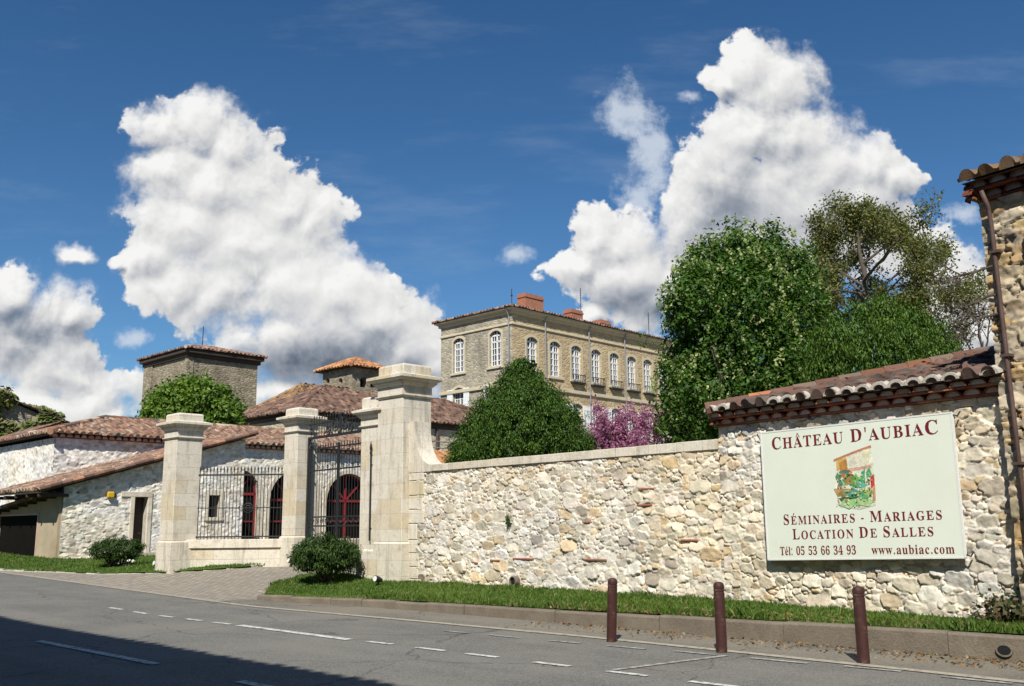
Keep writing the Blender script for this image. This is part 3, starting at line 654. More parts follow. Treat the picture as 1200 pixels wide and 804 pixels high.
# grass blades
def blades(name, sheets, seed):
    rs = np.random.RandomState(seed); Vs = []; Fs = []; Cs = []; n0 = 0
    for (V, F), n, hmin, hmax, trim in sheets:
        f = F[rs.randint(len(F), size=n)]; a, b = rs.rand(n, 1), rs.rand(n, 1)
        p = (V[f[:, 0]] * (1 - a) + V[f[:, 1]] * a) * (1 - b) + (V[f[:, 3]] * (1 - a) + V[f[:, 2]] * a) * b
        p = p + rs.randn(n, 3) * [.03, .03, 0]
        h = (hmin + (hmax - hmin) * rs.rand(n) ** 1.6) * (1 + 1.0 * np.clip(fbm(p[:, 0] * 1.6, p[:, 1] * 1.6, seed, 3), -.4, .8)); q = rs.rand(n) * 6.283; w = .007 + .008 * rs.rand(n); le = h * (.2 + .6 * rs.rand(n)); q2 = rs.rand(n) * 6.283
        sd = np.stack([np.cos(q), np.sin(q), 0 * q], -1) * w[:, None]; ln = np.stack([np.cos(q2) * le, np.sin(q2) * le, h], -1)
        mid = p + ln * [.35, .35, .6]
        V4 = np.stack([p - sd, p + sd, mid + sd * .7, p + ln], 1); Vs.append(V4.reshape(-1, 3)); Fs.append(np.arange(n * 4).reshape(n, 4) + n0); n0 += n * 4
        t = np.clip(.5 + .8 * fbm(p[:, 0] * .9 + 9, p[:, 1] * .9, seed + 4, 3) + .25 * rs.randn(n), 0, 1)[:, None]
        c = np.array([.050, .115, .013]) * (1 - t) + np.array([.125, .19, .032]) * t; dry = rs.rand(n) < .05 + .30 * np.clip(fbm(p[:, 0] * 1.1 + 30, p[:, 1] * 1.6, seed + 9, 3) - .05, 0, 1); c[dry] = [.26, .22, .10]; Cs.append(c)
    return tag(mesh(name, np.concatenate(Vs), np.concatenate(Fs), MAT['grass'], col=np.concatenate(Cs)), kind='stuff', label='short green grass with a few dry blades growing on the roadside banks', cat='grass')
LW = loft([(x, y - .28) for x, y in ((-4.2, 13.75), (-8.91, 14.36), (-17.6, 14.74))], [(x, y - .03) for x, y in ((-4.2, 13.75), (-8.91, 14.36), (-17.6, 14.74))], 120, 3, .012)
LK = loft([(x, y + .17) for x, y in KERB[1:-3]], [(x, y + .33) for x, y in KERB[1:-3]], 120, 2, .012)
blades('grass', [(LW, 4500, .03, .10, 0), (LK, 6000, .04, .12, 0), (LR, 90000, .025, .075, 0), (LL, 26000, .03, .08, 0)], 5)
# dry leaves and grit along the kerb at the right
rs = np.random.RandomState(77); n = 2600
x = -3.2 - 8 * rs.rand(n) ** 1.8; y = np.where(rs.rand(n) < .6, 12.5 + .75 * rs.rand(n) ** 1.5 - np.clip(-x - 5, 0, 3) * .03, 12.24 - .75 * rs.rand(n) ** 2.5)
p = np.stack([x, y, hgt(x, y) + np.where(y > 12.40, .04, .014)], -1); q = rs.rand(n) * 6.28; w = .012 + .022 * rs.rand(n)
a = np.stack([np.cos(q), np.sin(q), .5 * rs.randn(n)], -1) * w[:, None]; b = np.stack([-np.sin(q), np.cos(q), .5 * rs.randn(n)], -1) * w[:, None] * .6
pal = np.array([(.22, .12, .05), (.30, .19, .09), (.15, .09, .05), (.36, .27, .16)])
tag(mesh('dry_leaves', np.stack([p - a, p - b, p + a, p + b], 1).reshape(-1, 3), np.arange(4 * n).reshape(n, 4), MAT['leaf'], col=pal[rs.randint(4, size=n)]), 'scattered dry brown leaves lying along the kerb at the right', 'leaves', kind='stuff')

# ================================================================== BOUNDARY WALL
bw = thing('boundary_wall', 'long pale rubble stone wall with a smooth coping between gate pier and tiled outbuilding', 'wall', -13.3, 14.6, .1)
R = rubble(P1, .30, 8.80, .12, 2.86, .015, .055, .175, .020, 11)
mesh('stonework', R[0], R[1], MAT['stone'], bw, col=R[2], dom='POINT', smooth=True)
mb = MB(); mb.box(0.05, 8.79, -.45, -.09, .1, 2.855, f=lambda u, d, z: P1(u, z, d)); mb.build('wall_core', MAT['body'], bw)
mb = MB(); u = .86; k = 0; rs = np.random.RandomState(4)
while u < 8.75:
    e = min(8.79, u + .8 + .3 * rs.rand()); dz = .004 * rs.randn()
    mb.box(u + .002, e - .002, -.48, .045, 2.86, 3.01 + dz + .03 * (u / 8.8), f=lambda a, d, z: P1(a, z, d)); u = e
mb.build('coping', MAT['coping'], bw, bevel=.008)
MAT['old_brick'] = M('old_brick', (.30, .12, .075), .92, .3, 9., .25, 50., .6, 50.)
for bu, bv, bl in ((762, 573, .36), (736, 567, .24), (760, 592, .36), (612, 655, .62), (577, 657, .3), (700, 656, .58), (554, 660, .13), (814, 633, .36), (690, 612, .16)):
    q = onY(bu, bv, 14.55); uu = (q[0] - WA[0]) / (WB - WA)[0] * 8.8; mb = MB(); mb.box(uu - bl / 2, uu + bl / 2, -.05, .030, q[2] - .017, q[2] + .017, f=lambda a, d, z: P1(a, z, d)); mb.build('brick_slip', MAT['old_brick'], bw, bevel=.006)
# sweep up to the pier
poly = [(-.02, 2.86), (.86, 2.86), (.86, 3.01)] + [(.86 - .66 * math.sin(q), 3.01 + .92 * (1 - math.cos(q))) for q in np.linspace(.12, math.pi / 2, 14)] + [(.2, 4.08), (-.02, 4.08)]
mb = MB(); mb.prism(poly, P1, .03, -.46); mb.build('sweep', MAT['coping'], bw)
# quoin stones under the sweep
mb = MB(); rs = np.random.RandomState(9); z = .15
while z < 2.8:
    h = min(2.858 - z, .26 + .12 * rs.rand()); mb.box(-.02, .30 + .30 * rs.rand(), -.4, .022 + .008 * rs.rand(), z, z + h - .012, f=lambda a, d, zz: P1(a, zz, d)); z += h
mb.build('quoin_stones', MAT['ashlar'], bw, bevel=.012)
dh = thing('drain_pipe', 'small dark round drain pipe mouth at the foot of the rubble wall', 'drain', *P1(0, .3, 0)); dq = onY(605, 681, 14.58)
ORG[dh.name] = np.array([dq[0], 14.55, dq[2]]); dh.location = Vector(wld(dq[0], 14.55, dq[2]))
mb = MB(); ring = [(dq[0] + .075 * math.cos(q), 0, dq[2] + .085 * math.sin(q)) for q in np.linspace(0, 6.283, 21)[:-1]]
ro = [(dq[0] + .095 * math.cos(q), 0, dq[2] + .105 * math.sin(q)) for q in np.linspace(0, 6.283, 21)[:-1]]
V = [(x, 14.46, z) for x, _, z in ring] + [(x, 14.46, z) for x, _, z in ro] + [(x, 14.62, z) for x, _, z in ring] + [(x, 14.62, z) for x, _, z in ro]
mb.add(V, [(i, (i + 1) % 20, 20 + (i + 1) % 20, 20 + i) for i in range(20)] + [(i, 40 + i, 40 + (i + 1) % 20, (i + 1) % 20) for i in range(20)] + [(20 + i, 20 + (i + 1) % 20, 60 + (i + 1) % 20, 60 + i) for i in range(20)])
mb.build('pipe', MAT['kerb'], dh)
mb = MB(); mb.add([(x, 14.50, z) for x, _, z in ring], [tuple(range(20))]); mb.build('pipe_bore', MAT['glass'], dh)

# ================================================================== GATE PIER, PILLARS
def pillar(root, x0, x1, y0, y1, zb, zt, plinth=1.25, s=1.0):
    mb = MB(); mb.stack(x0, x1, y0, y1, [(.045, zb), (.045, plinth - .05), (.03, plinth - .02), (.0, plinth)]); mb.build('plinth', MAT['ashlar'], root, bevel=.008)
    zn = zt - .84 * s
    mb = MB(); mb.stack(x0, x1, y0, y1, [(0, plinth + .002), (0, zn)]); mb.build('shaft', MAT['ashlar'], root, bevel=.012)
    mb = MB(); mb.stack(x0, x1, y0, y1, [(0, zn + .002), (.025 * s, zn + .01), (.06 * s, zn + .05 * s), (.06 * s, zn + .075 * s), (.01, zn + .085 * s), (.01, zn + .29 * s), (.05 * s, zn + .32 * s), (.075 * s, zn + .36 * s), (.10 * s, zn + .365 * s), (.10 * s, zn + .40 * s),
             (.15 * s, zn + .44 * s), (.20 * s, zn + .47 * s), (.215 * s, zn + .475 * s), (.215 * s, zn + .54 * s), (.19 * s, zn + .55 * s), (.02, zn + .60 * s)]); mb.build('cornice', MAT['ashlar'], root)
    mb = MB(); mb.stack(x0, x1, y0, y1, [(.0, zn + .58 * s), (.0, zt - .04 * s), (-.04 * s, zt)]); mb.build('cap_block', MAT['ashlar'], root, bevel=.012)
gp = thing('gate_pier', 'tallest pale stone gate pier with moulded cornice and a lower half pier on its left', 'pillar', -18.2, 15.0, .1)
pillar(gp, -18.69, -17.72, 14.55, 15.45, .05, 5.52, 1.25)
hp = bpy.data.objects.new('half_pier', None)
mb = MB(); mb.stack(-19.5, -18.70, 14.66, 15.36, [(.045, .05), (.045, 1.02), (.03, 1.04), (0, 1.06)]); mb.build('plinth', MAT['ashlar'], gp, bevel=.008)
mb = MB(); mb.stack(-19.5, -18.70, 14.66, 15.36, [(0, 1.0), (0, 4.05)]); mb.build('half_shaft', MAT['ashlar'], gp, bevel=.012)
zn = 4.05; s = .82
mb = MB(); mb.stack(-19.5, -18.72, 14.66, 15.36, [(0, zn + .002), (.025 * s, zn + .01), (.06 * s, zn + .05 * s), (.06 * s, zn + .075 * s), (.01, zn + .085 * s), (.01, zn + .29 * s), (.05 * s, zn + .32 * s), (.075 * s, zn + .36 * s), (.10 * s, zn + .365 * s), (.10 * s, zn + .40 * s),
             (.15 * s, zn + .44 * s), (.20 * s, zn + .47 * s), (.215 * s, zn + .475 * s), (.215 * s, zn + .54 * s), (.19 * s, zn + .55 * s), (.02, zn + .60 * s)]); mb.build('half_cornice', MAT['ashlar'], gp)
mb = MB(); mb.stack(-19.5, -18.705, 14.66, 15.36, [(0, zn + .48), (0, 4.80), (-.03, 4.83)]); mb.build('half_cap_block', MAT['ashlar'], gp, bevel=.012)
bpy.data.objects.remove(hp)
lp = thing('gate_pillar', 'leftmost pale stone pillar with moulded cap at the far end of the iron railing', 'pillar', -25.5, 12.9, .4, 'slender gate pillars')
LPX, LPY = -25.86, 12.56; pillar(lp, LPX, LPX + .76, LPY, LPY + .76, .2, 4.80, 1.28, .88)
mp = thing('gate_pillar', 'middle pale stone pillar between the iron railing and the iron gate', 'pillar', -23.1, 15.25, .5, 'slender gate pillars')
MPX, MPY = -23.42, 14.93; pillar(mp, MPX, MPX + .66, MPY, MPY + .66, .3, 4.93, 1.38, .86)
# low stone wall under the railing, railing
fa, fb = np.array([LPX + .60, LPY + .55]), np.array([MPX + .06, MPY + .20]); fd = fb - fa; fl = np.linalg.norm(fd); fd /= fl; fnn = np.array([fd[1], -fd[0]])
FP = lambda u, d, z: (fa[0] + fd[0] * u + fnn[0] * d, fa[1] + fd[1] * u + fnn[1] * d, z)
lw = thing('low_wall', 'low pale stone wall with flat coping carrying the iron railing between two pillars', 'wall', *FP(fl / 2, 0, .4))
mb = MB(); mb.box(-.05, fl + .05, -.2, .14, .25, 1.06, f=FP); mb.build('wall_face', MAT['ashlar'], lw)
mb = MB(); mb.box(-.05, fl + .05, -.25, .20, 1.062, 1.30, f=FP); mb.build('coping', MAT['coping'], lw, bevel=.012)
rl = thing('iron_railing', 'black wrought iron railing of spear topped bars standing on the low wall', 'railing', *FP(0, 0, 1.30))
RZ0, RZ1 = 1.30, 3.30
def loc_part(name, mb, parent, mat):      # part meshes given in the root's own coordinates
    return mb.build(name, mat, parent, localv=True)
rot = lambda u, d, z: tuple(np.array(FP(u, d, z)) - ORG[rl.name])
for nm, z, r in (('bottom_rail', RZ0 + .07, .018), ('middle_rail', RZ0 + .86, .012), ('top_rail', RZ1 - .22, .022)):
    mb = MB(); mb.box(0, fl, -r, r, z - r, z + r, f=rot); loc_part(nm, mb, rl, MAT['iron'])
bar = MB(); bar.tube([(0, 0, 0), (0, 0, RZ1 - RZ0 - .13)], .0105, 6); bar.lathe(0, 0, [(.010, RZ1 - RZ0 - .14), (.022, RZ1 - RZ0 - .12), (.012, RZ1 - RZ0 - .10), (.024, RZ1 - RZ0 - .06), (.002, RZ1 - RZ0 + .03)], 6)
b0 = None
for i, u in enumerate(np.linspace(.06, fl - .06, 29)):
    if b0 is None: b0 = loc_part('bar', bar, rl, MAT['iron']); o = b0
    else: o = b0.copy(); COL.objects.link(o); o.parent = rl
    o.location = Vector(rot(u, 0, RZ0))
mb = MB(); uc = fl * .585; zc = RZ0 + .86
def ringm(mb, f, u, z, r, t, d=.012, n=20):
    mb.tube([f(u + r * math.cos(q), d, z + r * math.sin(q)) for q in np.linspace(0, 6.2832, n + 1)], t, 5, caps=False)
ringm(mb, rot, uc, zc, .13, .012); ringm(mb, rot, uc, zc, .07, .01)
for sgn in (-1, 1):
    ringm(mb, rot, uc + sgn * .20, zc, .065, .01)
loc_part('rosette', mb, rl, MAT['iron'])
mb = MB(); mb.tube([rot(.0, .0, RZ1 - .2), rot(.0, -.28, RZ1 - .52), rot(.0, -.55, RZ1 - .8), rot(0, -.75, RZ1 - 1.6)], .018, 6); mb.tube([rot(.0, -.28, RZ1 - .52), rot(.18, -.3, RZ1 - .54)], .014, 5); loc_part('stay', mb, rl, MAT['iron'])

# ------------------------------------------------------------------ iron gate with overthrow
ga = np.array([MPX + .66, MPY + .36]); gb = np.array([-19.5, 15.02]); gd = gb - ga; gl_ = np.linalg.norm(gd); gd /= gl_; gn = np.array([gd[1], -gd[0]])
GP = lambda u, d, z: (ga[0] + gd[0] * u + gn[0] * d, ga[1] + gd[1] * u + gn[1] * d, z)
gt = thing('iron_gate', 'black wrought iron double gate under a scrolled overthrow between two stone pillars', 'gate', *GP(0, 0, .55)); GO = ORG[gt.name]
GL = lambda u, d, z: tuple(np.array(GP(u, d, z)) - GO)
GT = 4.02
for nm, z0, z1, t in (('lower_overthrow_rail', GT, GT + .07, .025), ('upper_overthrow_rail', GT + .40, GT + .43, .014)):
    mb = MB(); mb.box(.02, gl_ - .01, -t, t, z0, z1, f=GL); loc_part(nm, mb, gt, MAT['iron'])
for u in (.06, gl_ - .05):
    mb = MB(); mb.box(u - .04, u + .04, -.04, .04, .45, GT + .05, f=GL); loc_part('gate_post', mb, gt, MAT['iron'])
pk = MB(); pk.tube([(0, 0, 0), (0, 0, .50)], .009, 5); pk.lathe(0, 0, [(.009, .48), (.018, .51), (.002, .60)], 6); p0 = None
for u in np.linspace(.14, gl_ - .12, 22):
    if p0 is None: p0 = loc_part('picket', pk, gt, MAT['iron']); o = p0
    else: o = p0.copy(); COL.objects.link(o); o.parent = gt
    o.location = Vector(GL(u, 0, GT + .07))
def scroll(mb, f, u, z, r, a0, turns, t, d=.02):
    n = int(18 * abs(turns)); pts = []
    for i in range(n + 1):
        q = a0 + 6.283 * turns * i / n; rr = r * (1 - .72 * i / n); pts.append(f(u + rr * math.cos(q), d, z + rr * math.sin(q)))
    mb.tube(pts, t, 5)
mb = MB(); um = gl_ * .52
for sgn in (-1, 1):
    scroll(mb, GL, um + sgn * .26, GT + .28, .19, math.pi / 2, sgn * 1.4, .02); scroll(mb, GL, um + sgn * .62, GT + .20, .13, -math.pi / 2, -sgn * 1.3, .018)
    mb.tube([GL(um + sgn * .05, .02, GT + .08), GL(um + sgn * .16, .02, GT + .3), GL(um + sgn * .1, .02, GT + .5)], .018, 5)
    mb.tube([GL(um + sgn * .42, .02, GT + .08), GL(um + sgn * .5, .02, GT + .3), GL(um + sgn * .82, .02, GT + .1)], .016, 5)
mb.tube([GL(um, .02, GT + .07), GL(um, .02, GT + .62)], .018, 5)
loc_part('scrollwork', mb, gt, MAT['iron'])
mb = MB(); scroll(mb, GL, .2, GT - .16, .12, math.pi, 1.2, .018); loc_part('bracket', mb, gt, MAT['iron'])
mb = MB(); scroll(mb, GL, .17, GT + .22, .10, 0, 1.2, .016); loc_part('bracket', mb, gt, MAT['iron'])
def leaf_gate(ua, ub):
    lv = bpy.data.objects.new('gate_leaf', None); COL.objects.link(lv); lv.parent = gt
    fr_ = MB()
    for z in (.64, 1.62, 1.86, 3.12, 3.72): fr_.box(ua, ub, -.016, .016, z, z + .04, f=GL)
    for u in (ua + .02, ub - .02): fr_.box(u - .022, u + .022, -.02, .02, .6, 3.84, f=GL)
    fr_.build('leaf_frame', MAT['iron'], lv, localv=True)
    bb = MB(); bb.tube([(0, 0, 0), (0, 0, 3.16)], .0095, 5); bb.lathe(0, 0, [(.0095, 3.14), (.018, 3.18), (.002, 3.28)], 6); q0 = None
    for u in np.linspace(ua + .13, ub - .13, 10):
        if q0 is None: q0 = bb.build('bar', MAT['iron'], lv, localv=True); o = q0
        else: o = q0.copy(); COL.objects.link(o); o.parent = lv
        o.location = Vector(GL(u, 0, .62))
    n = 5
    for i in range(n):
        u = ua + .13 + (ub - ua - .26) * (i + .5) / n; sc = MB(); scroll(sc, GL, u, 1.76, .085, 0, 1.3, .012); sc.build('scroll', MAT['iron'], lv, localv=True); sc = MB(); scroll(sc, GL, u, 3.22, .06, 2, 1.1, .010); sc.build('scroll', MAT['iron'], lv, localv=True)
leaf_gate(.12, gl_ / 2 - .01); leaf_gate(gl_ / 2 + .01, gl_ - .11)
pq = onY(434, 560, 14.6)
ib = thing('iron_post', 'thin black iron rod with a spear tip standing against the pale gate pier', 'iron rod', pq[0], 14.60, 1.27)
mb = MB(); mb.tube([(0, 0, 0), (0, 0, 2.15)], .017, 8); mb.tube([(0, 0, 1.85), (0, .07, 1.85)], .012, 6); mb.tube([(0, 0, .3), (0, .07, .3)], .012, 6); mb.build('rod', MAT['iron'], ib, localv=True)
mb = MB(); mb.lathe(0, 0, [(.017, 2.10), (.034, 2.14), (.02, 2.18), (.034, 2.27), (.002, 2.44)], 8); mb.build('spear_tip', MAT['iron'], ib, localv=True)

# ================================================================== OUTBUILDING WITH TILED ROOF, SIGN
ob = thing('outbuilding', 'low rubble stone outbuilding with an old mossy tiled roof behind the painted sign', 'building', *P2(2.5, .1, 0))
R = rubble(P2, -.0, 5.1, .1, 3.24, .0135, .06, .185, .022, 21)
mesh('stonework', R[0], R[1], MAT['stone'], ob, col=R[2], dom='POINT', smooth=True)
mb = MB(); mb.box(0.0, 5.1, -6.1, -.09, .1, 3.26, f=lambda p, d, z: P2(p, z, d)); mb.build('wall_core', MAT['body'], ob)
MAT['clay'] = M('genoise_clay', None, .9, .25, 5., .2, 40., .4, 60., spec=.15)
def genoise(P, u0, u1, z0, rows, pitch, proj, rh, seed, dk=1.):
    rs = np.random.RandomState(seed); mb = MB(); reds = [(.30, .10, .06), (.36, .13, .08), (.24, .085, .055), (.42, .19, .11)]; pale = [(.50, .44, .35), (.42, .36, .28), (.56, .50, .42)]; reds = [tuple(c * dk for c in q) for q in reds]; pale = [tuple(c * dk for c in q) for q in pale]
    for r in range(rows):
        zb = z0 + r * rh; dd = (r + .55) * proj; u = u0
        while u < u1:
            e = min(u1, u + .26 + .1 * rs.rand()); mb.box(u + .004, e - .004, -.05, dd + .012 * rs.randn(), zb, zb + .030, reds[rs.randint(4)], f=lambda a, d, z: P(a, z, d)); u = e
        n = int((u1 - u0) / pitch)
        for i in range(n + 1):
            uc = u0 + (i + (.5 if r % 2 else 0.)) * pitch; ro = pitch * .44; ri = ro - .018; de = (r + 1) * proj + .012 * rs.randn(); hz = rh - .034; zc = zb + .031
            if uc > u1: break
            k = 9; ang = np.linspace(0, math.pi, k); c = reds[rs.randint(4)]
            O = [(uc + ro * math.cos(q), zc + hz * math.sin(q)) for q in ang]; I_ = [(uc + ri * math.cos(q), zc + (hz - .018) * math.sin(q)) for q in ang]
            V = [P(a, z, de) for a, z in O] + [P(a, z, de) for a, z in I_] + [P(a, z, -.04) for a, z in O] + [P(a, z, de - .13) for a, z in I_]
            mb.add(V, [(j, j + 1, k + j + 1, k + j) for j in range(k - 1)] + [(j, 2 * k + j, 2 * k + j + 1, j + 1) for j in range(k - 1)] + [(k + j, k + j + 1, 3 * k + j + 1, 3 * k + j) for j in range(k - 1)], c)
            rec = .012 + .02 * rs.rand()
            mb.add([P(a, z, de - rec) for a, z in I_], [tuple(range(k))], pale[rs.randint(3)])
    return mb
genoise(P2, .0, 5.06, 3.25, 2, .27, .10, .118, 5).build('tile_cornice', MAT['clay'], ob)
PEo = lambda p, z, d: P2(-d, z, -p)
genoise(PEo, -.04, 6.0, 3.252, 2, .27, .05, .117, 8, .8).build('tile_cornice', MAT['clay'], ob)
def frame_tiles(P, p0, d0, z, L, H, poly, tan, **kw):
    O = np.array(P(p0, z, d0)); e = np.array(P(1, 0, 0)) - np.array(P(0, 0, 0)); inn = np.array(P(0, 0, 0)) - np.array(P(0, 0, 1)); c = 1 / math.sqrt(1 + tan * tan)
    return tiles(O, e, inn * c + np.array([0, 0, tan * c]), poly, **kw)
tan = .25; cs = math.sqrt(1 + tan * tan)
T1 = frame_tiles(P2, -.05, .28, 3.50, 0, 0, [(0, 0), (5.13, 0), (5.13, 3.2 * cs), (3.2, 3.2 * cs)], tan, pitch=.27, lap=.34, amp=.085, seed=31, ru=12, pal=OLDT, sag=.05)
PL = lambda p, z, d: P2(-.42 + (-d), z, .42 - p)      # left hip: p runs back into the plot
e_ = np.array(P2(0, 0, 0)) - np.array(P2(0, 0, 1)); u_ = np.array(P2(1, 0, 0)) - np.array(P2(0, 0, 0)); c_ = 1 / cs
T2 = tiles(np.array(P2(-.05, 3.50, .28 - 6.4)), -e_, u_ * c_ + np.array([0, 0, tan * c_]), [(0, 0), (6.4, 0), (3.2, 3.2 * cs)], .27, .34, .085, 33, 8, OLDT)
T3 = tiles(np.array(P2(5.08, 3.50, .28 - 6.4)), -u_, e_ * -c_ + np.array([0, 0, tan * c_]), [(0, 0), (5.13, 0), (1.93, 3.2 * cs), (0, 3.2 * cs)], .27, .34, .085, 34, 6, OLDT)
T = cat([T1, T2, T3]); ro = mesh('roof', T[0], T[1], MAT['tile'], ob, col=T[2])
mb = MB(); hipA, hipR = np.array(P2(-.03, 3.54, .26)), np.array(P2(3.15, 3.54 + 3.2 * tan, -2.92)); ridge(mb, hipA, hipR, .115, 3, [((.34, .14, .07), 4), ((.22, .10, .06), 6), ((.17, .12, .09), 5), ((.15, .08, .06), 5)])
ridge(mb, hipR, P2(5.08, 3.54 + 3.2 * tan, -2.92), .115, 9, OLDT); mb.build('ridge_tiles', MAT['tile'], ro)
mb = MB(); q = [P2(-.01, 3.46, .23), P2(5.06, 3.46, .23), P2(5.06, 3.46, -5.9), P2(-.01, 3.46, -5.9), P2(3.0, 3.4 + 3.2 * tan, -2.92), P2(5.06, 3.4 + 3.2 * tan, -2.92)]
mb.add(q, [(0, 1, 5, 4), (0, 4, 3), (3, 4, 5, 2), (1, 2, 5), (0, 3, 2, 1)], (.13, .09, .07)); mb.build('roof_bed', MAT['wood_dark'], ro)
# mortar lumps over the front tile ends
MAT['lime'] = M('lime_mortar', (.43, .39, .33), .95, .3, 6., .25, 40., .6, 50.)
rs = np.random.RandomState(3)
for i in range(19):
    if rs.rand() < .3: continue
    u = -.05 + .27 * (i + .5); k = 8; rr = .105; ang = np.linspace(.05, 3.09, k); dep = .035 + .05 * rs.rand(); t = .02 + .012 * rs.rand()
    O = [(u + (rr + t) * math.cos(q), 3.487 + (.085 + t) * math.sin(q)) for q in ang]; I_ = [(u + (rr - .015) * math.cos(q), 3.487 + .07 * math.sin(q)) for q in ang]
    V = [P2(a, z, .30) for a, z in O] + [P2(a, z, .30) for a, z in I_] + [P2(a, z + .03, .30 - dep - .05) for a, z in O] + [P2(a, z, .24) for a, z in I_]
    mb = MB(); mb.add(V, [(j, j + 1, k + j + 1, k + j) for j in range(k - 1)] + [(j, 2 * k + j, 2 * k + j + 1, j + 1) for j in range(k - 1)] + [(k + j, k + j + 1, 3 * k + j + 1, 3 * k + j) for j in range(k - 1)]); mb.build('mortar_cap', MAT['lime'], ro)

# ------------------------------------------------------------------ sign board
MAT['sign'] = M('sign_panel', (.70, .74, .63), .5, .05, 1.2, .02, 30., spec=.3, stain=((.55, .55, .45), 1.6, .55, .8, .35))
MAT['sign_edge'] = M('sign_edge', (.70, .70, .66), .5, .05, 2.)
MAT['sign_red'] = M('sign_lettering', (.16, .012, .022), .5, .08, 10.)
MAT['sign_art'] = M('sign_watercolour', None, .5, .45, 9., .35, 45.)
sg = thing('sign_board', 'large cream sign board with dark red lettering fixed to the rubble wall', 'sign', *P2(2.66, 1.0, .1))
SX0, SX1 = 1.024, 4.292; SOFF = .135
zb_ = lambda p: 1.027 + (p - SX0) / (SX1 - SX0) * .098; zt_ = lambda p: 3.053 + (p - SX0) / (SX1 - SX0) * .011
def SP(a, b, d):                       # a, b in 0..1 over the board
    p = SX0 + (SX1 - SX0) * a; return P2(p, zb_(p) + (zt_(p) - zb_(p)) * b, SOFF + d)
mb = MB(); mb.hexa([SP(0, 0, -.03), SP(1, 0, -.03), SP(1, 0, 0), SP(0, 0, 0), SP(0, 1, -.03), SP(1, 1, -.03), SP(1, 1, 0), SP(0, 1, 0)]); pn = mb.build('panel', MAT['sign'], sg)
mb = MB()
for (a0, a1, b0, b1) in ((0, 1, -.006, .006), (0, 1, .994, 1.006), (-.004, .004, 0, 1), (.996, 1.004, 0, 1)):
    mb.hexa([SP(a0, b0, -.034), SP(a1, b0, -.034), SP(a1, b0, .004), SP(a0, b0, .004), SP(a0, b1, -.034), SP(a1, b1, -.034), SP(a1, b1, .004), SP(a0, b1, .004)])
mb.build('edge_trim', MAT['sign_edge'], sg)
for a in (.02, .5, .985):
    for b in (.03, .97):
        mb = MB(); mb.hexa([SP(a - .006, b - .01, -SOFF - .02), SP(a + .006, b - .01, -SOFF - .02), SP(a + .006, b - .01, -.031), SP(a - .006, b - .01, -.031), SP(a - .006, b + .01, -SOFF - .02), SP(a + .006, b + .01, -SOFF - .02), SP(a + .006, b + .01, -.031), SP(a - .006, b + .01, -.031)]); mb.build('bracket', MAT['iron'], sg)
for b in (.985, .02):
    mb = MB(); mb.tube([SP(1.0, b, -.02), SP(1.022, b - .012, -.02), SP(1.03, b + .02, -.05)], .012, 6, caps=True); mb.build('hook', MAT['iron'], sg)
def sign_ab(u, v):
    P0 = P2(0, 0, SOFF); n3 = wld(W2N[0], W2N[1]); p0 = wld(P0[0], P0[1]); d = ray(u, v); t = ((p0 - CAMP) @ n3) / (d @ n3); q = CAMP + d * t; f = fr(q)
    p = (np.array(f[:2]) - np.array(P0[:2])) @ W2D; return (p - SX0) / (SX1 - SX0), (q[2] - zb_(p)) / (zt_(p) - zb_(p))
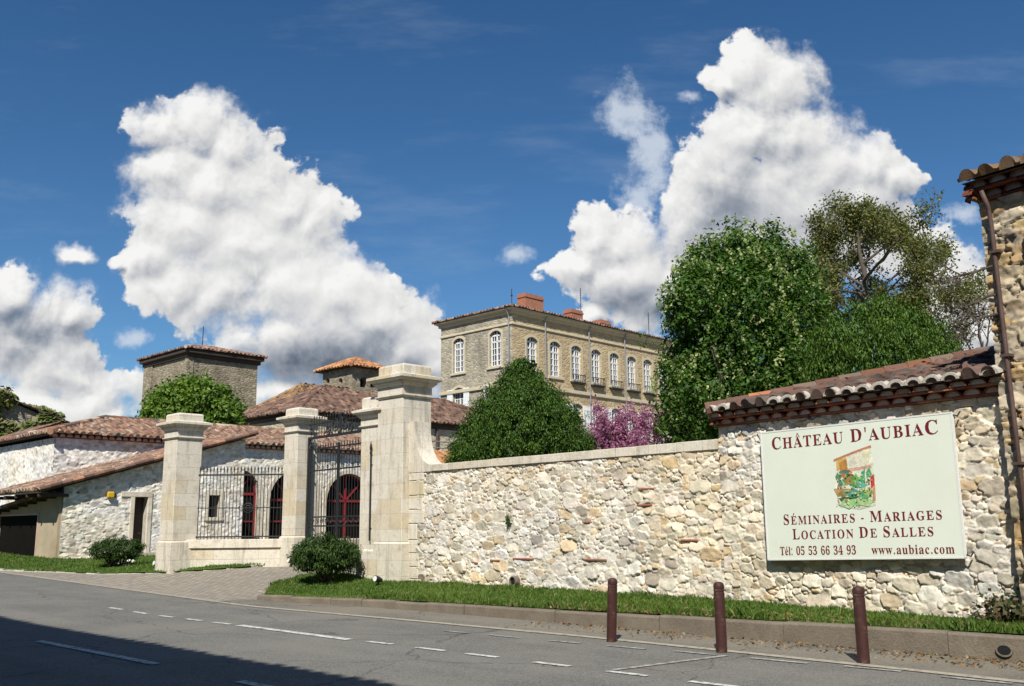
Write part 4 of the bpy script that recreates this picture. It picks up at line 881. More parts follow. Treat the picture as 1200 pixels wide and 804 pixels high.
GLYPHS = {      # serif letter shapes: advance, outline points x, y in thousandths, triangles
    "'": (152, [57,306,44,480,107,480,94,306], [0,2,1,0,3,2]),
    '-': (217, [27,154,27,206,189,206,189,154], [0,2,1,0,3,2]),
    '.': (180, [89,-9,74,-7,60,1,51,15,48,36,51,57,60,71,74,79,89,81,106,79,119,71,129,57,132,36,129,15,119,1,106,-7], [7,9,8,6,9,7,6,10,9,5,10,6,5,11,10,5,12,11,4,12,5,3,12,4,3,13,12,2,13,3,2,14,13,1,14,2,1,15,14,0,15,1]),
    '0': (375, [188,-7,133,1,91,24,60,61,39,111,27,171,23,241,27,311,39,371,60,420,91,456,133,479,189,486,242,479,283,456,314,419,336,370,348,310,353,240,348,171,336,110,314,61,283,24,241,1,188,37,219,50,237,91,246,155,248,240,246,326,237,390,219,429,189,443,157,429,139,390,130,326,127,240,130,155,139,91,157,50], [11,13,12,10,13,11,10,14,13,9,32,10,32,14,10,32,15,14,9,33,32,31,15,32,9,34,33,30,15,31,8,34,9,30,16,15,8,35,34,29,16,30,7,35,8,29,17,16,7,36,35,28,17,29,6,36,7,28,18,17,5,36,6,5,37,36,27,18,28,27,19,18,4,37,5,27,20,19,4,38,37,26,20,27,3,38,4,26,21,20,3,39,38,25,21,26,2,39,3,25,22,21,2,24,39,24,22,25,2,22,24,1,22,2,1,23,22,0,23,1]),
    '3': (375, [163,-7,117,-4,81,5,53,18,34,35,23,54,19,74,23,96,36,113,54,123,76,126,82,89,99,62,125,46,158,40,180,42,199,49,216,61,230,79,238,105,241,139,234,174,214,202,181,221,137,227,95,227,95,269,140,269,178,275,204,296,220,327,225,367,221,400,211,424,193,440,169,445,148,441,133,430,122,413,116,391,113,367,111,341,75,345,47,356,30,374,24,401,34,434,62,461,108,480,173,486,237,479,286,458,317,423,328,377,320,335,298,301,265,275,225,256,252,249,279,238,305,222,326,201,340,174,345,138,341,101,329,70,312,44,288,25,261,10,230,1,197,-5], [48,50,49,47,50,48,47,51,50,46,51,47,46,35,51,35,52,51,46,36,35,34,52,35,46,37,36,33,52,34,45,37,46,45,38,37,32,52,33,32,53,52,45,39,38,44,39,45,31,53,32,44,40,39,31,54,53,43,40,44,30,54,31,43,41,40,42,41,43,30,55,54,29,55,30,29,56,55,28,56,29,27,56,28,27,57,56,25,27,26,25,57,27,25,58,57,25,59,58,25,24,59,24,60,59,23,60,24,23,61,60,22,61,23,21,61,22,21,62,61,20,62,21,20,63,62,19,63,20,19,64,63,9,11,10,8,11,9,7,11,8,18,64,19,18,65,64,6,11,7,6,12,11,17,65,18,5,12,6,17,66,65,5,13,12,16,66,17,4,13,5,15,66,16,4,14,13,15,67,66,14,67,15,4,67,14,3,67,4,3,68,67,2,68,3,2,69,68,1,69,2,1,70,69,0,70,1]),
    '4': (375, [121,0,121,36,140,36,161,38,179,44,191,58,195,84,195,125,9,125,9,166,199,480,293,480,293,169,363,169,363,125,293,125,293,84,297,58,309,44,327,38,348,36,357,36,357,0,56,169,195,169,195,287,195,317,196,351,197,384,199,416,195,406,189,394,182,380,174,366,165,351,158,338,151,327,146,319], [9,29,10,29,11,10,29,12,11,9,30,29,28,12,29,9,31,30,9,32,31,27,12,28,9,33,32,9,34,33,9,35,34,26,12,27,9,36,35,9,37,36,9,23,37,25,12,26,24,12,25,9,24,23,9,12,24,9,13,12,9,14,13,8,14,9,7,14,8,6,15,7,15,14,7,6,16,15,5,16,6,5,17,16,4,17,5,4,18,17,3,18,4,3,19,18,2,19,3,2,20,19,0,2,1,0,20,2,0,21,20,0,22,21]),
    '5': (375, [165,-7,119,-4,84,5,58,18,40,35,30,54,27,75,31,95,42,109,59,118,81,121,82,102,88,83,97,66,111,52,130,43,154,40,176,43,195,50,212,63,226,83,234,111,237,148,231,192,213,223,184,241,146,247,122,246,103,243,87,240,71,235,40,247,62,480,316,480,319,357,281,357,275,380,272,391,267,399,258,404,244,406,105,406,94,281,107,285,126,288,147,291,168,291,238,282,293,256,328,211,340,148,336,108,324,75,306,48,282,27,255,12,226,1,195,-5], [31,41,32,41,33,32,41,40,33,40,39,33,39,38,33,38,34,33,31,42,41,37,34,38,36,34,37,35,34,36,45,47,46,44,47,45,43,47,44,42,47,43,42,48,47,31,48,42,31,26,48,26,25,48,25,49,48,30,29,31,29,28,31,28,27,31,27,26,31,24,49,25,23,49,24,23,50,49,22,50,23,21,50,22,21,51,50,9,11,10,8,11,9,20,51,21,7,11,8,20,52,51,7,12,11,6,12,7,6,13,12,19,52,20,5,13,6,19,53,52,5,14,13,18,53,19,4,14,5,4,15,14,17,53,18,17,54,53,4,16,15,16,54,17,4,54,16,3,54,4,3,55,54,2,55,3,2,56,55,1,56,2,1,57,56,0,57,1]),
    '6': (375, [197,-7,150,-1,109,18,76,49,51,93,35,151,30,222,33,275,42,325,57,370,77,409,104,441,137,466,176,481,222,486,261,484,291,476,313,464,329,449,338,431,340,412,336,393,322,376,298,364,260,360,259,380,256,400,251,419,243,434,232,443,216,447,180,435,152,401,134,345,125,269,141,278,161,286,186,292,218,294,273,285,315,258,343,214,352,155,342,90,313,38,264,5,199,38,222,44,239,64,251,98,255,148,250,196,238,228,219,247,193,253,174,251,154,243,137,232,125,221,131,138,147,81,170,48], [13,15,14,13,16,15,12,16,13,12,17,16,11,17,12,11,30,17,30,18,17,30,19,18,11,31,30,29,19,30,28,19,29,10,31,11,10,32,31,27,19,28,27,20,19,26,20,27,26,21,20,9,32,10,9,33,32,25,21,26,25,22,21,24,22,25,24,23,22,8,33,9,8,34,33,7,34,8,37,39,38,36,39,37,35,39,36,35,40,39,34,40,35,6,34,7,6,55,34,55,54,34,54,40,34,54,53,40,53,41,40,6,56,55,52,41,53,6,57,56,6,58,57,51,41,52,5,58,6,5,59,58,51,42,41,50,42,51,50,43,42,4,59,5,49,43,50,4,60,59,48,43,49,3,60,4,48,44,43,3,61,60,47,44,48,2,61,3,2,46,61,46,44,47,46,45,44,2,45,46,1,45,2,1,0,45]),
    '9': (376, [152,-7,116,-4,88,4,67,17,53,33,45,51,42,69,44,83,50,94,61,102,75,107,87,80,103,56,126,41,156,36,223,84,251,230,234,212,212,198,186,188,155,185,103,194,60,220,33,264,24,324,28,369,42,409,64,441,95,466,133,481,177,486,223,480,264,463,298,433,323,390,340,332,345,261,343,207,334,157,321,111,301,72,274,39,241,14,200,-2,184,233,206,236,224,245,239,260,251,278,245,352,231,403,209,432,181,441,156,434,137,413,125,377,121,328,137,257], [29,31,30,28,31,29,28,32,31,27,32,28,27,52,32,52,33,32,26,52,27,26,53,52,51,33,52,26,54,53,51,34,33,50,34,51,26,55,54,25,55,26,49,34,50,49,35,34,25,56,55,24,56,25,48,35,49,48,36,35,24,57,56,23,57,24,47,36,48,22,57,23,47,37,36,46,37,47,22,44,57,45,16,46,16,37,46,44,16,45,22,16,44,22,17,16,15,37,16,21,17,22,21,18,17,15,38,37,21,19,18,20,19,21,15,39,38,15,40,39,9,11,10,8,11,9,7,11,8,14,40,15,6,11,7,6,12,11,14,41,40,5,12,6,5,13,12,4,13,5,4,14,13,14,42,41,4,42,14,3,42,4,2,42,3,2,43,42,1,43,2,1,0,43]),
    ':': (180, [89,-9,74,-7,60,1,51,15,48,36,51,57,60,71,74,79,89,81,106,79,119,71,129,57,132,36,129,15,119,1,106,-7,89,278,74,281,60,289,51,303,48,324,51,345,60,359,74,367,89,369,106,367,119,359,129,345,132,324,129,303,119,289,106,281], [23,25,24,22,25,23,22,26,25,21,26,22,21,27,26,20,27,21,20,28,27,19,28,20,19,29,28,18,29,19,18,30,29,17,30,18,17,31,30,16,31,17,7,9,8,6,9,7,6,10,9,5,10,6,5,11,10,5,12,11,4,12,5,3,12,4,3,13,12,2,13,3,2,14,13,1,14,2,1,15,14,0,15,1]),
    'A': (437, [-9,0,-9,18,9,21,24,30,36,47,49,75,206,466,224,465,384,87,399,55,411,34,425,22,443,18,443,0,229,0,229,18,270,25,283,46,281,59,273,81,253,132,103,132,79,71,77,65,76,59,75,53,75,48,87,26,124,18,128,18,128,0,113,161,242,161,177,319], [5,7,6,5,33,7,33,8,7,5,31,33,32,8,33,5,21,31,21,32,31,21,20,32,20,8,32,5,22,21,19,8,20,19,9,8,18,9,19,4,22,5,4,23,22,4,24,23,17,9,18,4,25,24,17,10,9,4,26,25,4,27,26,3,27,4,16,10,17,16,11,10,2,27,3,2,28,27,15,11,16,15,12,11,1,28,2,0,28,1,0,29,28,0,30,29,14,12,15,14,13,12]),
    'B': (443, [16,0,16,17,45,22,62,32,72,51,75,82,75,369,73,394,69,412,62,425,51,433,36,437,15,439,15,455,220,455,352,429,396,351,369,283,287,247,385,206,418,132,407,76,371,35,314,9,238,0,182,252,188,252,234,257,263,272,279,301,285,345,281,385,269,412,248,428,216,434,198,432,188,425,183,412,182,391,222,24,259,30,283,49,296,81,301,128,295,176,277,208,245,225,197,231,182,231,182,65,184,46,190,33,202,26], [12,14,13,12,34,14,34,15,14,11,34,12,10,34,11,10,35,34,33,15,34,9,35,10,9,36,35,33,16,15,32,16,33,8,36,9,8,37,36,7,37,8,31,16,32,7,38,37,6,38,7,6,25,38,30,16,31,5,25,6,30,17,16,29,17,30,28,17,29,28,18,17,27,18,28,26,18,27,5,26,25,5,48,26,48,18,26,48,47,18,47,46,18,46,19,18,5,49,48,45,19,46,44,19,45,44,20,19,43,20,44,43,21,20,42,21,43,4,49,5,41,21,42,41,22,21,4,50,49,3,50,4,40,22,41,3,51,50,40,23,22,3,52,51,2,52,3,39,23,40,2,39,52,2,23,39,1,23,2,0,23,1,0,24,23]),
    'C': (468, [257,-11,193,-3,137,20,91,56,56,104,34,162,26,228,34,294,56,351,92,399,139,435,195,458,259,465,309,459,367,440,377,436,388,435,408,443,419,465,437,465,437,308,420,308,392,364,356,407,313,434,265,443,174,389,144,226,177,74,278,24,318,29,358,45,395,71,428,106,447,89,365,14], [11,13,12,17,19,18,17,20,19,11,14,13,10,25,11,25,14,11,10,26,25,24,14,25,16,20,17,24,15,14,24,16,15,24,23,16,23,22,16,22,20,16,9,26,10,8,26,9,8,27,26,21,20,22,7,27,8,6,27,7,5,27,6,5,28,27,4,28,5,32,34,33,3,28,4,32,35,34,3,29,28,31,35,32,2,29,3,30,35,31,29,35,30,2,35,29,1,35,2,1,0,35]),
    'D': (496, [20,0,20,17,47,21,63,30,71,46,74,75,74,374,71,407,61,426,43,435,15,439,15,455,222,455,328,441,405,396,452,325,468,228,408,57,228,0,222,24,279,37,319,75,343,139,351,229,319,382,223,433,202,431,190,423,184,409,182,385,182,72,184,48,190,34,202,27], [10,12,11,10,13,12,10,25,13,25,14,13,9,25,10,8,25,9,8,26,25,24,14,25,8,27,26,7,27,8,7,28,27,7,29,28,6,29,7,24,15,14,6,30,29,23,15,24,5,30,6,23,16,15,22,16,23,22,17,16,21,17,22,20,17,21,4,30,5,4,31,30,20,18,17,4,32,31,3,32,4,19,18,20,3,33,32,2,33,3,2,19,33,2,18,19,1,18,2,0,18,1]),
    'E': (442, [14,0,14,17,44,20,62,30,72,48,75,78,75,369,72,405,62,425,44,435,16,439,16,455,399,455,399,320,383,320,369,373,340,406,295,424,232,430,213,430,200,428,191,424,186,417,184,405,183,388,183,246,193,246,232,252,259,269,277,300,288,345,304,345,304,118,287,118,282,154,273,181,259,201,241,213,216,220,185,222,183,222,183,67,185,47,192,35,206,29,230,28,276,30,313,39,345,53,371,75,393,105,411,143,430,143,402,0], [10,12,11,10,18,12,18,17,12,17,16,12,16,15,12,15,13,12,9,18,10,8,18,9,8,19,18,8,20,19,8,21,20,7,21,8,7,22,21,7,23,22,7,24,23,6,24,7,6,25,24,14,13,15,5,25,6,29,31,30,29,32,31,28,32,29,27,35,28,35,32,28,26,36,27,36,35,27,5,26,25,5,40,26,40,39,26,39,38,26,38,37,26,37,36,26,5,41,40,34,32,35,33,32,34,50,52,51,50,53,52,49,53,50,4,41,5,48,53,49,4,42,41,47,53,48,3,42,4,3,43,42,46,53,47,3,44,43,45,53,46,2,44,3,2,45,44,2,53,45,1,53,2,0,53,1]),
    'G': (508, [268,-10,200,-3,141,19,93,55,57,103,35,161,28,229,35,295,57,352,93,399,139,435,195,458,257,465,311,459,369,441,379,437,388,436,398,438,406,443,412,452,419,465,437,465,437,308,420,308,403,346,382,379,357,406,329,426,299,439,267,443,176,389,146,228,154,135,180,67,221,26,275,13,308,16,328,27,339,45,343,71,343,128,339,154,329,170,309,179,275,182,275,198,500,198,500,182,473,179,457,171,449,155,446,128,446,29,357,0], [11,13,12,19,21,20,19,22,21,11,14,13,10,29,11,29,14,11,18,22,19,10,30,29,28,14,29,17,22,18,28,15,14,27,15,28,16,22,17,27,16,15,27,26,16,26,25,16,25,22,16,9,30,10,8,30,9,8,31,30,24,22,25,7,31,8,23,22,24,6,31,7,5,31,6,5,32,31,44,46,45,44,47,46,43,47,44,43,48,47,43,49,48,42,49,43,42,50,49,41,50,42,4,32,5,41,51,50,40,51,41,4,33,32,40,52,51,39,52,40,3,33,4,38,52,39,3,34,33,2,34,3,37,52,38,37,53,52,36,53,37,2,35,34,1,35,2,35,53,36,1,53,35,1,0,53]),
    'H': (523, [15,0,15,17,45,22,62,32,72,50,75,81,75,379,71,406,62,424,44,434,16,439,16,455,242,455,242,439,220,436,204,432,193,425,187,415,183,400,182,379,182,251,342,251,342,379,341,400,337,415,331,425,320,432,304,436,282,439,282,455,507,455,507,439,478,434,461,424,452,407,449,379,449,81,452,52,461,33,478,22,507,17,507,0,282,0,282,17,311,21,329,31,339,49,342,81,342,221,182,221,182,81,185,50,194,32,212,22,242,17,242,0], [10,12,11,10,13,12,28,30,29,28,31,30,9,13,10,9,14,13,27,31,28,27,32,31,9,15,14,26,32,27,8,15,9,26,33,32,8,16,15,25,33,26,8,17,16,24,33,25,24,34,33,7,17,8,7,18,17,23,34,24,23,35,34,6,18,7,6,19,18,22,35,23,5,19,6,5,20,19,21,35,22,21,36,35,5,49,20,49,21,20,49,48,21,48,36,21,5,50,49,47,36,48,4,50,5,4,51,50,46,36,47,46,37,36,46,38,37,3,51,4,3,52,51,45,38,46,45,39,38,2,52,3,2,53,52,44,39,45,44,40,39,1,53,2,1,54,53,43,40,44,0,54,1,0,55,54,42,40,43,42,41,40]),
    'I': (260, [13,0,13,17,42,23,61,32,72,49,75,75,75,387,72,412,63,427,45,435,13,439,13,455,244,455,244,439,214,435,196,427,186,412,183,387,183,77,184,59,187,44,194,34,206,26,223,21,246,17,246,0], [10,12,11,10,13,12,9,13,10,9,14,13,8,14,9,8,15,14,7,15,8,7,16,15,6,16,7,6,17,16,5,17,6,5,18,17,5,19,18,4,19,5,4,20,19,3,20,4,3,21,20,3,22,21,2,22,3,2,23,22,1,23,2,1,24,23,0,24,1,0,25,24]),
    'L': (427, [15,0,15,17,45,22,62,32,72,50,75,81,75,379,71,407,62,425,44,434,16,439,16,455,250,455,250,439,226,437,208,434,196,427,188,416,183,401,182,379,182,83,183,62,185,47,191,37,200,31,214,28,234,28,278,31,315,40,345,56,370,80,391,112,409,154,427,154,402,0], [10,12,11,10,13,12,9,13,10,9,14,13,9,15,14,8,15,9,8,16,15,8,17,16,7,17,8,7,18,17,6,18,7,6,19,18,5,19,6,5,20,19,31,33,32,31,34,33,30,34,31,5,21,20,4,21,5,29,34,30,4,22,21,28,34,29,3,22,4,3,23,22,27,34,28,3,24,23,2,24,3,2,25,24,26,34,27,2,26,25,2,34,26,1,34,2,0,34,1]),
    'M': (634, [14,0,14,17,43,22,61,32,72,50,75,79,75,382,74,402,71,416,64,426,53,432,37,436,15,439,15,455,185,455,317,142,449,455,617,455,617,439,590,433,573,423,563,405,560,378,560,85,561,61,565,43,571,31,582,23,596,19,617,17,617,0,396,0,396,17,417,20,433,25,443,32,450,44,453,61,455,83,455,399,288,0,270,0,105,389,105,80,109,48,120,30,139,20,169,17,169,0], [12,14,13,12,11,14,11,10,14,10,9,14,9,42,14,42,15,14,15,39,16,39,17,16,39,19,17,19,18,17,39,20,19,8,42,9,39,21,20,7,42,8,39,22,21,6,42,7,15,40,39,38,22,39,6,43,42,41,15,42,5,43,6,38,23,22,41,40,15,38,24,23,37,24,38,5,44,43,4,44,5,36,24,37,36,25,24,3,44,4,3,45,44,35,25,36,35,26,25,34,26,35,2,45,3,34,27,26,2,46,45,33,27,34,33,28,27,1,46,2,1,47,46,32,28,33,32,29,28,0,47,1,0,48,47,31,29,32,31,30,29]),
    'N': (493, [403,-11,107,350,107,79,110,49,119,31,136,21,167,17,167,0,18,0,18,17,39,19,54,23,65,30,71,41,75,57,76,79,76,388,49,421,36,433,28,436,18,439,18,455,156,455,391,169,391,377,390,399,386,414,379,425,369,431,353,436,331,439,331,455,480,455,480,439,450,434,433,425,425,407,422,377,422,-11], [20,22,21,20,19,22,19,18,22,18,23,22,30,32,31,30,33,32,29,33,30,29,34,33,28,34,29,28,35,34,17,23,18,27,35,28,27,36,35,26,36,27,16,23,17,25,36,26,25,37,36,24,37,25,15,1,16,1,23,16,23,37,24,23,38,37,15,2,1,0,23,1,0,38,23,14,2,15,14,3,2,13,3,14,13,4,3,12,4,13,12,5,4,11,5,12,10,5,11,10,6,5,9,6,10,8,6,9,8,7,6]),
    'O': (526, [261,-11,213,-6,169,7,129,29,94,58,66,93,45,134,32,179,28,228,32,276,45,321,66,362,95,397,130,426,170,448,216,462,265,466,313,462,357,448,397,427,431,399,459,364,481,323,494,277,498,228,494,179,481,134,459,93,430,58,395,29,355,7,310,-6,265,12,351,66,379,228,371,321,348,389,310,430,260,443,174,389,145,228,153,135,177,67,215,26], [15,17,16,15,18,17,14,18,15,14,38,18,38,19,18,13,38,14,13,39,38,37,19,38,36,19,37,36,20,19,12,39,13,36,21,20,11,39,12,11,40,39,35,21,36,35,22,21,10,40,11,35,23,22,9,40,10,34,23,35,34,24,23,8,40,9,7,40,8,7,41,40,33,24,34,33,25,24,6,41,7,33,26,25,6,42,41,5,42,6,33,27,26,4,42,5,33,28,27,4,43,42,32,28,33,3,43,4,32,29,28,2,43,3,32,30,29,2,32,43,2,30,32,1,30,2,1,31,30,0,31,1]),
    'R': (473, [15,0,15,17,45,22,62,32,72,50,75,81,75,379,71,406,62,424,44,434,16,439,16,455,217,455,305,448,367,426,405,388,417,334,392,265,315,224,432,50,443,36,452,26,463,19,478,17,480,17,480,0,338,0,201,212,182,212,182,81,185,50,194,32,212,22,242,17,242,0,182,234,203,234,249,240,280,258,298,290,304,336,284,407,224,431,202,429,190,422,184,409,182,385], [10,12,11,10,13,12,10,42,13,42,14,13,9,42,10,8,42,9,8,43,42,41,14,42,8,44,43,41,15,14,7,44,8,7,45,44,7,46,45,40,15,41,6,46,7,40,16,15,6,35,46,5,35,6,39,16,40,39,17,16,38,17,39,38,18,17,37,18,38,36,18,37,5,28,35,28,36,35,28,18,36,28,27,18,27,19,18,5,29,28,26,19,27,4,29,5,4,30,29,26,20,19,3,30,4,3,31,30,26,21,20,2,31,3,2,32,31,26,22,21,1,32,2,1,33,32,26,23,22,0,33,1,0,34,33,26,24,23,26,25,24]),
    'S': (390, [43,-11,43,158,62,158,83,94,111,50,149,24,197,15,231,20,257,36,273,60,279,89,265,129,225,160,163,191,112,221,77,253,56,289,50,332,54,370,67,403,88,429,115,449,148,462,185,466,206,465,229,461,255,456,282,448,287,447,291,446,296,445,300,445,313,450,320,466,339,466,339,319,322,319,310,354,293,385,272,410,248,429,222,441,194,445,163,440,140,426,125,406,120,380,124,356,137,336,159,319,189,303,253,273,290,253,317,233,337,211,350,188,357,162,359,133,354,93,339,58,314,29,281,8,240,-6,192,-10,175,-9,158,-8,142,-4,126,1,110,6,98,9,90,11,85,12,75,11,69,7,65,0,61,-11], [22,24,23,32,34,33,32,35,34,22,25,24,21,25,22,21,26,25,21,27,26,31,35,32,20,42,21,42,27,21,42,28,27,42,29,28,42,30,29,42,31,30,20,43,42,41,31,42,41,40,31,40,39,31,39,38,31,38,35,31,20,44,43,19,44,20,19,45,44,19,46,45,18,46,19,37,35,38,18,47,46,17,47,18,17,48,47,36,35,37,17,49,48,16,49,17,16,50,49,16,51,50,15,51,16,15,52,51,15,53,52,14,53,15,14,54,53,13,54,14,13,55,54,12,55,13,12,56,55,12,57,56,11,57,12,0,2,1,0,3,2,11,58,57,10,58,11,0,4,3,10,59,58,9,59,10,8,59,9,8,60,59,0,73,4,73,72,4,72,5,4,7,60,8,7,61,60,72,71,5,71,6,5,6,61,7,71,61,6,70,61,71,69,61,70,68,61,69,68,62,61,0,74,73,67,62,68,66,62,67,0,75,74,65,62,66,65,63,62,64,63,65]),
    'T': (423, [92,0,92,17,123,21,142,31,152,50,156,81,156,433,149,433,102,426,65,403,41,367,29,318,11,318,11,455,410,455,410,317,394,317,357,404,269,433,263,433,263,81,267,49,276,30,296,21,328,17,328,0], [12,10,13,10,9,13,9,8,13,8,7,13,7,14,13,7,19,14,19,18,14,18,17,14,17,15,14,6,19,7,5,19,6,5,20,19,16,15,17,12,11,10,4,20,5,4,21,20,3,21,4,3,22,21,2,22,3,2,23,22,1,23,2,1,24,23,0,24,1,0,25,24]),
    'U': (492, [248,-13,168,-2,114,29,83,81,73,155,73,379,70,406,61,424,43,434,15,439,15,455,240,455,240,439,219,436,202,432,192,425,185,415,182,400,181,379,181,140,186,88,203,51,232,29,275,22,363,56,392,159,392,378,389,406,379,423,360,433,328,439,328,455,474,455,474,439,448,432,433,421,425,404,422,378,422,181,412,92,380,32,325,-2], [9,11,10,9,12,11,30,32,31,30,33,32,8,12,9,8,13,12,29,33,30,29,34,33,8,14,13,7,14,8,28,34,29,28,35,34,7,15,14,7,16,15,6,16,7,27,35,28,27,36,35,6,17,16,5,17,6,26,36,27,26,37,36,5,18,17,4,18,5,4,19,18,25,37,26,25,38,37,25,39,38,24,39,25,3,19,4,3,20,19,24,40,39,3,21,20,2,21,3,23,40,24,2,22,21,23,41,40,2,23,22,1,23,2,1,41,23,1,0,41]),
    '^': (384, [26,179,168,483,201,483,359,179,306,179,185,420,78,179], [0,2,1,0,5,2,5,3,2,0,6,5,4,3,5]),
    'a': (344, [255,-10,216,1,200,35,151,2,95,-9,64,-4,40,11,25,34,20,63,31,104,63,136,119,164,199,190,199,241,196,266,187,282,171,292,148,296,115,290,104,274,106,268,113,257,121,243,123,231,120,215,110,202,95,194,77,191,59,194,45,203,36,218,33,236,37,259,49,278,69,295,95,308,126,316,162,318,223,312,263,292,285,259,293,210,293,62,293,48,295,40,298,36,304,34,312,36,320,42,329,28,294,-1,151,34,162,35,174,41,187,50,199,63,199,169,138,139,118,84,126,46], [36,38,37,35,38,36,35,39,38,34,17,35,17,39,35,34,18,17,16,39,17,33,18,34,15,39,16,15,40,39,33,19,18,14,40,15,32,19,33,32,20,19,32,21,20,13,40,14,31,21,32,13,41,40,31,22,21,31,23,22,12,41,13,30,23,31,30,24,23,29,24,30,29,25,24,12,42,41,28,25,29,28,26,25,27,26,28,11,56,12,56,42,12,11,57,56,55,42,56,10,57,11,10,58,57,9,58,10,8,58,9,8,59,58,7,59,8,54,42,55,54,43,42,53,43,54,53,44,43,7,51,59,47,49,48,52,44,53,52,45,44,46,49,47,52,46,45,51,2,52,2,46,52,51,3,2,1,46,2,6,51,7,1,49,46,6,3,51,1,50,49,5,3,6,5,4,3,0,50,1]),
    'b': (360, [43,-11,43,388,41,414,37,428,26,436,8,439,8,455,138,455,138,279,175,308,221,318,254,313,284,299,308,276,326,245,338,208,342,166,337,118,323,75,300,40,270,13,233,-4,192,-10,148,-1,105,28,53,-11,183,14,213,23,232,49,242,95,245,160,242,213,231,251,212,273,184,280,169,277,155,270,144,257,138,242,138,69,149,28], [5,7,6,5,4,7,4,3,7,3,8,7,2,8,3,1,8,2,0,8,1,9,11,10,9,12,11,8,12,9,8,34,12,34,13,12,8,35,34,33,13,34,0,37,8,37,36,8,36,35,8,33,14,13,32,14,33,0,38,37,31,14,32,31,15,14,0,39,38,30,15,31,30,16,15,30,17,16,29,17,30,29,18,17,28,18,29,28,19,18,0,24,39,24,40,39,27,19,28,27,20,19,0,25,24,23,40,24,23,26,40,26,20,27,23,20,26,23,21,20,22,21,23]),
    'c': (293, [156,-10,119,-5,87,11,59,35,38,68,24,106,19,150,25,196,40,237,64,271,96,297,133,313,175,319,218,314,250,298,271,275,277,245,275,228,266,215,253,207,236,204,206,216,196,251,196,256,197,261,197,266,197,271,190,290,169,297,126,269,112,187,118,123,137,76,166,48,204,38,239,47,271,72,285,60,227,8], [11,13,12,11,14,13,10,14,11,10,28,14,28,15,14,9,28,10,9,29,28,27,15,28,26,15,27,26,16,15,25,16,26,8,29,9,8,30,29,24,16,25,23,16,24,22,16,23,21,16,22,21,17,16,7,30,8,21,18,17,20,18,21,20,19,18,6,30,7,6,31,30,5,31,6,5,32,31,4,32,5,4,33,32,35,37,36,3,33,4,35,38,37,3,34,33,34,38,35,3,38,34,2,38,3,1,38,2,1,0,38]),
    'e': (301, [154,-10,117,-5,85,10,58,35,37,69,24,109,19,157,24,201,38,240,59,273,87,298,120,313,157,318,209,309,249,280,274,234,283,173,283,166,117,166,138,73,199,42,237,53,270,86,285,73,228,11,116,192,201,192,201,215,199,252,193,277,181,292,161,297,127,274,116,203], [11,13,12,10,13,11,10,31,13,31,14,13,9,31,10,9,32,31,30,14,31,29,14,30,29,15,14,28,15,29,9,33,32,8,33,9,27,15,28,7,33,8,27,16,15,26,16,27,7,25,33,6,25,7,6,26,25,6,18,26,18,16,26,18,17,16,6,19,18,5,19,6,4,19,5,21,23,22,4,20,19,21,24,23,3,20,4,20,24,21,3,24,20,2,24,3,2,0,24,1,0,2]),
    'i': (198, [18,0,18,16,35,19,45,26,51,37,52,56,52,252,51,272,47,285,37,291,20,293,21,310,148,310,148,56,150,38,154,26,164,19,180,16,180,0,101,362,81,366,65,376,54,393,50,412,54,432,65,449,81,460,101,463,120,460,137,449,147,432,151,412,147,393,136,376,120,366], [26,28,27,25,28,26,25,29,28,24,29,25,24,30,29,23,30,24,23,31,30,22,31,23,22,32,31,21,32,22,21,33,32,20,33,21,20,34,33,19,34,20,10,12,11,10,9,12,9,8,12,8,13,12,7,13,8,6,13,7,5,13,6,4,13,5,4,14,13,4,15,14,3,15,4,3,16,15,2,16,3,2,17,16,1,17,2,0,17,1,0,18,17]),
    'l': (199, [18,0,18,16,35,19,45,26,51,37,52,56,52,398,51,417,47,429,38,436,20,439,20,455,148,455,148,56,150,38,154,26,164,19,180,16,180,0], [10,12,11,10,9,12,9,8,12,8,7,12,7,13,12,6,13,7,5,13,6,4,13,5,4,14,13,4,15,14,3,15,4,3,16,15,2,16,3,2,17,16,1,17,2,0,17,1,0,18,17]),
    'm': (554, [18,0,18,16,35,19,45,26,51,37,52,56,52,253,51,271,46,284,36,291,19,294,19,310,146,310,146,265,188,305,237,318,292,304,320,261,364,304,418,318,482,292,504,212,504,56,505,38,510,26,520,19,536,16,536,0,377,0,377,16,393,19,403,26,408,38,410,56,410,217,408,241,404,258,394,268,377,271,349,263,324,237,324,56,326,38,331,26,340,19,356,16,356,0,199,0,199,16,215,19,225,26,230,38,232,56,232,217,230,241,226,258,216,268,199,271,170,262,146,235,146,56,148,38,152,27,162,19,177,16,177,0], [14,16,15,18,20,19,10,12,11,10,9,12,9,13,12,13,16,14,13,57,16,57,17,16,17,20,18,17,38,20,38,37,20,37,21,20,8,13,9,7,13,8,13,58,57,56,17,57,17,39,38,6,13,7,36,21,37,55,17,56,6,58,13,17,40,39,6,59,58,55,40,17,35,21,36,54,40,55,5,59,6,34,21,35,53,40,54,53,41,40,5,60,59,52,41,53,33,21,34,33,22,21,4,60,5,4,61,60,51,41,52,51,42,41,32,22,33,32,23,22,4,62,61,50,42,51,50,43,42,31,23,32,31,24,23,3,62,4,3,63,62,49,43,50,49,44,43,30,24,31,30,25,24,2,63,3,2,64,63,48,44,49,48,45,44,29,25,30,29,26,25,1,64,2,0,64,1,0,65,64,47,45,48,47,46,45,28,26,29,28,27,26]),
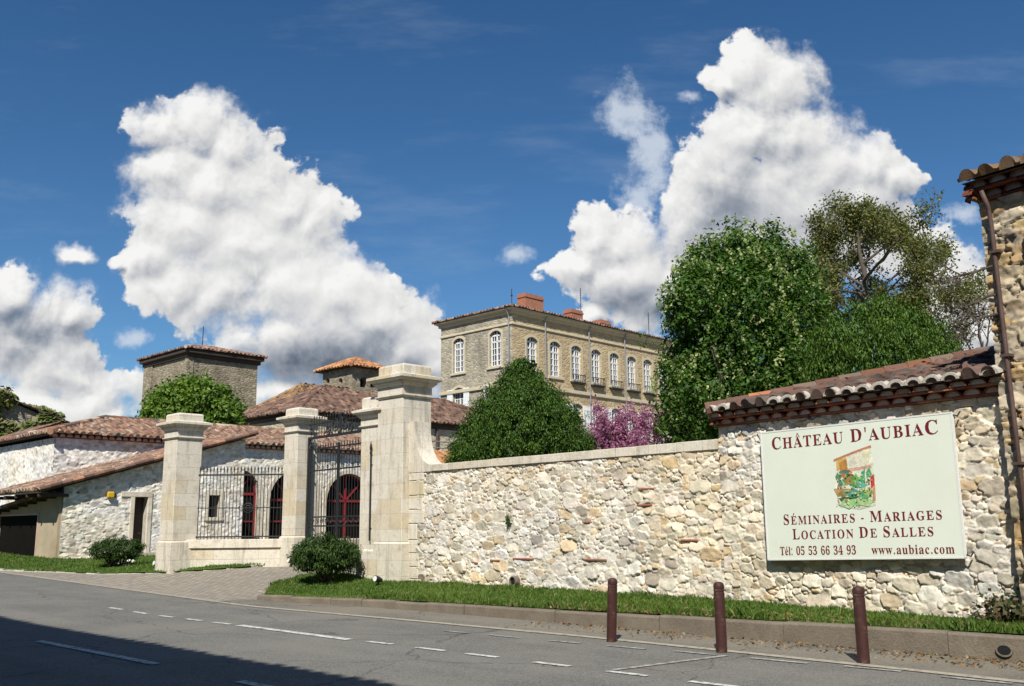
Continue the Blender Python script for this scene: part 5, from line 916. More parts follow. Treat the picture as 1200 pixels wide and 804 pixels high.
    'o': (336, [169,-10,127,-5,90,11,60,37,38,70,24,110,19,154,24,199,38,239,60,272,90,297,127,313,168,318,209,313,245,298,275,273,298,240,312,200,317,154,312,108,298,69,275,36,245,11,210,-5,169,11,193,18,209,39,214,56,217,81,219,114,220,154,217,227,208,271,192,292,169,299,144,292,128,271,120,227,117,154,118,114,120,82,123,56,128,39,144,18], [11,13,12,11,14,13,10,34,11,34,14,11,10,35,34,33,14,34,33,15,14,9,35,10,9,36,35,32,15,33,32,16,15,8,36,9,8,37,36,31,16,32,31,17,16,7,37,8,30,17,31,7,38,37,30,18,17,6,38,7,6,39,38,5,39,6,29,18,30,29,19,18,5,40,39,28,19,29,4,40,5,28,20,19,4,41,40,27,20,28,3,41,4,27,21,20,3,42,41,26,21,27,3,43,42,25,21,26,2,43,3,25,22,21,2,24,43,24,22,25,1,24,2,1,22,24,1,23,22,0,23,1]),
    'u': (375, [131,-10,91,-3,65,17,51,51,46,97,46,248,44,268,39,282,29,291,11,294,11,310,142,310,142,74,144,58,151,46,162,38,177,36,205,43,228,66,228,248,226,269,221,283,209,291,189,294,189,310,324,310,324,70,326,51,331,39,342,33,360,30,360,13,300,7,228,-10,228,40,209,19,186,3,160,-7], [9,11,10,9,8,11,8,7,11,7,12,11,23,25,24,23,22,25,22,21,25,21,26,25,20,26,21,6,12,7,19,26,20,5,12,6,4,12,5,18,26,19,3,12,4,3,13,12,18,27,26,17,27,18,3,14,13,17,28,27,2,14,3,2,15,14,16,34,17,34,28,17,16,35,34,33,28,34,33,29,28,2,16,15,2,35,16,33,30,29,33,32,30,32,31,30,2,36,35,1,36,2,1,37,36,0,37,1]),
    'w': (435, [122,-10,17,265,12,276,6,284,-1,290,-11,293,-11,310,138,310,138,293,127,292,120,289,116,284,114,276,115,271,116,266,117,259,120,253,167,127,211,235,201,266,195,280,190,288,181,293,168,295,168,310,323,310,323,293,302,288,296,276,296,273,296,269,297,265,298,262,336,141,382,256,386,266,387,275,385,283,380,289,370,292,356,295,356,310,445,310,445,295,433,292,425,284,418,273,412,258,304,-10,289,-10,223,197,140,-10], [5,7,6,5,8,7,23,25,24,23,26,25,40,42,41,40,43,42,22,26,23,39,43,40,39,44,43,4,8,5,4,9,8,22,27,26,21,27,22,38,44,39,4,10,9,38,45,44,3,10,4,3,11,10,37,45,38,20,27,21,20,28,27,2,11,3,37,46,45,2,12,11,36,46,37,19,28,20,2,13,12,19,29,28,1,13,2,35,46,36,19,30,29,35,47,46,1,14,13,19,31,30,34,47,35,18,31,19,1,15,14,18,32,31,0,15,1,18,33,32,0,16,15,34,48,47,33,48,34,0,17,16,17,50,18,50,33,18,17,51,50,49,33,50,49,48,33,0,51,17]),
}
GLY = {k: (g[0] / 1000, [g[1][i:i + 2] for i in range(0, len(g[1]), 2)], [g[2][i:i + 3] for i in range(0, len(g[2]), 3)]) for k, g in GLYPHS.items()}
SW, SH = SX1 - SX0, 2.0
def word(runs, a0, a1, b0, b1_, track=.0):
    """runs: list of (text, height m); fitted between a0 and a1, baseline from b0 to b1_"""
    x = 0.; items = []; wi = 0
    for txt, h in runs:
        k = h / .455
        for ch in txt:
            if ch == ' ': x += .26 * k; wi += 1; continue
            base = {'Â': 'A', 'É': 'E', 'é': 'e'}.get(ch, ch); adv, vs, fs = GLY[base]
            items.append((x, k, vs, fs, wi))
            if ch == 'Â': g_ = GLY['^']; items.append((x + .105 * k, k * .62, [[v[0], v[1] + 500] for v in g_[1]], g_[2], wi))
            if ch in 'Éé': items.append((x, k, [[(170 if ch == 'É' else 120), 500 if ch == 'É' else 350], [(215 if ch == 'É' else 165), 500 if ch == 'É' else 350], [(300 if ch == 'É' else 245), 620 if ch == 'É' else 480], [(225 if ch == 'É' else 175), 620 if ch == 'É' else 480]], [[0, 1, 2, 3]], wi))
            x += (adv + track) * k
    W = x - track * items[-1][1]; out = []
    for w in range(wi + 1):
        V = []; F = []
        for x0, k, vs, fs, iw in items:
            if iw != w: continue
            n = len(V)
            for vx, vy in vs:
                t = (x0 + vx / 1000 * k) / W; a = a0 + (a1 - a0) * t; b = b0 + (b1_ - b0) * t + vy / 1000 * k / SH; V.append(SP(a, b, .004))
            F += [[n + i for i in f] for f in fs]
        if V: out.append((V, F))
    return out
def line(name, runs, pl, pr, track):
    (a0, b0), (a1, b1_) = sign_ab(*pl), sign_ab(*pr); 
    for V, F in word(runs, a0, a1, b0, b1_, track): mesh(name, V, F, MAT['sign_red'], sg)
line('title_lettering', [('C', .190), ('HÂTEAU ', .168), ("D'", .190), ('AUBIA', .170), ('C', .200)], (904.5, 527), (1100.5, 508), .05)
line('service_lettering', [('S', .155), ('ÉMINAIRES', .125), (' - ', .13), ('M', .155), ('ARIAGES', .125)], (918, 615), (1105, 608.5), .07)
line('service_lettering', [('L', .155), ('OCATION ', .125), ('D', .155), ('E ', .125), ('S', .155), ('ALLES', .125)], (929, 632), (1095, 628), .07)
line('phone_lettering', [('Tél: 05 53 66 34 93', .125)], (914.5, 650.5), (1004, 649.5), .01)
line('web_lettering', [('www.aubiac.com', .125)], (1022, 649.5), (1119.5, 648.5), .04)
def art():
    rs = np.random.RandomState(8); V = []; F = []; C = []; lay = [.003]
    def blob(px, col, jit=.6):
        n = len(V); lay[0] += .00022
        for (u, v) in px: a, b = sign_ab(u + rs.randn() * jit * .5, v + rs.randn() * jit * .5); V.append(SP(a, b, lay[0]))
        F.append(list(range(n, n + len(px)))); C.append(col)
    def patch(cx, cy, rx, ry, col, n=11):
        blob([(cx + rx * math.cos(q) * (1 + .3 * rs.randn()), cy + ry * math.sin(q) * (1 + .3 * rs.randn())) for q in np.linspace(0, 6.283, n + 1)[:-1]], col, .1)
    blob([(980, 535), (1021, 525), (1026, 560), (1026, 592), (1008, 597), (985, 594), (979, 575)], (.66, .66, .52), .2)
    blob([(977, 538.5), (1000, 529), (1020.5, 521.5), (1021, 524.5), (1000, 532), (977, 541)], (.48, .20, .12), .1)
    blob([(979.5, 540), (991, 535.5), (992, 549), (981, 552)], (.62, .42, .12)); blob([(983, 543), (992, 538), (994, 552), (986, 556)], (.45, .22, .06))
    blob([(1000, 533), (1008, 530.5), (1008.5, 544), (1001, 546)], (.70, .66, .52)); blob([(1012, 528), (1019.5, 526), (1020, 540), (1012.5, 542)], (.68, .66, .45))
    blob([(993, 549), (1021, 544), (1021.5, 547.5), (994, 553)], (.56, .34, .24)); 
    patch(992, 556, 8, 5, (.40, .14, .08)); patch(984, 562, 3.5, 10, (.10, .22, .13)); patch(990, 553, 6, 2, (.10, .16, .12))
    patch(999, 565, 9, 8, (.06, .33, .07)); patch(994, 563, 5, 6, (.34, .22, .08)); patch(1004, 562, 4, 6, (.16, .42, .10)); patch(1012, 560, 3, 9, (.08, .34, .18)); patch(1018, 556, 3, 8, (.10, .36, .16)); patch(1009, 568, 5, 5, (.12, .40, .26))
    blob([(1020, 559), (1024.5, 556), (1025.5, 568), (1021, 572)], (.50, .05, .05)); blob([(1022.5, 570), (1026, 568), (1026.5, 586), (1023, 588)], (.52, .28, .14))
    blob([(978, 573), (997, 572), (998, 580), (982, 582)], (.42, .24, .10)); patch(988, 579, 6, 4, (.26, .20, .06)); patch(1000, 578, 7, 5, (.10, .30, .22)); patch(1012, 579, 8, 5, (.14, .42, .18)); patch(1018, 577, 5, 4, (.30, .46, .14))
    blob([(983, 584), (1004, 580.5), (1005, 583.5), (986, 588)], (.06, .12, .05)); patch(1000, 589, 14, 5, (.26, .50, .20)); patch(1014, 588, 9, 4, (.40, .58, .26)); patch(992, 592, 8, 3, (.34, .52, .26))
    for i in range(90): patch(981 + 43 * rs.rand(), 554 + 39 * rs.rand(), .5 + .9 * rs.rand(), .5 + 1.1 * rs.rand(), [(.08, .28, .10), (.20, .45, .14), (.42, .16, .10), (.55, .52, .2), (.66, .66, .54)][rs.randint(5)], 7)
    mesh('watercolour_emblem', V, F, MAT['sign_art'], sg, col=C)
art()

# ================================================================== BOLLARDS
MAT['bollard'] = M('brown_paint', (.050, .018, .015), .5, .25, 8., .2, 60., .2, 40., spec=.4, stain=((.12, .085, .06), 7., .54, .66, .6))
def bollard(u, v, tilt, label):
    q = fr(CAMP + ray(u, v) * (-CZ / ray(u, v)[2])); t = thing('bollard', label, 'bollard', q[0], q[1], 0, 'brown metal bollards')
    mb = MB(); mb.lathe(0, 0, [(.069, -.08), (.069, .735), (.065, .738), (.065, .750), (.069, .753), (.069, .772), (.065, .775), (.065, .787), (.069, .79), (.069, .82), (.064, .842), (.048, .860), (.02, .868)], 24)
    o = mb.build('post', MAT['bollard'], t, localv=True, smooth=False)
    t.rotation_euler = (tilt[1], tilt[0], TH); return t
bollard(716.5, 752, (.085, .03), 'leftmost brown metal bollard leaning slightly to the right')
bollard(846, 764.5, (.0, .0), 'middle brown metal bollard standing upright on the road edge line')
bollard(1012.5, 777.5, (-.0, .01), 'rightmost brown metal bollard in front of the large sign board')
# drain mouth in the kerb
kq = onY(1177, 762, 12.26)
kd = thing('kerb_drain', 'round black drain hole in the kerb below the right end of the wall', 'drain', kq[0], 12.278, kq[2])
mb = MB(); n = 20; rg = [(math.cos(q), math.sin(q)) for q in np.linspace(0, 6.283, n + 1)[:-1]]
V = [(.075 * a, -.03, .055 * b) for a, b in rg] + [(.095 * a, -.03, .075 * b) for a, b in rg] + [(.095 * a, .06, .075 * b) for a, b in rg]
mb.add(V, [(i, (i + 1) % n, n + (i + 1) % n, n + i) for i in range(n)] + [(n + i, n + (i + 1) % n, 2 * n + (i + 1) % n, 2 * n + i) for i in range(n)]); mb.build('pipe_rim', MAT['kerb'], kd, localv=True)
mb = MB(); mb.add([(.08 * a, -.022, .06 * b) for a, b in rg], [tuple(range(n))]); mb.build('pipe_bore', MAT['glass'], kd, localv=True)

# ================================================================== HOUSE AT THE RIGHT EDGE
P3 = lambda p, z, d: P2(p, z, d + .14)
rh = thing('corner_house', 'old rubble stone house cut off by the right edge with tiled eave and rusty downpipe', 'building', *P2(6.5, .1, 0))
HP0 = 4.98
OCH = [((.42, .36, .27), 26), ((.36, .30, .21), 20), ((.50, .44, .34), 16), ((.40, .27, .13), 12), ((.30, .26, .2), 12), ((.46, .33, .17), 8), ((.22, .19, .15), 6)]
wz0, wz1 = 4.15, 5.2
def skip(u, z): return (u > 6.05) & (u < 7.0) & (((z > 2.4) & (z < 3.6)) | ((z > 4.2) & (z < 5.3)))
R = rubble(P3, HP0, 8.6, .1, 5.86, .022, .07, .19, .045, 41, OCH, (.36, .31, .24), skip)
mesh('stonework', R[0], R[1], MAT['stone'], rh, col=R[2], dom='POINT', smooth=True)
mb = MB(); f_ = lambda p, d, z: P3(p, z, d)
for (a, b, c, d) in ((HP0, 6.05, .1, 5.86), (7.0, 8.6, .1, 5.86), (6.05, 7.0, .1, 2.4), (6.05, 7.0, 3.6, 4.2), (6.05, 7.0, 5.3, 5.86)): mb.box(a, b, -.5, -.09, c, d, f=f_)
mb.box(HP0 + .002, 8.6, -6, -.5, .1, 5.86, f=f_); mb.build('wall_core', MAT['body'], rh)
for z0, z1 in ((2.4, 3.6), (4.2, 5.3)):
    w = MB(); w.box(6.05, 7.0, -.22, -.18, z0, z1, f=f_); wo = w.build('window', MAT['glass'], rh)
    for a, b in ((5.56, 6.03), (7.02, 7.5)):
        w = MB()
        for k in range(5): w.box(a + (b - a) * k / 5 + .003, a + (b - a) * (k + 1) / 5 - .003, .07, .10, z0, z1, f=f_)
        for zz in (z0 + .15, z1 - .25): w.box(a, b, .10, .125, zz, zz + .09, f=f_)
        w.build('shutter', MAT['red_paint'], rh)
genoise(P3, HP0 - .02, 8.6, 5.87, 2, .27, .11, .125, 6, .5).build('tile_cornice', MAT['clay'], rh)
PE = lambda p, z, d: P3(HP0 + d * -1, z, -p)
genoise(PE, -.24, 6.0, 5.872, 2, .27, .04, .124, 7, .5).build('tile_cornice', MAT['clay'], rh)
LICH = [((.24, .12, .055), 22), ((.18, .095, .055), 20), ((.34, .21, .06), 10), ((.125, .08, .055), 22), ((.22, .17, .12), 12)]
O = np.array(P3(HP0 - .10, 6.15, .34)); Tf = tiles(O, u_, e_ * c_ + np.array([0, 0, tan * c_]), [(0, 0), (3.8, 0), (3.8, 3.3 * cs), (0, 3.3 * cs)], .27, .34, .085, 51, 10, LICH, .03)
Tb = tiles(np.array(P3(8.62, 6.15, -6.2)), -u_, -e_ * c_ + np.array([0, 0, tan * c_]), [(0, 0), (3.74, 0), (3.74, 3.3 * cs), (0, 3.3 * cs)], .27, .34, .085, 52, 6, LICH)
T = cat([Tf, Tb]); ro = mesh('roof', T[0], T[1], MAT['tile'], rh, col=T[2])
mb = MB(); mb.add([P3(HP0 - .07, 6.10, .30), P3(8.6, 6.10, .30), P3(8.6, 6.06 + 3.3 * tan, -2.95), P3(HP0 - .07, 6.06 + 3.3 * tan, -2.95), P3(8.6, 6.10, -6.1), P3(HP0 - .07, 6.10, -6.1)], [(0, 1, 2, 3), (3, 2, 4, 5), (0, 3, 5), (1, 4, 2), (0, 5, 4, 1)]); mb.build('roof_bed', MAT['wood_dark'], ro)
MAT['rust'] = M('rusty_pipe', (.095, .058, .048), .6, .4, 5., .2, 30.)
mb = MB(); mb.tube([P3(HP0 + .16, 5.95, .24), P3(HP0 + .17, 5.75, .12), P3(HP0 + .17, 5.5, .085), P3(HP0 + .19, 3.0, .085), P3(HP0 + .21, .2, .085)], .030, 10); dp = mb.build('downpipe', MAT['rust'], rh, smooth=True)
for z in (5.1, 3.7, 2.3, 1.0):
    mb = MB(); mb.box(HP0 + .12, HP0 + .25, .0, .135, z, z + .035, f=f_); mb.build('pipe_clip', MAT['rust'], dp)

BRN = [((.135, .075, .055), 26), ((.115, .066, .05), 22), ((.18, .095, .065), 18), ((.17, .10, .08), 12), ((.28, .19, .14), 8), ((.34, .18, .11), 5)]
# ================================================================== LONG STONE HOUSE, WING, SHED (left)
WHT = [((.70, .67, .60), 34), ((.65, .61, .53), 24), ((.74, .71, .64), 20), ((.48, .43, .35), 10), ((.44, .37, .27), 5), ((.40, .37, .33), 7)]
HX, HY0, HY1, HZ = -41.7, 15.45, 36.5, 5.45
lh = thing('long_house', 'long low white rubble stone house with red tiled hipped roof and red arched doorways', 'house', HX - 3, 25, .8)
PX = lambda u, z, d: (HX + d, u, z)                      # face towards the road, u along Y
AR = [(24.55 + k * 2.95, 27.35 + k * 2.95) for k in (-1, 0, 1, 2)]
za = 1.02; AR = []
for (pa, pb) in (((252, 600), (303, 600)), ((315, 600), (372, 600)), ((382, 600), (434, 600))):
    AR.append((onX(*pa, HX)[1], onX(*pb, HX)[1]))
w_ = AR[2][1] - AR[2][0]; AR.append((AR[2][1] + .35, AR[2][1] + .35 + w_))
ztop = onX(408, 555, HX)[2]
holes = [arch(a, b, za, ztop, (b - a) / 2) for a, b in AR]
def skip(u, z):
    m = np.zeros(u.shape, bool)
    for h in holes: m |= inpoly(u, z, h)
    return m
R = rubble(PX, HY0, HY1, .6, HZ - .02, .04, .07, .16, .010, 61, WHT, (.70, .66, .58), skip)
mesh('stonework', R[0], R[1], MAT['stone'], lh, col=R[2], dom='POINT', smooth=True)
PYh = lambda u, z, d: (-u, HY0 - d, z)
R = rubble(PYh, -HX, -HX + 13, .6, HZ - .02, .05, .07, .16, .010, 62, WHT, (.72, .68, .60), None)
mesh('stonework', R[0], R[1], MAT['stone'], lh, col=R[2], dom='POINT', smooth=True)
mb = MB(); wall_open(mb, lambda u, z, d: PX(u, z, d - .07), [(HY0, .6), (HY1, .6), (HY1, HZ), (HY0, HZ)], holes, .42)
x1 = HX - 13; mb.add([(HX, HY0 + .07, .6), (x1, HY0 + .07, .6), (x1, HY0 + .07, HZ), (HX, HY0 + .07, HZ), (HX, HY1, .6), (x1, HY1, .6), (x1, HY1, HZ), (HX, HY1, HZ)], [(0, 1, 2, 3), (5, 4, 7, 6), (1, 5, 6, 2), (2, 6, 7, 3)]); mb.build('wall', MAT['lime'], lh)
for (a, b), h in zip(AR, holes):
    ho = arch(a - .20, b + .20, za, ztop + .20, (b - a) / 2 + .20); mb = MB(); n = len(h)
    V = [PX(u, z, .055) for u, z in ho[1:] + ho[:1]] + [PX(u, z, .055) for u, z in h[1:] + h[:1]] + [PX(u, z, -.07) for u, z in ho[1:] + ho[:1]] + [PX(u, z, -.07) for u, z in h[1:] + h[:1]]
    mb.add(V, [(i, i + 1, n + i + 1, n + i) for i in range(n - 1)] + [(i, 2 * n + i, 2 * n + i + 1, i + 1) for i in range(n - 1)]); mb.build('stone_surround', MAT['coping'], lh)
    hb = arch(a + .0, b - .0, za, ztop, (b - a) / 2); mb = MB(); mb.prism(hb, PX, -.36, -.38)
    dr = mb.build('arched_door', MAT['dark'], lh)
    c = (a + b) / 2; r = (b - a) / 2; zs = ztop - r; f = MB()
    def bar_(u0, z0, u1, z1, t=.045):
        d = np.array([u1 - u0, z1 - z0]); d /= np.linalg.norm(d); nn = np.array([-d[1], d[0]]) * t
        f.prism([(u0 - nn[0], z0 - nn[1]), (u1 - nn[0], z1 - nn[1]), (u1 + nn[0], z1 + nn[1]), (u0 + nn[0], z0 + nn[1])], PX, -.30, -.358)
    bar_(a, zs, b, zs, .06); bar_(c, za, c, zs + r * .97, .06); bar_(a + .05, za, a + .05, zs, .05); bar_(b - .05, za, b - .05, zs, .05); bar_(a + .02, za + .9, b - .02, za + .9, .035)
    for q in (.25, .75): bar_(c, zs, c + r * .97 * math.cos(q * math.pi), zs + r * .97 * math.sin(q * math.pi), .04)
    for q0 in np.linspace(0, math.pi, 13)[:-1]:
        q1 = q0 + math.pi / 12; bar_(c + (r - .05) * math.cos(q0), zs + (r - .05) * math.sin(q0), c + (r - .05) * math.cos(q1), zs + (r - .05) * math.sin(q1), .05)
    f.build('red_frame', MAT['red_paint'], dr)
PXg = lambda u, z, d: (HX + d, u, z)
genoise(PXg, HY0 - .1, HY1, HZ - .03, 1, .30, .22, .19, 15).build('tile_cornice', MAT['clay'], lh)
add_hip(lh, HX - 6.9, HX, HY0, HY1, HZ + .17, .31, ov=.38, pitch=.30, ru=8, seed=70, ridge_r=.14)
# the house's left end runs on as a lower range
mb = MB(); mb.box(HX - 13.3, HX - 7.3, HY0 - .35, HY0 + 5, HZ - .0, HZ + .12, f=None); mb.build('eave', MAT['wood_dark'], lh)
T = tiles((HX - 7.2, HY0 - .38, HZ + .14), (-1, 0, 0), (0, .93, .37), [(0, 0), (6.2, 0), (6.2, 3.7), (0, 3.7)], .30, .36, .08, 72, 6); mesh('roof', T[0], T[1], MAT['tile'], lh, col=T[2])

WX = -36.7
wg = thing('stone_wing', 'white rubble stone wing with sloping tiled roof, narrow door and one small window', 'house', WX - 2.5, 17.5, .4)
PW = lambda u, z, d: (WX + d, u, z)
dA, dB = onX(157, 600, WX), onX(172.5, 600, WX); dz0, dz1 = .45, onX(170, 582.5, WX)[2]
wA, wB = onX(244.5, 590, WX), onX(257.5, 590, WX); wz0_, wz1_ = onX(250, 606.5, WX)[2], onX(250, 580.5, WX)[2]
slope = lambda y: 3.06 + (np.asarray(y) - 13.7) * (5.36 - 3.06) / (21.45 - 13.7)
YW0, YW1 = 14.05, 21.45
def skip(u, z): return ((u > dA[1]) & (u < dB[1]) & (z < dz1)) | ((u > wA[1]) & (u < wB[1]) & (z > wz0_) & (z < wz1_))
R = rubble(PW, YW0, YW1, .2, 5.36, .035, .06, .15, .011, 63, WHT, (.70, .66, .58), skip, z1f=lambda u: slope(u))
mesh('stonework', R[0], R[1], MAT['stone'], wg, col=R[2], dom='POINT', smooth=True)
mb = MB(); wall_open(mb, lambda u, z, d: PW(u, z, d - .07), [(YW0, .2), (YW1, .2), (YW1, float(slope(YW1))), (YW0, float(slope(YW0)))], [arch(dA[1], dB[1], .25, dz1, 0), arch(wA[1], wB[1], wz0_, wz1_, 0)], .4)
mb.add([(WX, YW1, .2), (HX - .3, YW1, .2), (HX - .3, YW1, 5.36), (WX, YW1, 5.36), (WX, YW0, .2), (HX, YW0, .2), (HX, YW0, 3.1), (WX, YW0, 3.1)], [(0, 1, 2, 3), (4, 5, 6, 7)]); mb.build('wall', MAT['lime'], wg)
mb = MB(); mb.box(WX - .40, WX - .36, dA[1] - .02, dB[1] + .02, .2, dz1 + .02); dd = mb.build('door', MAT['wood_dark'], wg)
mb = MB(); mb.tube([(WX - .36, dB[1] - .08, 1.45), (WX - .31, dB[1] - .08, 1.45), (WX - .31, dB[1] - .20, 1.45)], .015, 6); mb.build('handle', MAT['lead'], dd)
mb = MB(); t = .17; mb.box(WX - .1, WX + .05, dA[1] - .55, dB[1] + t, dz1, dz1 + .2); mb.box(WX - .1, WX + .045, dB[1], dB[1] + t, .2, dz1 - .002); mb.box(WX - .1, WX + .045, dA[1] - t, dA[1], .2, dz1 - .002); mb.build('door_surround', MAT['coping'], wg, bevel=.01)
mb = MB(); mb.box(WX - .26, WX - .22, wA[1], wB[1], wz0_, wz1_); wo = mb.build('window', MAT['glass'], wg)
mb = MB(); c = (wA[1] + wB[1]) / 2
for a, b in ((wA[1], wA[1] + .05), (c - .025, c + .025), (wB[1] - .05, wB[1])): mb.box(WX - .22, WX - .18, a, b, wz0_, wz1_)
mb.box(WX - .22, WX - .185, wA[1], wB[1], (wz0_ + wz1_) / 2 - .02, (wz0_ + wz1_) / 2 + .02); mb.build('frame', MAT['wood_dark'], wo)
mb = MB(); mb.box(WX - .1, WX + .07, wA[1] - .16, wB[1] + .16, wz0_ - .13, wz0_); mb.build('sill', MAT['coping'], wo, bevel=.01)
mb = MB(); mb.box(WX - .1, WX + .045, wB[1], wB[1] + .16, wz0_ + .01, wz1_ + .22); mb.box(WX - .1, WX + .045, wA[1] - .16, wA[1], wz0_ + .01, wz1_ + .22); mb.box(WX - .1, WX + .045, wA[1], wB[1], wz1_, wz1_ + .22); mb.build('surround', MAT['coping'], wo, bevel=.01)
sl2 = (5.36 - 3.06) / (21.45 - 13.7); cw = 1 / math.sqrt(1 + sl2 * sl2); Lr = 8.75 * math.sqrt(1 + sl2 * sl2)
T = tiles((HX + .0, 13.05, 3.06 - .65 * sl2 + .16), (1, 0, 0), (0, cw, sl2 * cw), [(0, 0), (5.42, 0), (5.42, Lr), (0, Lr)], .30, .36, .08, 74, 8)
# eave runs along X: the slope climbs along Y
ro = mesh('roof', T[0], T[1], MAT['tile'], wg, col=T[2])
mb = MB(); V0 = [(HX, 13.1, 2.93), (WX + .34, 13.1, 2.93), (WX + .34, 21.75, 2.93 + 8.65 * sl2), (HX, 21.75, 2.93 + 8.65 * sl2)]; mb.hexa(V0 + [(a, b, c + .09) for a, b, c in V0]); mb.build('roof_boards', MAT['wood_dark'], ro)
mb = MB(); ridge(mb, (WX + .33, 13.08, 3.05), (WX + .33, 21.8, 3.05 + 8.7 * sl2), .085, 5, BRN); mb.build('verge_tiles', MAT['tile'], ro)
for k in range(5): mb = MB(); x = HX + .4 + k * 1.15; mb.box(x, x + .1, 13.12, 14.2, 2.80, 2.92); mb.build('rafter_end', MAT['wood_dark'], ro)
lpq = onX(128, 580, WX); wl = thing('wall_lamp', 'small yellow box lamp high on the white stone wall left of the narrow door', 'lamp', WX + .1, lpq[1], lpq[2])
MAT['yellow'] = M('yellow_plastic', (.55, .36, .02), .5, .1)
mb = MB(); mb.stack(-.04, .10, -.12, .12, [(-.02, -.11), (0, -.09), (0, .08), (-.03, .12)]); mb.build('housing', MAT['yellow'], wl, localv=True, bevel=.015)
mb = MB(); mb.box(-.10, -.05, -.08, .24, -.10, .08); mb.build('wall_bracket', MAT['iron'], wl, localv=True)

# shed with dark opening
MAT['render_beige'] = M('beige_render', (.40, .33, .23), .9, .25, 1.2, .1, 25., .3, 40., stain=((.26, .17, .08), .8, .5, .75, .6))
SY = 13.95
sh = thing('shed', 'beige rendered lean-to shed with dark doorway at the left edge of the lawn', 'shed', -41, 14.3, .4)
PS = lambda u, z, d: (-u, SY - d, z)
hz = lambda u: 2.90 - (u - 36.8) * .088
mb = MB(); o = [(36.76, .2), (48, .2), (48, float(hz(48))), (36.76, float(hz(36.76)))]
wall_open(mb, PS, o, [arch(38.75, 42.95, .25, 2.17, 0)], .06)
mb.add([(-36.76, SY, .2), (-36.76, 15.4, .2), (-36.76, 15.4, 2.98), (-36.76, SY, 2.98), (-48, SY, .2), (-48, 15.4, .2), (-48, 15.4, 2.0), (-48, SY, 2.0)], [(0, 1, 2, 3), (4, 5, 6, 7)]); mb.build('wall', MAT['render_beige'], sh)
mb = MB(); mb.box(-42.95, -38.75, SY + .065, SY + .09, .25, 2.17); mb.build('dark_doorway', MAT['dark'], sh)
mb = MB(); 
for a, b, c, d in ((-38.75, -38.66, .25, 2.25), (-43.04, -42.95, .25, 2.25)): mb.box(a, b, SY - .03, SY + .1, c, d)
mb.box(-42.948, -38.752, SY - .03, SY + .1, 2.17, 2.25); mb.build('door_frame', M('pinkish_frame', (.48, .34, .28), .7, .2), sh)
mb = MB(); V0 = [(-36.70, SY - .42, 2.90), (-48.5, SY - .42, 2.90 - 11.8 * .088), (-48.5, 15.46, 2.96 - 11.8 * .088), (-36.70, 15.46, 2.96)]; mb.hexa(V0 + [(a, b, c + .07) for a, b, c in V0]); ro = mb.build('roof', MAT['wood_dark'], sh)
T = tiles((-36.72, SY - .46, 2.99), (-.9961, 0, -.0877), (0, .999, .03), [(0, 0), (11.7, 0), (11.7, 1.9), (0, 1.9)], .30, .36, .07, 75, 6); mesh('roof_tiles', T[0], T[1], MAT['tile'], ro, col=T[2])
for k in range(12): mb = MB(); x = -37.2 - k * .95; z = 2.89 - (-x - 36.7) * .088; mb.box(x, x + .08, SY - .38, SY + .05, z - .1, z); mb.build('rafter_end', MAT['wood_dark'], ro)

# ================================================================== IVY-GROWN BUILDING FAR LEFT
ia = atd(72, 492, 52)
iv = thing('ivy_covered_house', 'ivy covered roof and gable rising behind the eave at the left edge', 'building', ia[0] - 3, ia[1] + 2, 1.)
ib_ = onX(-60, 445, ia[0]); 
def PI_(u, z, d): return (ia[0] + d, u, z)
yA, yB = onX(-70, 520, ia[0])[1], ia[1]; zT = onX(0, 463, ia[0])
tzs = (ia[2] - zT[2]) / (ia[1] - zT[1]); ztp = lambda y: ia[2] + (y - ia[1]) * tzs
mb = MB(); mb.prism([(yA, 1), (yB, 1), (yB, ia[2] - .15), (yA, ztp(yA) - .15)], PI_, 0, -6); mb.build('wall', M_masonry('ivy_wall', [(.30, .25, .18), (.24, .2, .15), (.36, .31, .24)], (.28, .24, .18)), iv)
T = tiles((ia[0] + .3, yA, ztp(yA)), (-1, 0, 0), np.array([0, 1, tzs]) / math.hypot(1, tzs), [(0, 0), (6.5, 0), (6.5, (yB - yA + .4) * math.hypot(1, tzs)), (0, (yB - yA + .4) * math.hypot(1, tzs))], .3, .36, .06, 78, 5, OLDT); mesh('roof', T[0], T[1], MAT['tile'], iv, col=T[2])

# ================================================================== CHURCH: SQUARE TOWER, TURRET, NAVE
OLDSTONE = [(.29, .24, .165), (.24, .20, .14), (.33, .28, .20), (.20, .17, .12), (.265, .225, .16), (.36, .31, .23)]
MAT['tower'] = M_masonry('tower_masonry', OLDSTONE, (.26, .22, .16), 3.4, 6.0, stain=(.10, .085, .06), stk=.55)
MAT['nave'] = M_masonry('nave_masonry', [(.46, .40, .28), (.40, .34, .24), (.50, .44, .32)], (.48, .42, .31), 2.2, 3.6, stk=.25)
ta = atd(221, 410, 66); tx, ty, tz = ta; tl = tx - onY(171.5, 415, ty)[0]; tr = onX(302.5, 415, tx)[1] - ty
tw = thing('square_tower', 'wide square old stone tower with low tiled roof behind the round green tree', 'tower', tx - tl / 2, ty + tr / 2, 1.)
mb = MB(); mb.box(tx - tl, tx, ty, ty + tr, 1., tz); mb.build('wall', MAT['tower'], tw)
mb = MB(); mb.box(tx - .35, tx + .06, ty - .06, ty + .40, 1., tz - .1); mb.box(tx - tl - .05, tx - tl + 1.3, ty - .10, ty + .5, 1., tz - .3); mb.build('buttress', MAT['tower'], tw)
mb = MB(); mb.stack(tx - tl, tx, ty, ty + tr, [(.02, tz - .5), (.16, tz - .48), (.16, tz - .25), (.35, tz - .2), (.35, tz + .02)]); mb.build('eave_cornice', MAT['wood_dark'], tw)
add_hip(tw, tx - tl, tx, ty, ty + tr, tz + .1, .27, ov=.48, pitch=.32, ru=6, seed=80, lap=.4)
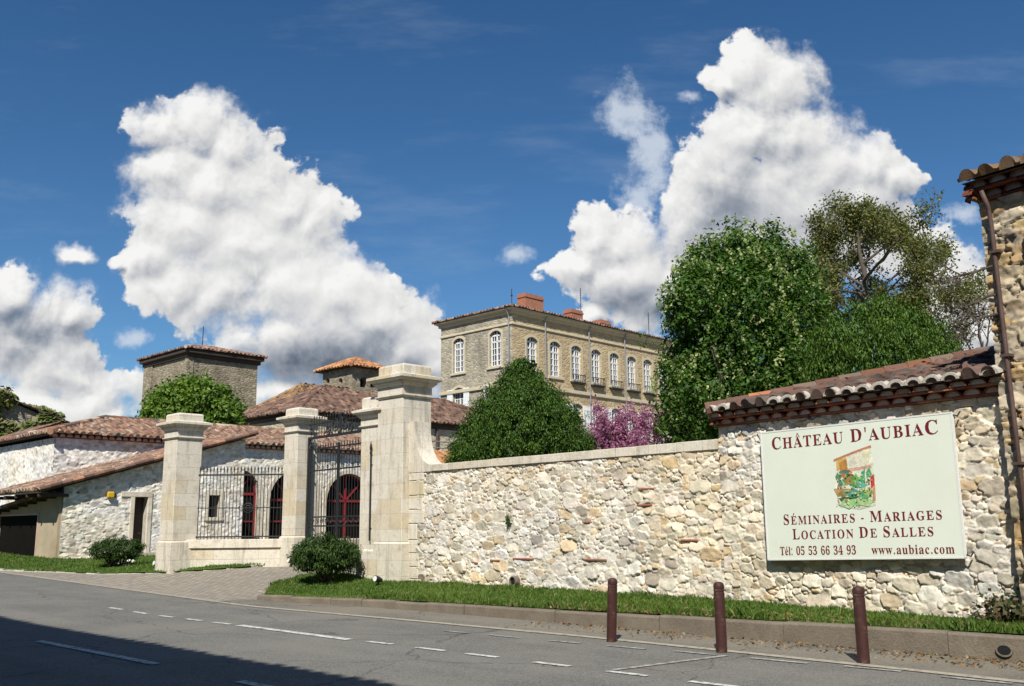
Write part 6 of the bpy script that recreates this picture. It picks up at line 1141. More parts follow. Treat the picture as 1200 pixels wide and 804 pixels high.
mb = MB(); q = onY(241, 400, ty + 2.2); mb.tube([(tx - tl / 2, ty + tr / 2, tz + .8), (tx - tl / 2, ty + tr / 2, tz + 2.6)], .035, 6); mb.build('lightning_rod', MAT['iron'], tw)

ua = atd(413, 430, 62); tx, ty, tz = ua; tl = tx - onY(378.5, 433, ty)[0]; tr = onX(446, 435, tx)[1] - ty
tu = thing('small_turret', 'small square stone belfry turret with pointed orange tiled roof', 'tower', tx - tl / 2, ty + tr / 2, 1.)
zc = [onY(u, 447, ty)[2] for u in (384, 399)]; hol1 = [arch(-(onY(u, 447, ty)[0]) - .22, -(onY(u, 447, ty)[0]) + .22, onY(u, 449, ty)[2], onY(u, 443, ty)[2], .2) for u in (384, 399)]
PY_ = lambda u, z, d: (-u, ty - d, z)
PX_ = lambda u, z, d: (tx + d, u, z)
hol2 = [arch(onX(u, 448, tx)[1] - .28, onX(u, 448, tx)[1] + .28, onX(u, 454, tx)[2], onX(u, 442, tx)[2], .28) for u in (426, 438)]
mb = MB(); wall_open(mb, PY_, [(-tx, 1), (-tx + tl, 1), (-tx + tl, tz), (-tx, tz)], hol1, .5); wall_open(mb, PX_, [(ty, 1), (ty + tr, 1), (ty + tr, tz), (ty, tz)], hol2, .5)
mb.add([(tx - tl, ty, 1), (tx - tl, ty + tr, 1), (tx - tl, ty + tr, tz), (tx - tl, ty, tz), (tx, ty + tr, 1), (tx, ty + tr, tz)], [(0, 1, 2, 3), (1, 4, 5, 2)]); mb.build('wall', MAT['tower'], tu)
for h, P in [(h, PY_) for h in hol1] + [(h, PX_) for h in hol2]:
    mb = MB(); mb.prism(h, P, -.46, -.48); mb.build('window', MAT['glass'], tu)
ORNG = [((.46, .20, .08), 24), ((.40, .17, .08), 20), ((.52, .27, .11), 16), ((.33, .15, .09), 12)]
add_hip(tu, tx - tl, tx, ty, ty + tr, tz + .05, .50, ov=.45, pitch=.3, ru=6, seed=82, pal=ORNG)

# nave with hipped roof in front of the turret, and the long range behind the gate
na = atd(352, 483, 54); nx, ny, nz = na
nv = thing('long_range', 'long old building with weathered brown hipped tile roof behind the gate', 'building', nx - 4, ny + 8, 1.)
NL, NR = 9.5, 20.
mb = MB(); mb.box(nx - NL, nx, ny, ny + NR, 1., nz); mb.build('wall', MAT['nave'], nv)
mb = MB(); mb.stack(nx - NL, nx, ny, ny + NR, [(.0, nz - .3), (.2, nz - .15), (.2, nz + .02)]); mb.build('eave_cornice', MAT['wood_dark'], nv)
BRN = [((.135, .075, .055), 26), ((.115, .066, .05), 22), ((.18, .095, .065), 18), ((.17, .10, .08), 12), ((.28, .19, .14), 8), ((.34, .18, .11), 5)]
add_hip(nv, nx - NL, nx, ny, ny + NR, nz + .05, .46, ov=.45, pitch=.32, ru=6, seed=84, pal=BRN, lap=.42)
for u in (512,):
    q = onX(u, 512, nx + .06); mb = MB(); mb.tube([(nx + .1, q[1], nz - .2), (nx + .1, q[1], 1.)], .10, 8); mb.build('downpipe', MAT['rust'], nv)
aa = atd(353, 449, 62); nz2 = aa[2] - 3.0
ch = thing('church_nave', 'old church nave with steep lichen covered tile roof beside the small turret', 'church', aa[0], aa[1], 1.)
q = atd(329, 489, 62); hw = 3.6
mb = MB(); mb.box(aa[0] - hw, aa[0] + hw, aa[1] - hw, aa[1] + 9, 1., nz2); mb.box(aa[0] - hw - 9, aa[0] - hw + .5, aa[1] + 1, aa[1] + 8, 1., onY(310, 480, aa[1] + 1)[2]); mb.build('wall', MAT['tower'], ch)
LICR = [((.26, .14, .075), 24), ((.22, .12, .075), 20), ((.32, .20, .08), 14), ((.20, .13, .09), 12)]
add_hip(ch, aa[0] - hw, aa[0] + hw, aa[1] - hw, aa[1] + 9, nz2, .72, ov=.4, pitch=.32, ru=6, seed=86, pal=LICR, lap=.42)

# low tiled shed and terrace rail behind the wall
sa = atd(506, 525, 40)
ts = thing('tiled_shed', 'low shed with orange tile roof just showing above the sweep of the wall', 'shed', sa[0], sa[1], 1.)
T = tiles((sa[0] + 1.8, sa[1] - .6, sa[2] - 1.2), (0, 1, 0), (-.93, 0, .37), [(0, 0), (6.5, 0), (6.5, 3.2), (0, 3.2)], .28, .36, .075, 90, 8, ORNG); mesh('roof', T[0], T[1], MAT['tile'], ts, col=T[2])
mb = MB(); mb.hexa([(sa[0] + 1.5, sa[1] - .5, .8), (sa[0] + 1.5, sa[1] + 4.4, .8), (sa[0] - 1.1, sa[1] + 4.4, .8), (sa[0] - 1.1, sa[1] - .5, .8), (sa[0] + 1.5, sa[1] - .5, sa[2] - 1.18), (sa[0] + 1.5, sa[1] + 4.4, sa[2] - 1.18), (sa[0] - 1.1, sa[1] + 4.4, sa[2] - .15), (sa[0] - 1.1, sa[1] - .5, sa[2] - .15)]); mb.build('wall', MAT['nave'], ts)
ta_ = atd(520, 518, 46)
tr_ = thing('terrace_railing', 'thin grey metal terrace railing above the orange tiled shed roof', 'railing', ta_[0], ta_[1], ta_[2] - 1)
mb = MB()
for z in (0., -.3, -.6): mb.tube([(0, -.9, z), (0, 5, z)], .03, 6)
mb.build('rails', MAT['lead'], tr_, localv=True, off=(0, 0, 1)); 
for k in range(6):
    mb = MB(); mb.tube([(0, 0, 0), (0, 0, 1.02)], .035, 6); mb.build('post', MAT['lead'], tr_, localv=True, off=(0, -.8 + 1.14 * k, 0))
mb = MB(); mb.box(-2.5, -.1, -1., 5.2, -3.5, .25); mb.build('terrace_wall', MAT['nave'], tr_, localv=True)

# ================================================================== CHATEAU
ca = atd(600, 361, 70); cx, cy, czt = ca
CL = cx - onY(517, 380, cy)[0]; CR = onX(800, 413, cx)[1] - cy + 6
cw_ = thing('chateau', 'large ochre stone country house with tall white windows and three brick chimneys', 'country house', cx - CL / 2, cy + CR / 2, 1.5)
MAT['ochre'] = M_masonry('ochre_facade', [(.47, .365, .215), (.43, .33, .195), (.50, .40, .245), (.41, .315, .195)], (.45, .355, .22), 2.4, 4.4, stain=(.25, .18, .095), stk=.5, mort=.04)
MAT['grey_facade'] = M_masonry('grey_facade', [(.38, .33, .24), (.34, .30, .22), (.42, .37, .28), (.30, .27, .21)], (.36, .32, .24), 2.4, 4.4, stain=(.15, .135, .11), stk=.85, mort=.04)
MAT['trim'] = M('window_trim', (.52, .45, .32), .9, .15, 2.)
PR = lambda u, z, d: (cx + d, u, z); PF = lambda u, z, d: (-u, cy - d, z)
WR = [(623.7, 390, 427, 11), (650.5, 396.6, 434, 10.5), (675.4, 403.5, 443, 10), (698.4, 410, 448, 9.3), (719.8, 416, 453, 8.7), (740, 421, 457, 8.2), (758.6, 426, 461, 7.7), (776, 431, 465, 7.4), (791, 435, 468, 7)]
up = []
zt0 = np.mean([onX(u, a, cx)[2] for u, a, b, w in WR[:7]]); zb0 = np.mean([onX(u, b, cx)[2] for u, a, b, w in WR[2:7]])
yc = [onX(u, 420, cx)[1] for u, *_ in WR]; st_ = (yc[6] - yc[1]) / 5
hR = [arch(y - .62, y + .62, zb0, zt0, .28) for y in yc]; lo = zb0 - zt0
hR2 = [arch(y - .62, y + .62, zb0 - 4.9, zt0 - 4.7, .25) for y in yc]
WF = [(537.5, 396, 437), (580.7, 388, 429.5)]; head_z = np.mean([onY(u, a, cy)[2] for u, a, b in WF]); sill_z = np.mean([onY(u, b, cy)[2] for u, a, b in WF])
xf = [-onY(u, 410, cy)[0] for u, *_ in WF]
hF = [arch(x - .62, x + .62, sill_z, head_z, .28) for x in xf]; hF2 = [arch(x - .62, x + .62, onY(540, 491, cy)[2] - .3, onY(540, 454, cy)[2], .25) for x in xf]
zk = czt + .0
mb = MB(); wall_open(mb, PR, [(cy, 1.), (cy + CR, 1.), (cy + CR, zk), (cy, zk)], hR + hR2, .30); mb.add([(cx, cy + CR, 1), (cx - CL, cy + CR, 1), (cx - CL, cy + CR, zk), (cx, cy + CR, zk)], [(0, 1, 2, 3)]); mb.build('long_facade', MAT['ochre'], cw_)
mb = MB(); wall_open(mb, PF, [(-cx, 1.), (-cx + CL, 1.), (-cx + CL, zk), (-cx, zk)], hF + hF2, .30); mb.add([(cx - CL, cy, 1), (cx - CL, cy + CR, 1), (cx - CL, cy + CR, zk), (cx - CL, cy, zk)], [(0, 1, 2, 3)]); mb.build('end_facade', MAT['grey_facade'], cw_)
def cwin(P, h, shut=False):
    us = [p[0] for p in h]; zs = [p[1] for p in h]; a, b, z0, z1 = min(us), max(us), min(zs), max(zs); c = (a + b) / 2
    w = MB(); w.prism(h, P, -.26, -.28); wo = w.build('window', MAT['glass'], cw_)
    f = MB(); fb = lambda u0, u1, y0, y1: f.prism([(u0, y0), (u1, y0), (u1, y1), (u0, y1)], P, -.17, -.25)
    fb(a, a + .10, z0, z1 - .2); fb(b - .10, b, z0, z1 - .2); fb(c - .07, c + .07, z0, z1 - .04); fb(a, b, z0, z0 + .12); fb(a, b, z1 - .40, z1 - .28); fb(a, b, z1 - .86, z1 - .78) if not shut else None
    n = 5
    for k in range(1, n): zz = z0 + (z1 - z0 - .4) * k / n; f.prism([(a, zz - .025), (b, zz - .025), (b, zz + .025), (a, zz + .025)], P, -.18, -.24)
    for s_ in (-1, 1): q = c + s_ * (b - a) / 4; f.prism([(q - .022, z0), (q + .022, z0), (q + .022, z1 - .1), (q - .022, z1 - .1)], P, -.18, -.24)
    f.build('frame', MAT['white_paint'], wo)
    o_ = arch(a - .16, b + .16, z0, z1 + .2, .30); n = len(h); t = MB(); oo = o_[1:] + o_[:1]; hh = h[1:] + h[:1]
    V = [P(u, z, .03) for u, z in oo] + [P(u, z, .03) for u, z in hh] + [P(u, z, -.02) for u, z in oo]
    t.add(V, [(i, i + 1, n + i + 1, n + i) for i in range(n - 1)] + [(i, 2 * n + i, 2 * n + i + 1, i + 1) for i in range(n - 1)]); t.box(a - .25, b + .25, -.05, .12, z0 - .16, z0, f=lambda u, d, z: P(u, z, d)); t.build('surround', MAT['trim'], wo)
    if shut:
        for (p, q) in ((a - .02 - (b - a) / 2, a - .02), (b + .02, b + .02 + (b - a) / 2)):
            s_ = MB(); s_.prism([(p, z0), (q, z0), (q, z1 - .1), (p, z1 - .1)], P, .035, .085)
            for zz in (z0 + .3, (z0 + z1) / 2, z1 - .5): s_.prism([(p, zz), (q, zz), (q, zz + .1), (p, zz + .1)], P, .086, .10)
            s_.build('shutter', MAT['white_paint'], wo)
    return wo
for i, h in enumerate(hR):
    wo = cwin(PR, h)
    if i >= 2:
        z0 = min(p[1] for p in h); a = min(p[0] for p in h) - .12; b = max(p[0] for p in h) + .12; r_ = MB()
        r_.box(cx - .02, cx + .34, a, b, z0 - .30, z0 - .17)
        for k in range(8): y = a + .03 + (b - a - .06) * k / 7; r_.box(cx + .29, cx + .32, y - .014, y + .014, z0 - .17, z0 + .38)
        r_.box(cx + .28, cx + .33, a, b, z0 + .38, z0 + .43); r_.box(cx + .1, cx + .28, a, a + .03, z0 + .37, z0 + .42); r_.box(cx + .1, cx + .28, b - .03, b, z0 + .37, z0 + .42); r_.build('balcony', MAT['iron'], wo)
for h in hR2: cwin(PR, h, True)
for h in hF: cwin(PF, h)
for h in hF2: cwin(PF, h, True)
mb = MB(); mb.stack(cx - CL, cx, cy, cy + CR, [(.03, zk - 1.25), (.10, zk - 1.22), (.10, zk - 1.1), (.03, zk - 1.06)]); mb.stack(cx - CL, cx, cy, cy + CR, [(.04, zb0 - 1.15), (.14, zb0 - 1.1), (.14, zb0 - .86), (.05, zb0 - .83)]); mb.build('string_course', MAT['trim'], cw_)
mb = MB(); mb.stack(cx - CL, cx, cy, cy + CR, [(.05, zk - .42), (.16, zk - .38), (.16, zk - .22), (.34, zk - .12), (.42, zk - .10), (.42, zk + .02)]); mb.build('cornice', MAT['trim'], cw_)
add_hip(cw_, cx - CL, cx, cy, cy + CR, zk + .06, .30, ov=.55, pitch=.33, ru=6, seed=92, lap=.42)
for p, P in [(onX(638, 400, cx)[1], PR), (onX(689.5, 420, cx)[1], PR), (onX(731.5, 430, cx)[1], PR), (-cx + .25, PF)]:
    mb = MB(); mb.tube([P(p, zk - .15, .38), P(p, zk - .6, .13), P(p, 1., .13)], .055, 8); mb.build('downpipe', MAT['lead'], cw_)
MAT['brick'] = M_ashlar('chimney_brick', (.36, .12, .07), (.42, .15, .085), (.30, .10, .06), .22, .075, .008, (.34, .25, .18), (.2, .08, .05))
for u0, u1, vb, vt in ((608, 635, 366, 346.5), (663.5, 680, 379, 364), (697.5, 712.5, 391, 376.5)):
    xc = cx - 2.3; p, q = onX(u0, vb, xc), onX(u1, vt, xc); m_ = (p[1] + q[1]) / 2; hw_ = (q[1] - p[1]) / 2 * .76
    mb = MB(); zt_ = onX((u0 + u1) / 2, vt, xc)[2]; mb.stack(xc - .45, xc + .45, m_ - hw_, m_ + hw_, [(0, zk), (0, zt_ - .35), (.06, zt_ - .33), (.06, zt_ - .18), (.0, zt_ - .16), (0, zt_)]); mb.build('chimney', MAT['brick'], cw_)
q = onX(600, 361, cx - .5); mb = MB(); b_ = (cx - .6, cy + .6, zk); mb.tube([b_, (b_[0], b_[1], zk + 1.7)], .03, 6); mb.tube([(b_[0] - .4, b_[1] + .4, zk + 1.35), (b_[0] + .4, b_[1] - .4, zk + 1.35)], .022, 5); mb.lathe(b_[0], b_[1], [(.02, zk + 1.1), (.10, zk + 1.16), (.02, zk + 1.24)], 8); mb.build('weather_vane', MAT['iron'], cw_)
for u, xo, h in ((681, 3.0, 3.6), (760, 2.0, 2.6)):
    q = onX(u, 378, cx - xo); mb = MB(); z0 = zk + .5; mb.tube([(q[0], q[1], z0), (q[0], q[1], z0 + h)], .028, 6)
    for k in range(5): z = z0 + h - .1 - .22 * k; mb.tube([(q[0] - .35, q[1] + .35, z), (q[0] + .35, q[1] - .35, z)], .014, 4)
    mb.build('aerial', MAT['iron'], cw_)

# ================================================================== HOUSE ACROSS THE ROAD (its shadow falls over the road)
hb_ = thing('house_across_road', 'long tall house on the near side of the road whose shadow darkens the tarmac at lower left', 'house', -12, -5, 0)
EZ = 9.5; EY = 6.72 - EZ / math.tan(SUN_EL) * .84
mb = MB(); mb.box(-44, 16, EY - 8.4, EY - .4, 0, EZ - .1); mb.build('wall', MAT['render_beige'], hb_)
add_hip(hb_, -44, 16, EY - 8.4, EY - .4, EZ - .1, .3, ov=.42, pitch=.3, ru=4, seed=95, lap=.8)

# ================================================================== VEGETATION
def leaf_mesh(p, size, rs, col, up=.0, out=None, outw=.6, asp=.55, droop=0.):
    """one small folded-free leaf quad per point; out = outward directions the blades face"""
    n = len(p); N = rs.randn(n, 3); N /= np.linalg.norm(N, axis=1, keepdims=True)
    if out is not None: N = N * (1 - outw) + out * outw
    N[:, 2] += .25; N /= np.linalg.norm(N, axis=1, keepdims=True)
    T = rs.randn(n, 3); T[:, 2] += up * 2.5 - droop; T -= N * (T * N).sum(1, keepdims=True); T /= np.linalg.norm(T, axis=1, keepdims=True) + 1e-9
    B = np.cross(N, T); s = (size * (.65 + .7 * rs.rand(n)))[:, None]; w = s * asp
    V = np.stack([p - T * s * .5, p + B * w * .5 + N * s * .08, p + T * s * .5, p - B * w * .5 + N * s * .08], 1).reshape(-1, 3)
    return V, np.arange(4 * n).reshape(n, 4), col
def blob_points(blobs, n, rs, clump, fill=.35, lump=.20, seed=0):
    """points in leaf clumps spread over and inside a union of ball-like masses; blobs: centre, radius (3)"""
    C = np.array([b[0] for b in blobs]); Rr = np.array([b[1] for b in blobs]); ar = Rr.prod(1) ** (2 / 3); pr = ar / ar.sum()
    nc = max(8, int(n / clump)); out = []; no = []; tries = 0
    while len(out) < nc and tries < nc * 12:
        tries += 1; i = rs.choice(len(C), p=pr); d = rs.randn(3); d /= np.linalg.norm(d); rad = 1. if rs.rand() > fill else (.55 + .4 * rs.rand())
        q = C[i] + d * Rr[i] * rad * (1 + lump * rs.randn() * .5)
        ins = (((q - C) / Rr) ** 2).sum(1); ins[i] = 9
        if (ins < .60).any(): continue
        out.append(q); no.append(d)
    return np.array(out), np.array(no)
def crown(name, parent, blobs, n, size, clump, crad, pal, seed, mat='leaf', up=0., asp=.55, fill=.35, lump=.2, outw=.5, flat=1.):
    rs = np.random.RandomState(seed); cc, nn = blob_points(blobs, n, rs, clump, fill, lump); k = max(1, n // len(cc))
    p = np.repeat(cc, k, 0); o = np.repeat(nn, k, 0); d = rs.randn(len(p), 3); d /= np.linalg.norm(d, axis=1, keepdims=True); d *= rs.rand(len(p), 1) ** .5
    p = p + d * crad * [1, 1, flat]; oo = o * .5 + d * .5 + 1e-6
    pal = np.array(pal) * GREEN; t = np.repeat(rs.rand(len(cc)), k)[:, None] * .7 + rs.rand(len(p), 1) * .3
    x = t * (len(pal) - 1); i0 = np.clip(x.astype(int)[:, 0], 0, len(pal) - 2); f = x - i0[:, None]; c = pal[i0] * (1 - f) + pal[i0 + 1] * f; c = c * (1 + .15 * rs.randn(len(p), 1))
    V, F, c = leaf_mesh(p, size, rs, c, up, oo, outw, asp)
    return mesh(name, V, F, MAT[mat], parent, col=np.clip(c, .004, .9))
def blobs_at(y, lst, deep=1.):
    out = []
    for b in lst:
        u, v, r = b[:3]; dy = b[3] if len(b) > 3 else 0; q = atd(u, v, y + dy); R_ = r * y / FPX * 1.02; out.append((q, np.array([R_, R_ * deep, R_])))
    return out
def limb(mb, p, d, L, r, lvl, rs, tips, k=4, spread=.8, up=.15, seg=4, shrink=.62, n=6):
    pts = [np.array(p)]; d = np.array(d, float); d /= np.linalg.norm(d); ds = [d]
    for i in range(seg):
        d = d + rs.randn(3) * .16 + np.array([0, 0, up * .3]); d /= np.linalg.norm(d); pts.append(pts[-1] + d * L / seg); ds.append(d)
    mb.tube(pts, [r * (1 - .55 * i / seg) for i in range(seg + 1)], n, caps=False)
    if lvl <= 0: tips += pts[1:]; return
    for j in range(k):
        t = .35 + .65 * (j + rs.rand()) / k; i = min(seg - 1, int(t * seg)); f = t * seg - i; q = pts[i] * (1 - f) + pts[i + 1] * f
        a = rs.randn(3); a -= ds[i] * (a @ ds[i]); a /= np.linalg.norm(a); nd_ = ds[i] * (1 - spread * .55) + a * spread + np.array([0, 0, up])
        limb(mb, q, nd_, L * shrink * (.75 + .5 * rs.rand()), r * .55 * (1 - .3 * t), lvl - 1, rs, tips, k, spread, up, seg, shrink, max(3, n - 1))
def trunk(parent, base, top, r, name='trunk', fork=0, seed=1, spread=1.2):
    rs = np.random.RandomState(seed); mb = MB(); base = np.array(base, float); top = np.array(top, float); k = 6
    pts = [base + (top - base) * i / k + np.array([rs.randn() * .04, rs.randn() * .04, 0]) * (i > 0) * r * 4 for i in range(k + 1)]
    mb.tube(pts, [r * 1.5] + [r * (1 - .6 * i / k) for i in range(1, k + 1)], 10)
    for j in range(fork):
        q = pts[3] + (pts[5] - pts[3]) * rs.rand(); a = rs.rand() * 6.28; L = spread * (.6 + .5 * rs.rand()); mb.tube([q, q + np.array([math.cos(a) * L * .5, math.sin(a) * L * .5, L * .5]), q + np.array([math.cos(a) * L, math.sin(a) * L, L * 1.1])], [r * .5, r * .35, r * .12], 7)
    return mb.build(name, MAT['bark'], parent, smooth=True)

GREEN = np.array([1.55, 1.18, .95])
def ground_z(x, y): return float(hgt(x, y))
# flowering chestnut
y = 34; b = blobs_at(y, [(862, 306, 36), (833, 326, 36, 1), (902, 316, 38), (815, 354, 33, -1), (872, 366, 53, -1), (925, 336, 33), (940, 356, 24), (826, 406, 42), (882, 426, 51, -1), (925, 402, 31), (806, 452, 31), (842, 466, 46, -1), (902, 476, 42, -1), (928, 450, 25), (808, 496, 31), (858, 512, 42), (910, 516, 36)])
q = atd(868, 500, y); t = thing('chestnut_tree', 'big round chestnut tree with dense green leaves and pale flower candles', 'tree', q[0], q[1], .9, None)
trunk(t, (q[0], q[1], .8), (q[0], q[1], 7.5), .36, fork=6, seed=2, spread=2.6)
cr_ = crown('crown', t, b, 90000, .165, 32, .40, [(.020, .062, .010), (.030, .088, .014), (.045, .125, .020), (.075, .165, .028)], 101, asp=.5, fill=.36, lump=.46, outw=.55)
rs = np.random.RandomState(5); cc, nn = blob_points(b, 1300, rs, 1, 0., .2); cc = cc[nn[:, 2] > -.45]; nn = nn[nn[:, 2] > -.45]; P_ = []; 
for c, n_ in zip(cc, nn):
    for j in range(7): P_.append(c + n_ * .30 + np.array([rs.randn() * .035, rs.randn() * .035, .05 + .034 * j]))
P_ = np.array(P_); V, F, c = leaf_mesh(P_, .10, rs, np.array([(.38, .42, .18)]) * (1 + .2 * rs.randn(len(P_), 1)), asp=.9)
tag(mesh('flower_candles', V, F, MAT['flower'], cr_, col=np.clip(c, .02, .8)), kind='stuff')
# yew
y = 30; b = blobs_at(y, [(612, 436, 15), (606, 452, 22), (620, 458, 22), (596, 474, 28), (630, 474, 28), (612, 484, 36, -.6), (580, 500, 32), (648, 500, 34), (616, 510, 44, -1), (562, 524, 30), (600, 535, 44, -1), (645, 532, 42, -.6), (674, 528, 22), (548, 540, 22), (680, 545, 22)])
q = atd(612, 540, y); t = thing('yew_tree', 'dense dark green cone shaped yew behind the long rubble wall', 'tree', q[0], q[1], .6)
trunk(t, (q[0], q[1], .5), (q[0], q[1], 5.8), .25, seed=3)
crown('crown', t, b, 85000, .085, 30, .20, [(.016, .050, .008), (.026, .076, .011), (.042, .108, .015), (.064, .142, .020)], 102, 'needle', up=1.0, asp=.36, fill=.40, lump=.2)
crown('inner_foliage', t, [(c, r * .72) for c, r in b], 9000, .26, 20, .25, [(.016, .050, .008), (.030, .08, .012)], 112, 'needle', asp=.6, fill=.6)
# judas tree in blossom
y = 37; q = atd(738, 560, y); t = thing('judas_tree', 'pink flowering tree with upright twigs between the dark yew and the chestnut', 'tree', q[0], q[1], .8)
rs = np.random.RandomState(12); mb = MB(); tips = []; z0 = .8
top = atd(738, 492, y)[2]; base = np.array([q[0], q[1], z0])
for j in range(9):
    a = 6.28 * j / 9; limb(mb, base + np.array([0, 0, top * .16]), (math.cos(a) * .42, math.sin(a) * .42, 1.), (top - z0) * .60, .055, 2, rs, tips, 5, .55, .35, 4, .50, 6)
mb.tube([base, base + np.array([0, 0, top * .2])], [.14, .1], 8); mb.build('trunk', MAT['bark'], t)
tp = np.array(tips); print('judas', len(tp), tp.max(0) - base)
tp = tp[tp[:, 2] > 1.8]; p = np.repeat(tp, max(1, 24000 // len(tp)), 0) + rs.randn(len(tp) * max(1, 24000 // len(tp)), 3) * [.10, .10, .13]
pal = np.array([(.34, .11, .25), (.43, .17, .33), (.28, .085, .19), (.50, .25, .40)]); V, F, c = leaf_mesh(p, .075, rs, pal[rs.randint(4, size=len(p))], asp=.9)
tag(mesh('blossom', V, F, MAT['flower'], t, col=c), kind='stuff')
# round tree left
y = 52; b = blobs_at(y, [(224, 473, 24), (202, 480, 24), (248, 481, 24), (188, 492, 17), (262, 493, 16), (224, 488, 36, -1), (200, 498, 26, -1), (248, 500, 28, -1), (178, 502, 12), (271, 502, 11)])
q = atd(224, 500, y); t = thing('round_tree', 'round topped bright green tree in front of the square stone tower', 'tree', q[0], q[1], 1.)
trunk(t, (q[0], q[1], .9), (q[0], q[1], 6.2), .28, fork=4, seed=4, spread=1.5)
crown('crown', t, b, 26000, .24, 22, .5, [(.035, .095, .015), (.055, .135, .020), (.085, .18, .028), (.12, .22, .04)], 103, asp=.55, fill=.35, lump=.35)
# conifer hedge mass behind the outbuilding
y = 30; b = blobs_at(y, [(1028, 376, 22), (1004, 392, 28), (1055, 388, 28), (982, 414, 30), (1086, 402, 26), (1030, 424, 46, -.6), (1070, 430, 36), (1104, 424, 20), (968, 444, 20), (1000, 452, 36)])
q = atd(1030, 440, y); t = thing('conifer_bush', 'broad feathery green conifer rising over the mossy tiled roof', 'tree', q[0], q[1], .8)
trunk(t, (q[0], q[1], .7), (q[0], q[1], 5.), .2, seed=6)
crown('crown', t, b, 56000, .125, 24, .30, [(.020, .062, .009), (.034, .092, .013), (.052, .125, .018), (.078, .155, .024)], 104, 'needle', up=1.6, asp=.30, fill=.35, lump=.3)
y = 38; b = blobs_at(y, [(955, 425, 20), (948, 445, 26), (966, 455, 24), (940, 465, 22)])
q = atd(952, 460, y); t = thing('young_tree', 'small light green tree squeezed between the chestnut and the feathery conifer', 'tree', q[0], q[1], .9)
trunk(t, (q[0], q[1], .8), (q[0], q[1], 5.5), .12, seed=7)
crown('crown', t, b, 5200, .22, 20, .4, [(.035, .09, .014), (.06, .13, .02), (.09, .165, .03)], 105, fill=.4, lump=.35)
# tall loose tree in young leaf
def skeleton_tree(name, label, y, ub, vb, zb, hpx, limbs, r0, seed, lvl, leaves_n, lsize, lpal, jit, matn='leaf', lname='leaves', k=4):
    rs = np.random.RandomState(seed); q = atd(ub, vb, y); t = thing(name, label, 'tree', q[0], q[1], zb); mb = MB(); tips = []
    pts = [np.array([q[0], q[1], zb])] + [atd(u, v, y) for u, v in hpx]; n = len(pts); mb.tube(pts, [r0 * (1.35 if i == 0 else 1 - .75 * i / (n - 1)) for i in range(n)], 10)
    for (u0, v0, u1, v1, dy, r) in limbs:
        a = atd(u0, v0, y); c = atd(u1, v1, y + dy); L = np.linalg.norm(c - a); limb(mb, a, c - a, L, r, lvl, rs, tips, k, .75, .12, 5, .46, 7)
    mb.build('trunk', MAT['bark'], t); tp = np.array(tips); m = max(1, int(round(leaves_n / len(tp))))
    if leaves_n:
        p = np.repeat(tp, m, 0) + rs.randn(len(tp) * m, 3) * jit; pal = np.array(lpal); V, F, c = leaf_mesh(p, lsize, rs, pal[rs.randint(len(pal), size=len(p))] * (1 + .15 * rs.randn(len(p), 1)), asp=.6)
        mesh(lname, V, F, MAT[matn], t, col=np.clip(c, .01, .8))
    return t
skeleton_tree('tall_tree', 'tall loose tree with thin olive brown young leaves and visible branches', 48, 1018, 470, .9, [(1016, 420), (1012, 370), (1014, 325), (1007, 295), (1005, 268)],
    [(1014, 380, 955, 352, 1, .07), (1012, 370, 1080, 340, -2, .08), (1013, 350, 1092, 312, 1, .075), (1013, 350, 962, 312, -2, .08), (1012, 335, 962, 285, 1, .08), (1012, 325, 1066, 300, 2, .08), (1010, 310, 1046, 270, -2, .08), (1008, 300, 978, 265, 2, .07), (1007, 290, 1008, 252, 0, .06), (1006, 285, 1030, 255, 1, .05), (1013, 360, 1060, 325, 3, .07), (1012, 365, 950, 322, 0, .06), (1013, 350, 1092, 296, -1, .06), (1014, 385, 1098, 352, 1, .06), (1013, 375, 940, 350, 2, .05), (1014, 395, 1080, 385, 2, .06), (1014, 400, 968, 395, -1, .08), (1012, 330, 1020, 280, -4, .09), (1012, 350, 1000, 300, 4, .09), (1013, 385, 1050, 350, -3, .09), (1014, 400, 1085, 405, 0, .05)],
    .24, 21, 2, 50000, .15, [(.115, .135, .032), (.16, .165, .045), (.090, .110, .028), (.14, .125, .045), (.20, .20, .065)], .26)
skeleton_tree('bare_tree', 'bare pale twiggy tree seen beside the corner house', 44, 1150, 470, .9, [(1150, 430), (1152, 400)], [(1150, 430, 1120, 375, 1, .05), (1150, 425, 1175, 360, -1, .05), (1151, 410, 1150, 352, 1, .05), (1150, 430, 1185, 385, 0, .05), (1150, 440, 1108, 400, 0, .05), (1151, 415, 1132, 362, -1, .04)], .10, 22, 2, 900, .10, [(.20, .19, .09), (.26, .22, .15)], .15, k=5)
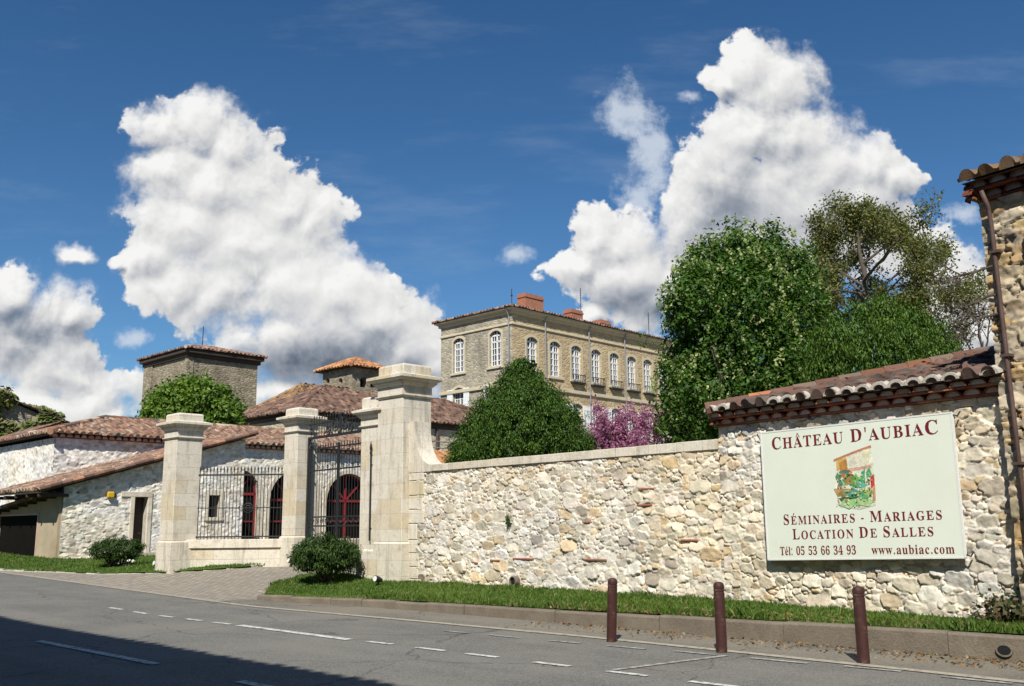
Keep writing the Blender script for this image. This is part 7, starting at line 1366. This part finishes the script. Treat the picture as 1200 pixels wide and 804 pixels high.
# cushion shrubs
def shrub(u, vb, rx, v0, v1, label, seed, n):
    h_ = hit(u, vb); y = float((h_ @ np.array([AX[1], AY[1], 0]))); rs = np.random.RandomState(seed); t = thing('cushion_shrub', label, 'shrub', h_[0], h_[1], h_[2], 'clipped cushion shrubs')
    k = y / FPX; R_ = rx * k; zt = (vb - v0) * k; zl = (vb - v1) * k; mb = MB()
    for j in range(16):
        a = 6.28 * j / 16 + rs.rand(); L = R_ * (.35 + .5 * rs.rand()); p0 = np.array([h_[0] + rs.randn() * .06, h_[1] + rs.randn() * .06, h_[2] - .05]); p1 = p0 + np.array([math.cos(a) * L * .5, math.sin(a) * L * .5, zl * .8]); p2 = p0 + np.array([math.cos(a) * L, math.sin(a) * L, zt * .7]); mb.tube([p0, p1, p2], [.03, .022, .008], 5)
    mb.build('stems', MAT['bark'], t); zm = (zl + zt) / 2; zr = (zt - zl) / 2; bl = []
    for j in range(11):
        a = 6.28 * j / 10; rr = .58 * R_ if j < 10 else 0; bl.append((np.array([h_[0] + math.cos(a) * rr, h_[1] + math.sin(a) * rr, h_[2] + zm - (.12 * zr if j < 10 else -.2 * zr)]), np.array([R_ * .48, R_ * .48, zr * (.8 if j < 10 else .95)])))
    crown('foliage', t, bl, n, .085, 26, .13, [(.012, .034, .009), (.018, .050, .012), (.028, .072, .016), (.045, .10, .022)], seed, 'needle', up=.9, asp=.3, fill=.3, lump=.35, flat=.7); return t
shrub(381, 684, 34, 634, 668, 'dark green flat topped cushion shrub on the lawn before the iron gate', 31, 17000)
shrub(136, 664, 26, 633, 655, 'dark green cushion shrub on bare stems before the white stone wing', 32, 9000)
# white stones below the left shrub
MAT['pebble'] = M('pale_stone', (.56, .52, .46), .9, .2, 6., .2, 30., .5, 20.)
for i, (u, v, r, lab) in enumerate(((135, 663.5, .16, 'pale boulder under the left cushion shrub, leftmost and largest of three'), (145, 663, .14, 'pale boulder under the left cushion shrub, middle of three'), (153, 660.5, .13, 'pale boulder by the narrow door side of the left shrub, rightmost of three'))):
    h_ = hit(u, v); bm = bmesh.new(); bmesh.ops.create_icosphere(bm, subdivisions=3, radius=r); rs = np.random.RandomState(40 + i)
    for vv in bm.verts:
        c = vv.co; k = 1 + .25 * float(fbm(np.array([c.x * 6 + i * 9 + c.z * 3]), np.array([c.y * 6 + 5.]), 50 + i, 3)[0]); vv.co = Vector((c.x * 1.5 * k, c.y * k, c.z * .75 * k))
    me = bpy.data.meshes.new('boulder'); bm.to_mesh(me); bm.free(); o = link('boulder', me, MAT['pebble'], None, (h_[0], h_[1], h_[2] + r * .3)); tag(o, lab, 'boulder', 'pale boulders under the shrub')
# ivy on the far left house
rs = np.random.RandomState(61); n = 14000; yy_ = yB - (yB - yA) * rs.rand(n); m = rs.rand(n) < .55
zz = np.where(m, 0, 1 + rs.rand(n) * (ztp(yy_) - 1)); xx = np.where(m, ia[0] + .25 - 5.5 * rs.rand(n), ia[0] + .10 + .12 * rs.rand(n)); zz = np.where(m, ztp(yy_) + .12 + .12 * rs.rand(n), zz)
pat = fbm(yy_ * .6, zz * .6 + xx * .5, 7, 3) > -.22
p = np.stack([xx, yy_, zz], -1)[pat]; pal = np.array([(.09, .145, .03), (.14, .185, .045), (.19, .20, .065), (.25, .21, .11)])
V, F, c = leaf_mesh(p, .34, rs, pal[rs.randint(4, size=len(p))], out=np.tile([1., -.3, .4], (len(p), 1)), outw=.6, asp=.8); mesh('ivy', V, F, MAT['leaf'], iv, col=c)
bl = [(np.array([ia[0] - .5, onX(u, v, ia[0])[1], onX(u, v, ia[0])[2]]), np.array([.8, .8, .55])) for u, v in ((-12, 468), (2, 470))]
crown('ivy_crest', iv, bl, 900, .3, 16, .35, [(.05, .09, .02), (.09, .13, .03)], 62)
# weeds at the foot of the walls
def tuft(name, label, P0, r, n, size, pal, seed, h=.5, cat='plant'):
    t = thing(name, label, cat, *P0); rs = np.random.RandomState(seed); mb = MB()
    for j in range(9):
        a = rs.rand() * 6.28; e = np.array([math.cos(a) * r * .8, math.sin(a) * r * .4, h * (.5 + .5 * rs.rand())]); mb.tube([(0, 0, 0), e * [.4, .4, .7], e], [.006, .005, .002], 4)
    mb.build('stems', MAT['bark'], t, localv=True); p = rs.randn(n, 3) * [r * .5, r * .3, h * .25] + [0, 0, h * .45]; pal = np.array(pal)
    V, F, c = leaf_mesh(p, size, rs, pal[rs.randint(len(pal), size=n)]); mesh('foliage', V, F, MAT['leaf'], t, col=c, localv=True); return t
q = P2(4.72, .26, .16); tuft('bramble', 'dark green bramble clump at the foot of the wall below the sign board', q, .34, 420, .085, [(.03, .06, .018), (.05, .09, .02), (.10, .09, .04), (.16, .11, .06)], 71, .42)
q = P2(5.25, .25, .22); tuft('bramble', 'brownish bramble clump at the foot of the corner house wall', q, .36, 420, .085, [(.03, .055, .018), (.09, .08, .03), (.16, .11, .06), (.2, .15, .09)], 72, .36)
q = onY(596, 610, 14.55); tuft('wall_fern', 'tiny green fern growing out of the middle of the rubble wall', (q[0], q[1] - .02, q[2] - .08), .07, 90, .06, [(.05, .12, .03), (.08, .16, .04)], 73, .18)
tv = thing('dead_vine', 'dead grey vine stems sticking out from the left corner of the stone house', 'vine', *P3(HP0, 4.2, -.1)); rs = np.random.RandomState(81); mb = MB(); tips = []
for (z, L, up) in ((4.95, .42, -.22), (4.55, .40, -.12), (4.3, .3, .1)):
    a = np.array(P3(HP0 + .15, z, .06)); limb(mb, a, np.array(P3(HP0 - 1, z + up, .0)) - a, L + .15, .02, 2, rs, tips, 5, .55, -.05, 4, .6, 5)
mb.build('stems', MAT['bark'], tv)
rs = np.random.RandomState(83); p = np.array(tips); p = np.repeat(p, 2, 0) + rs.randn(len(p) * 2, 3) * .03; V, F, c = leaf_mesh(p, .05, rs, np.array([(.10, .085, .07)]) * np.ones((len(p), 1)), asp=.4); mesh('dry_leaves', V, F, MAT['leaf'], tv, col=c)
# small garden lights by the pillars
def glight(u, v, label, sh=0):
    h_ = hit(u, v); t = thing('garden_light', label, 'light', h_[0], h_[1], h_[2], 'small garden spotlights'); mb = MB(); mb.tube([(0, 0, -.1), (0, 0, .12)], .018, 8); mb.build('stake', MAT['iron'], t, localv=True)
    mb = MB(); mb.tube([(0, -.10, .17), (0, -.02, .16), (0, .09, .13)], [.075, .07, .04], 12); o = mb.build('lamp_head', MAT['iron'], t, localv=True)
    mb = MB(); mb.tube([(0, -.108, .172), (0, -.102, .1708)], .062, 12); mb.build('lens', MAT['sign_edge'], o, localv=True)
glight(443.5, 687, 'small garden spotlight at the foot of the tallest gate pier')
glight(184, 667, 'small dark garden spotlight at the foot of the leftmost pillar')
glight(341.5, 664, 'small dark garden spotlight at the foot of the middle pillar')
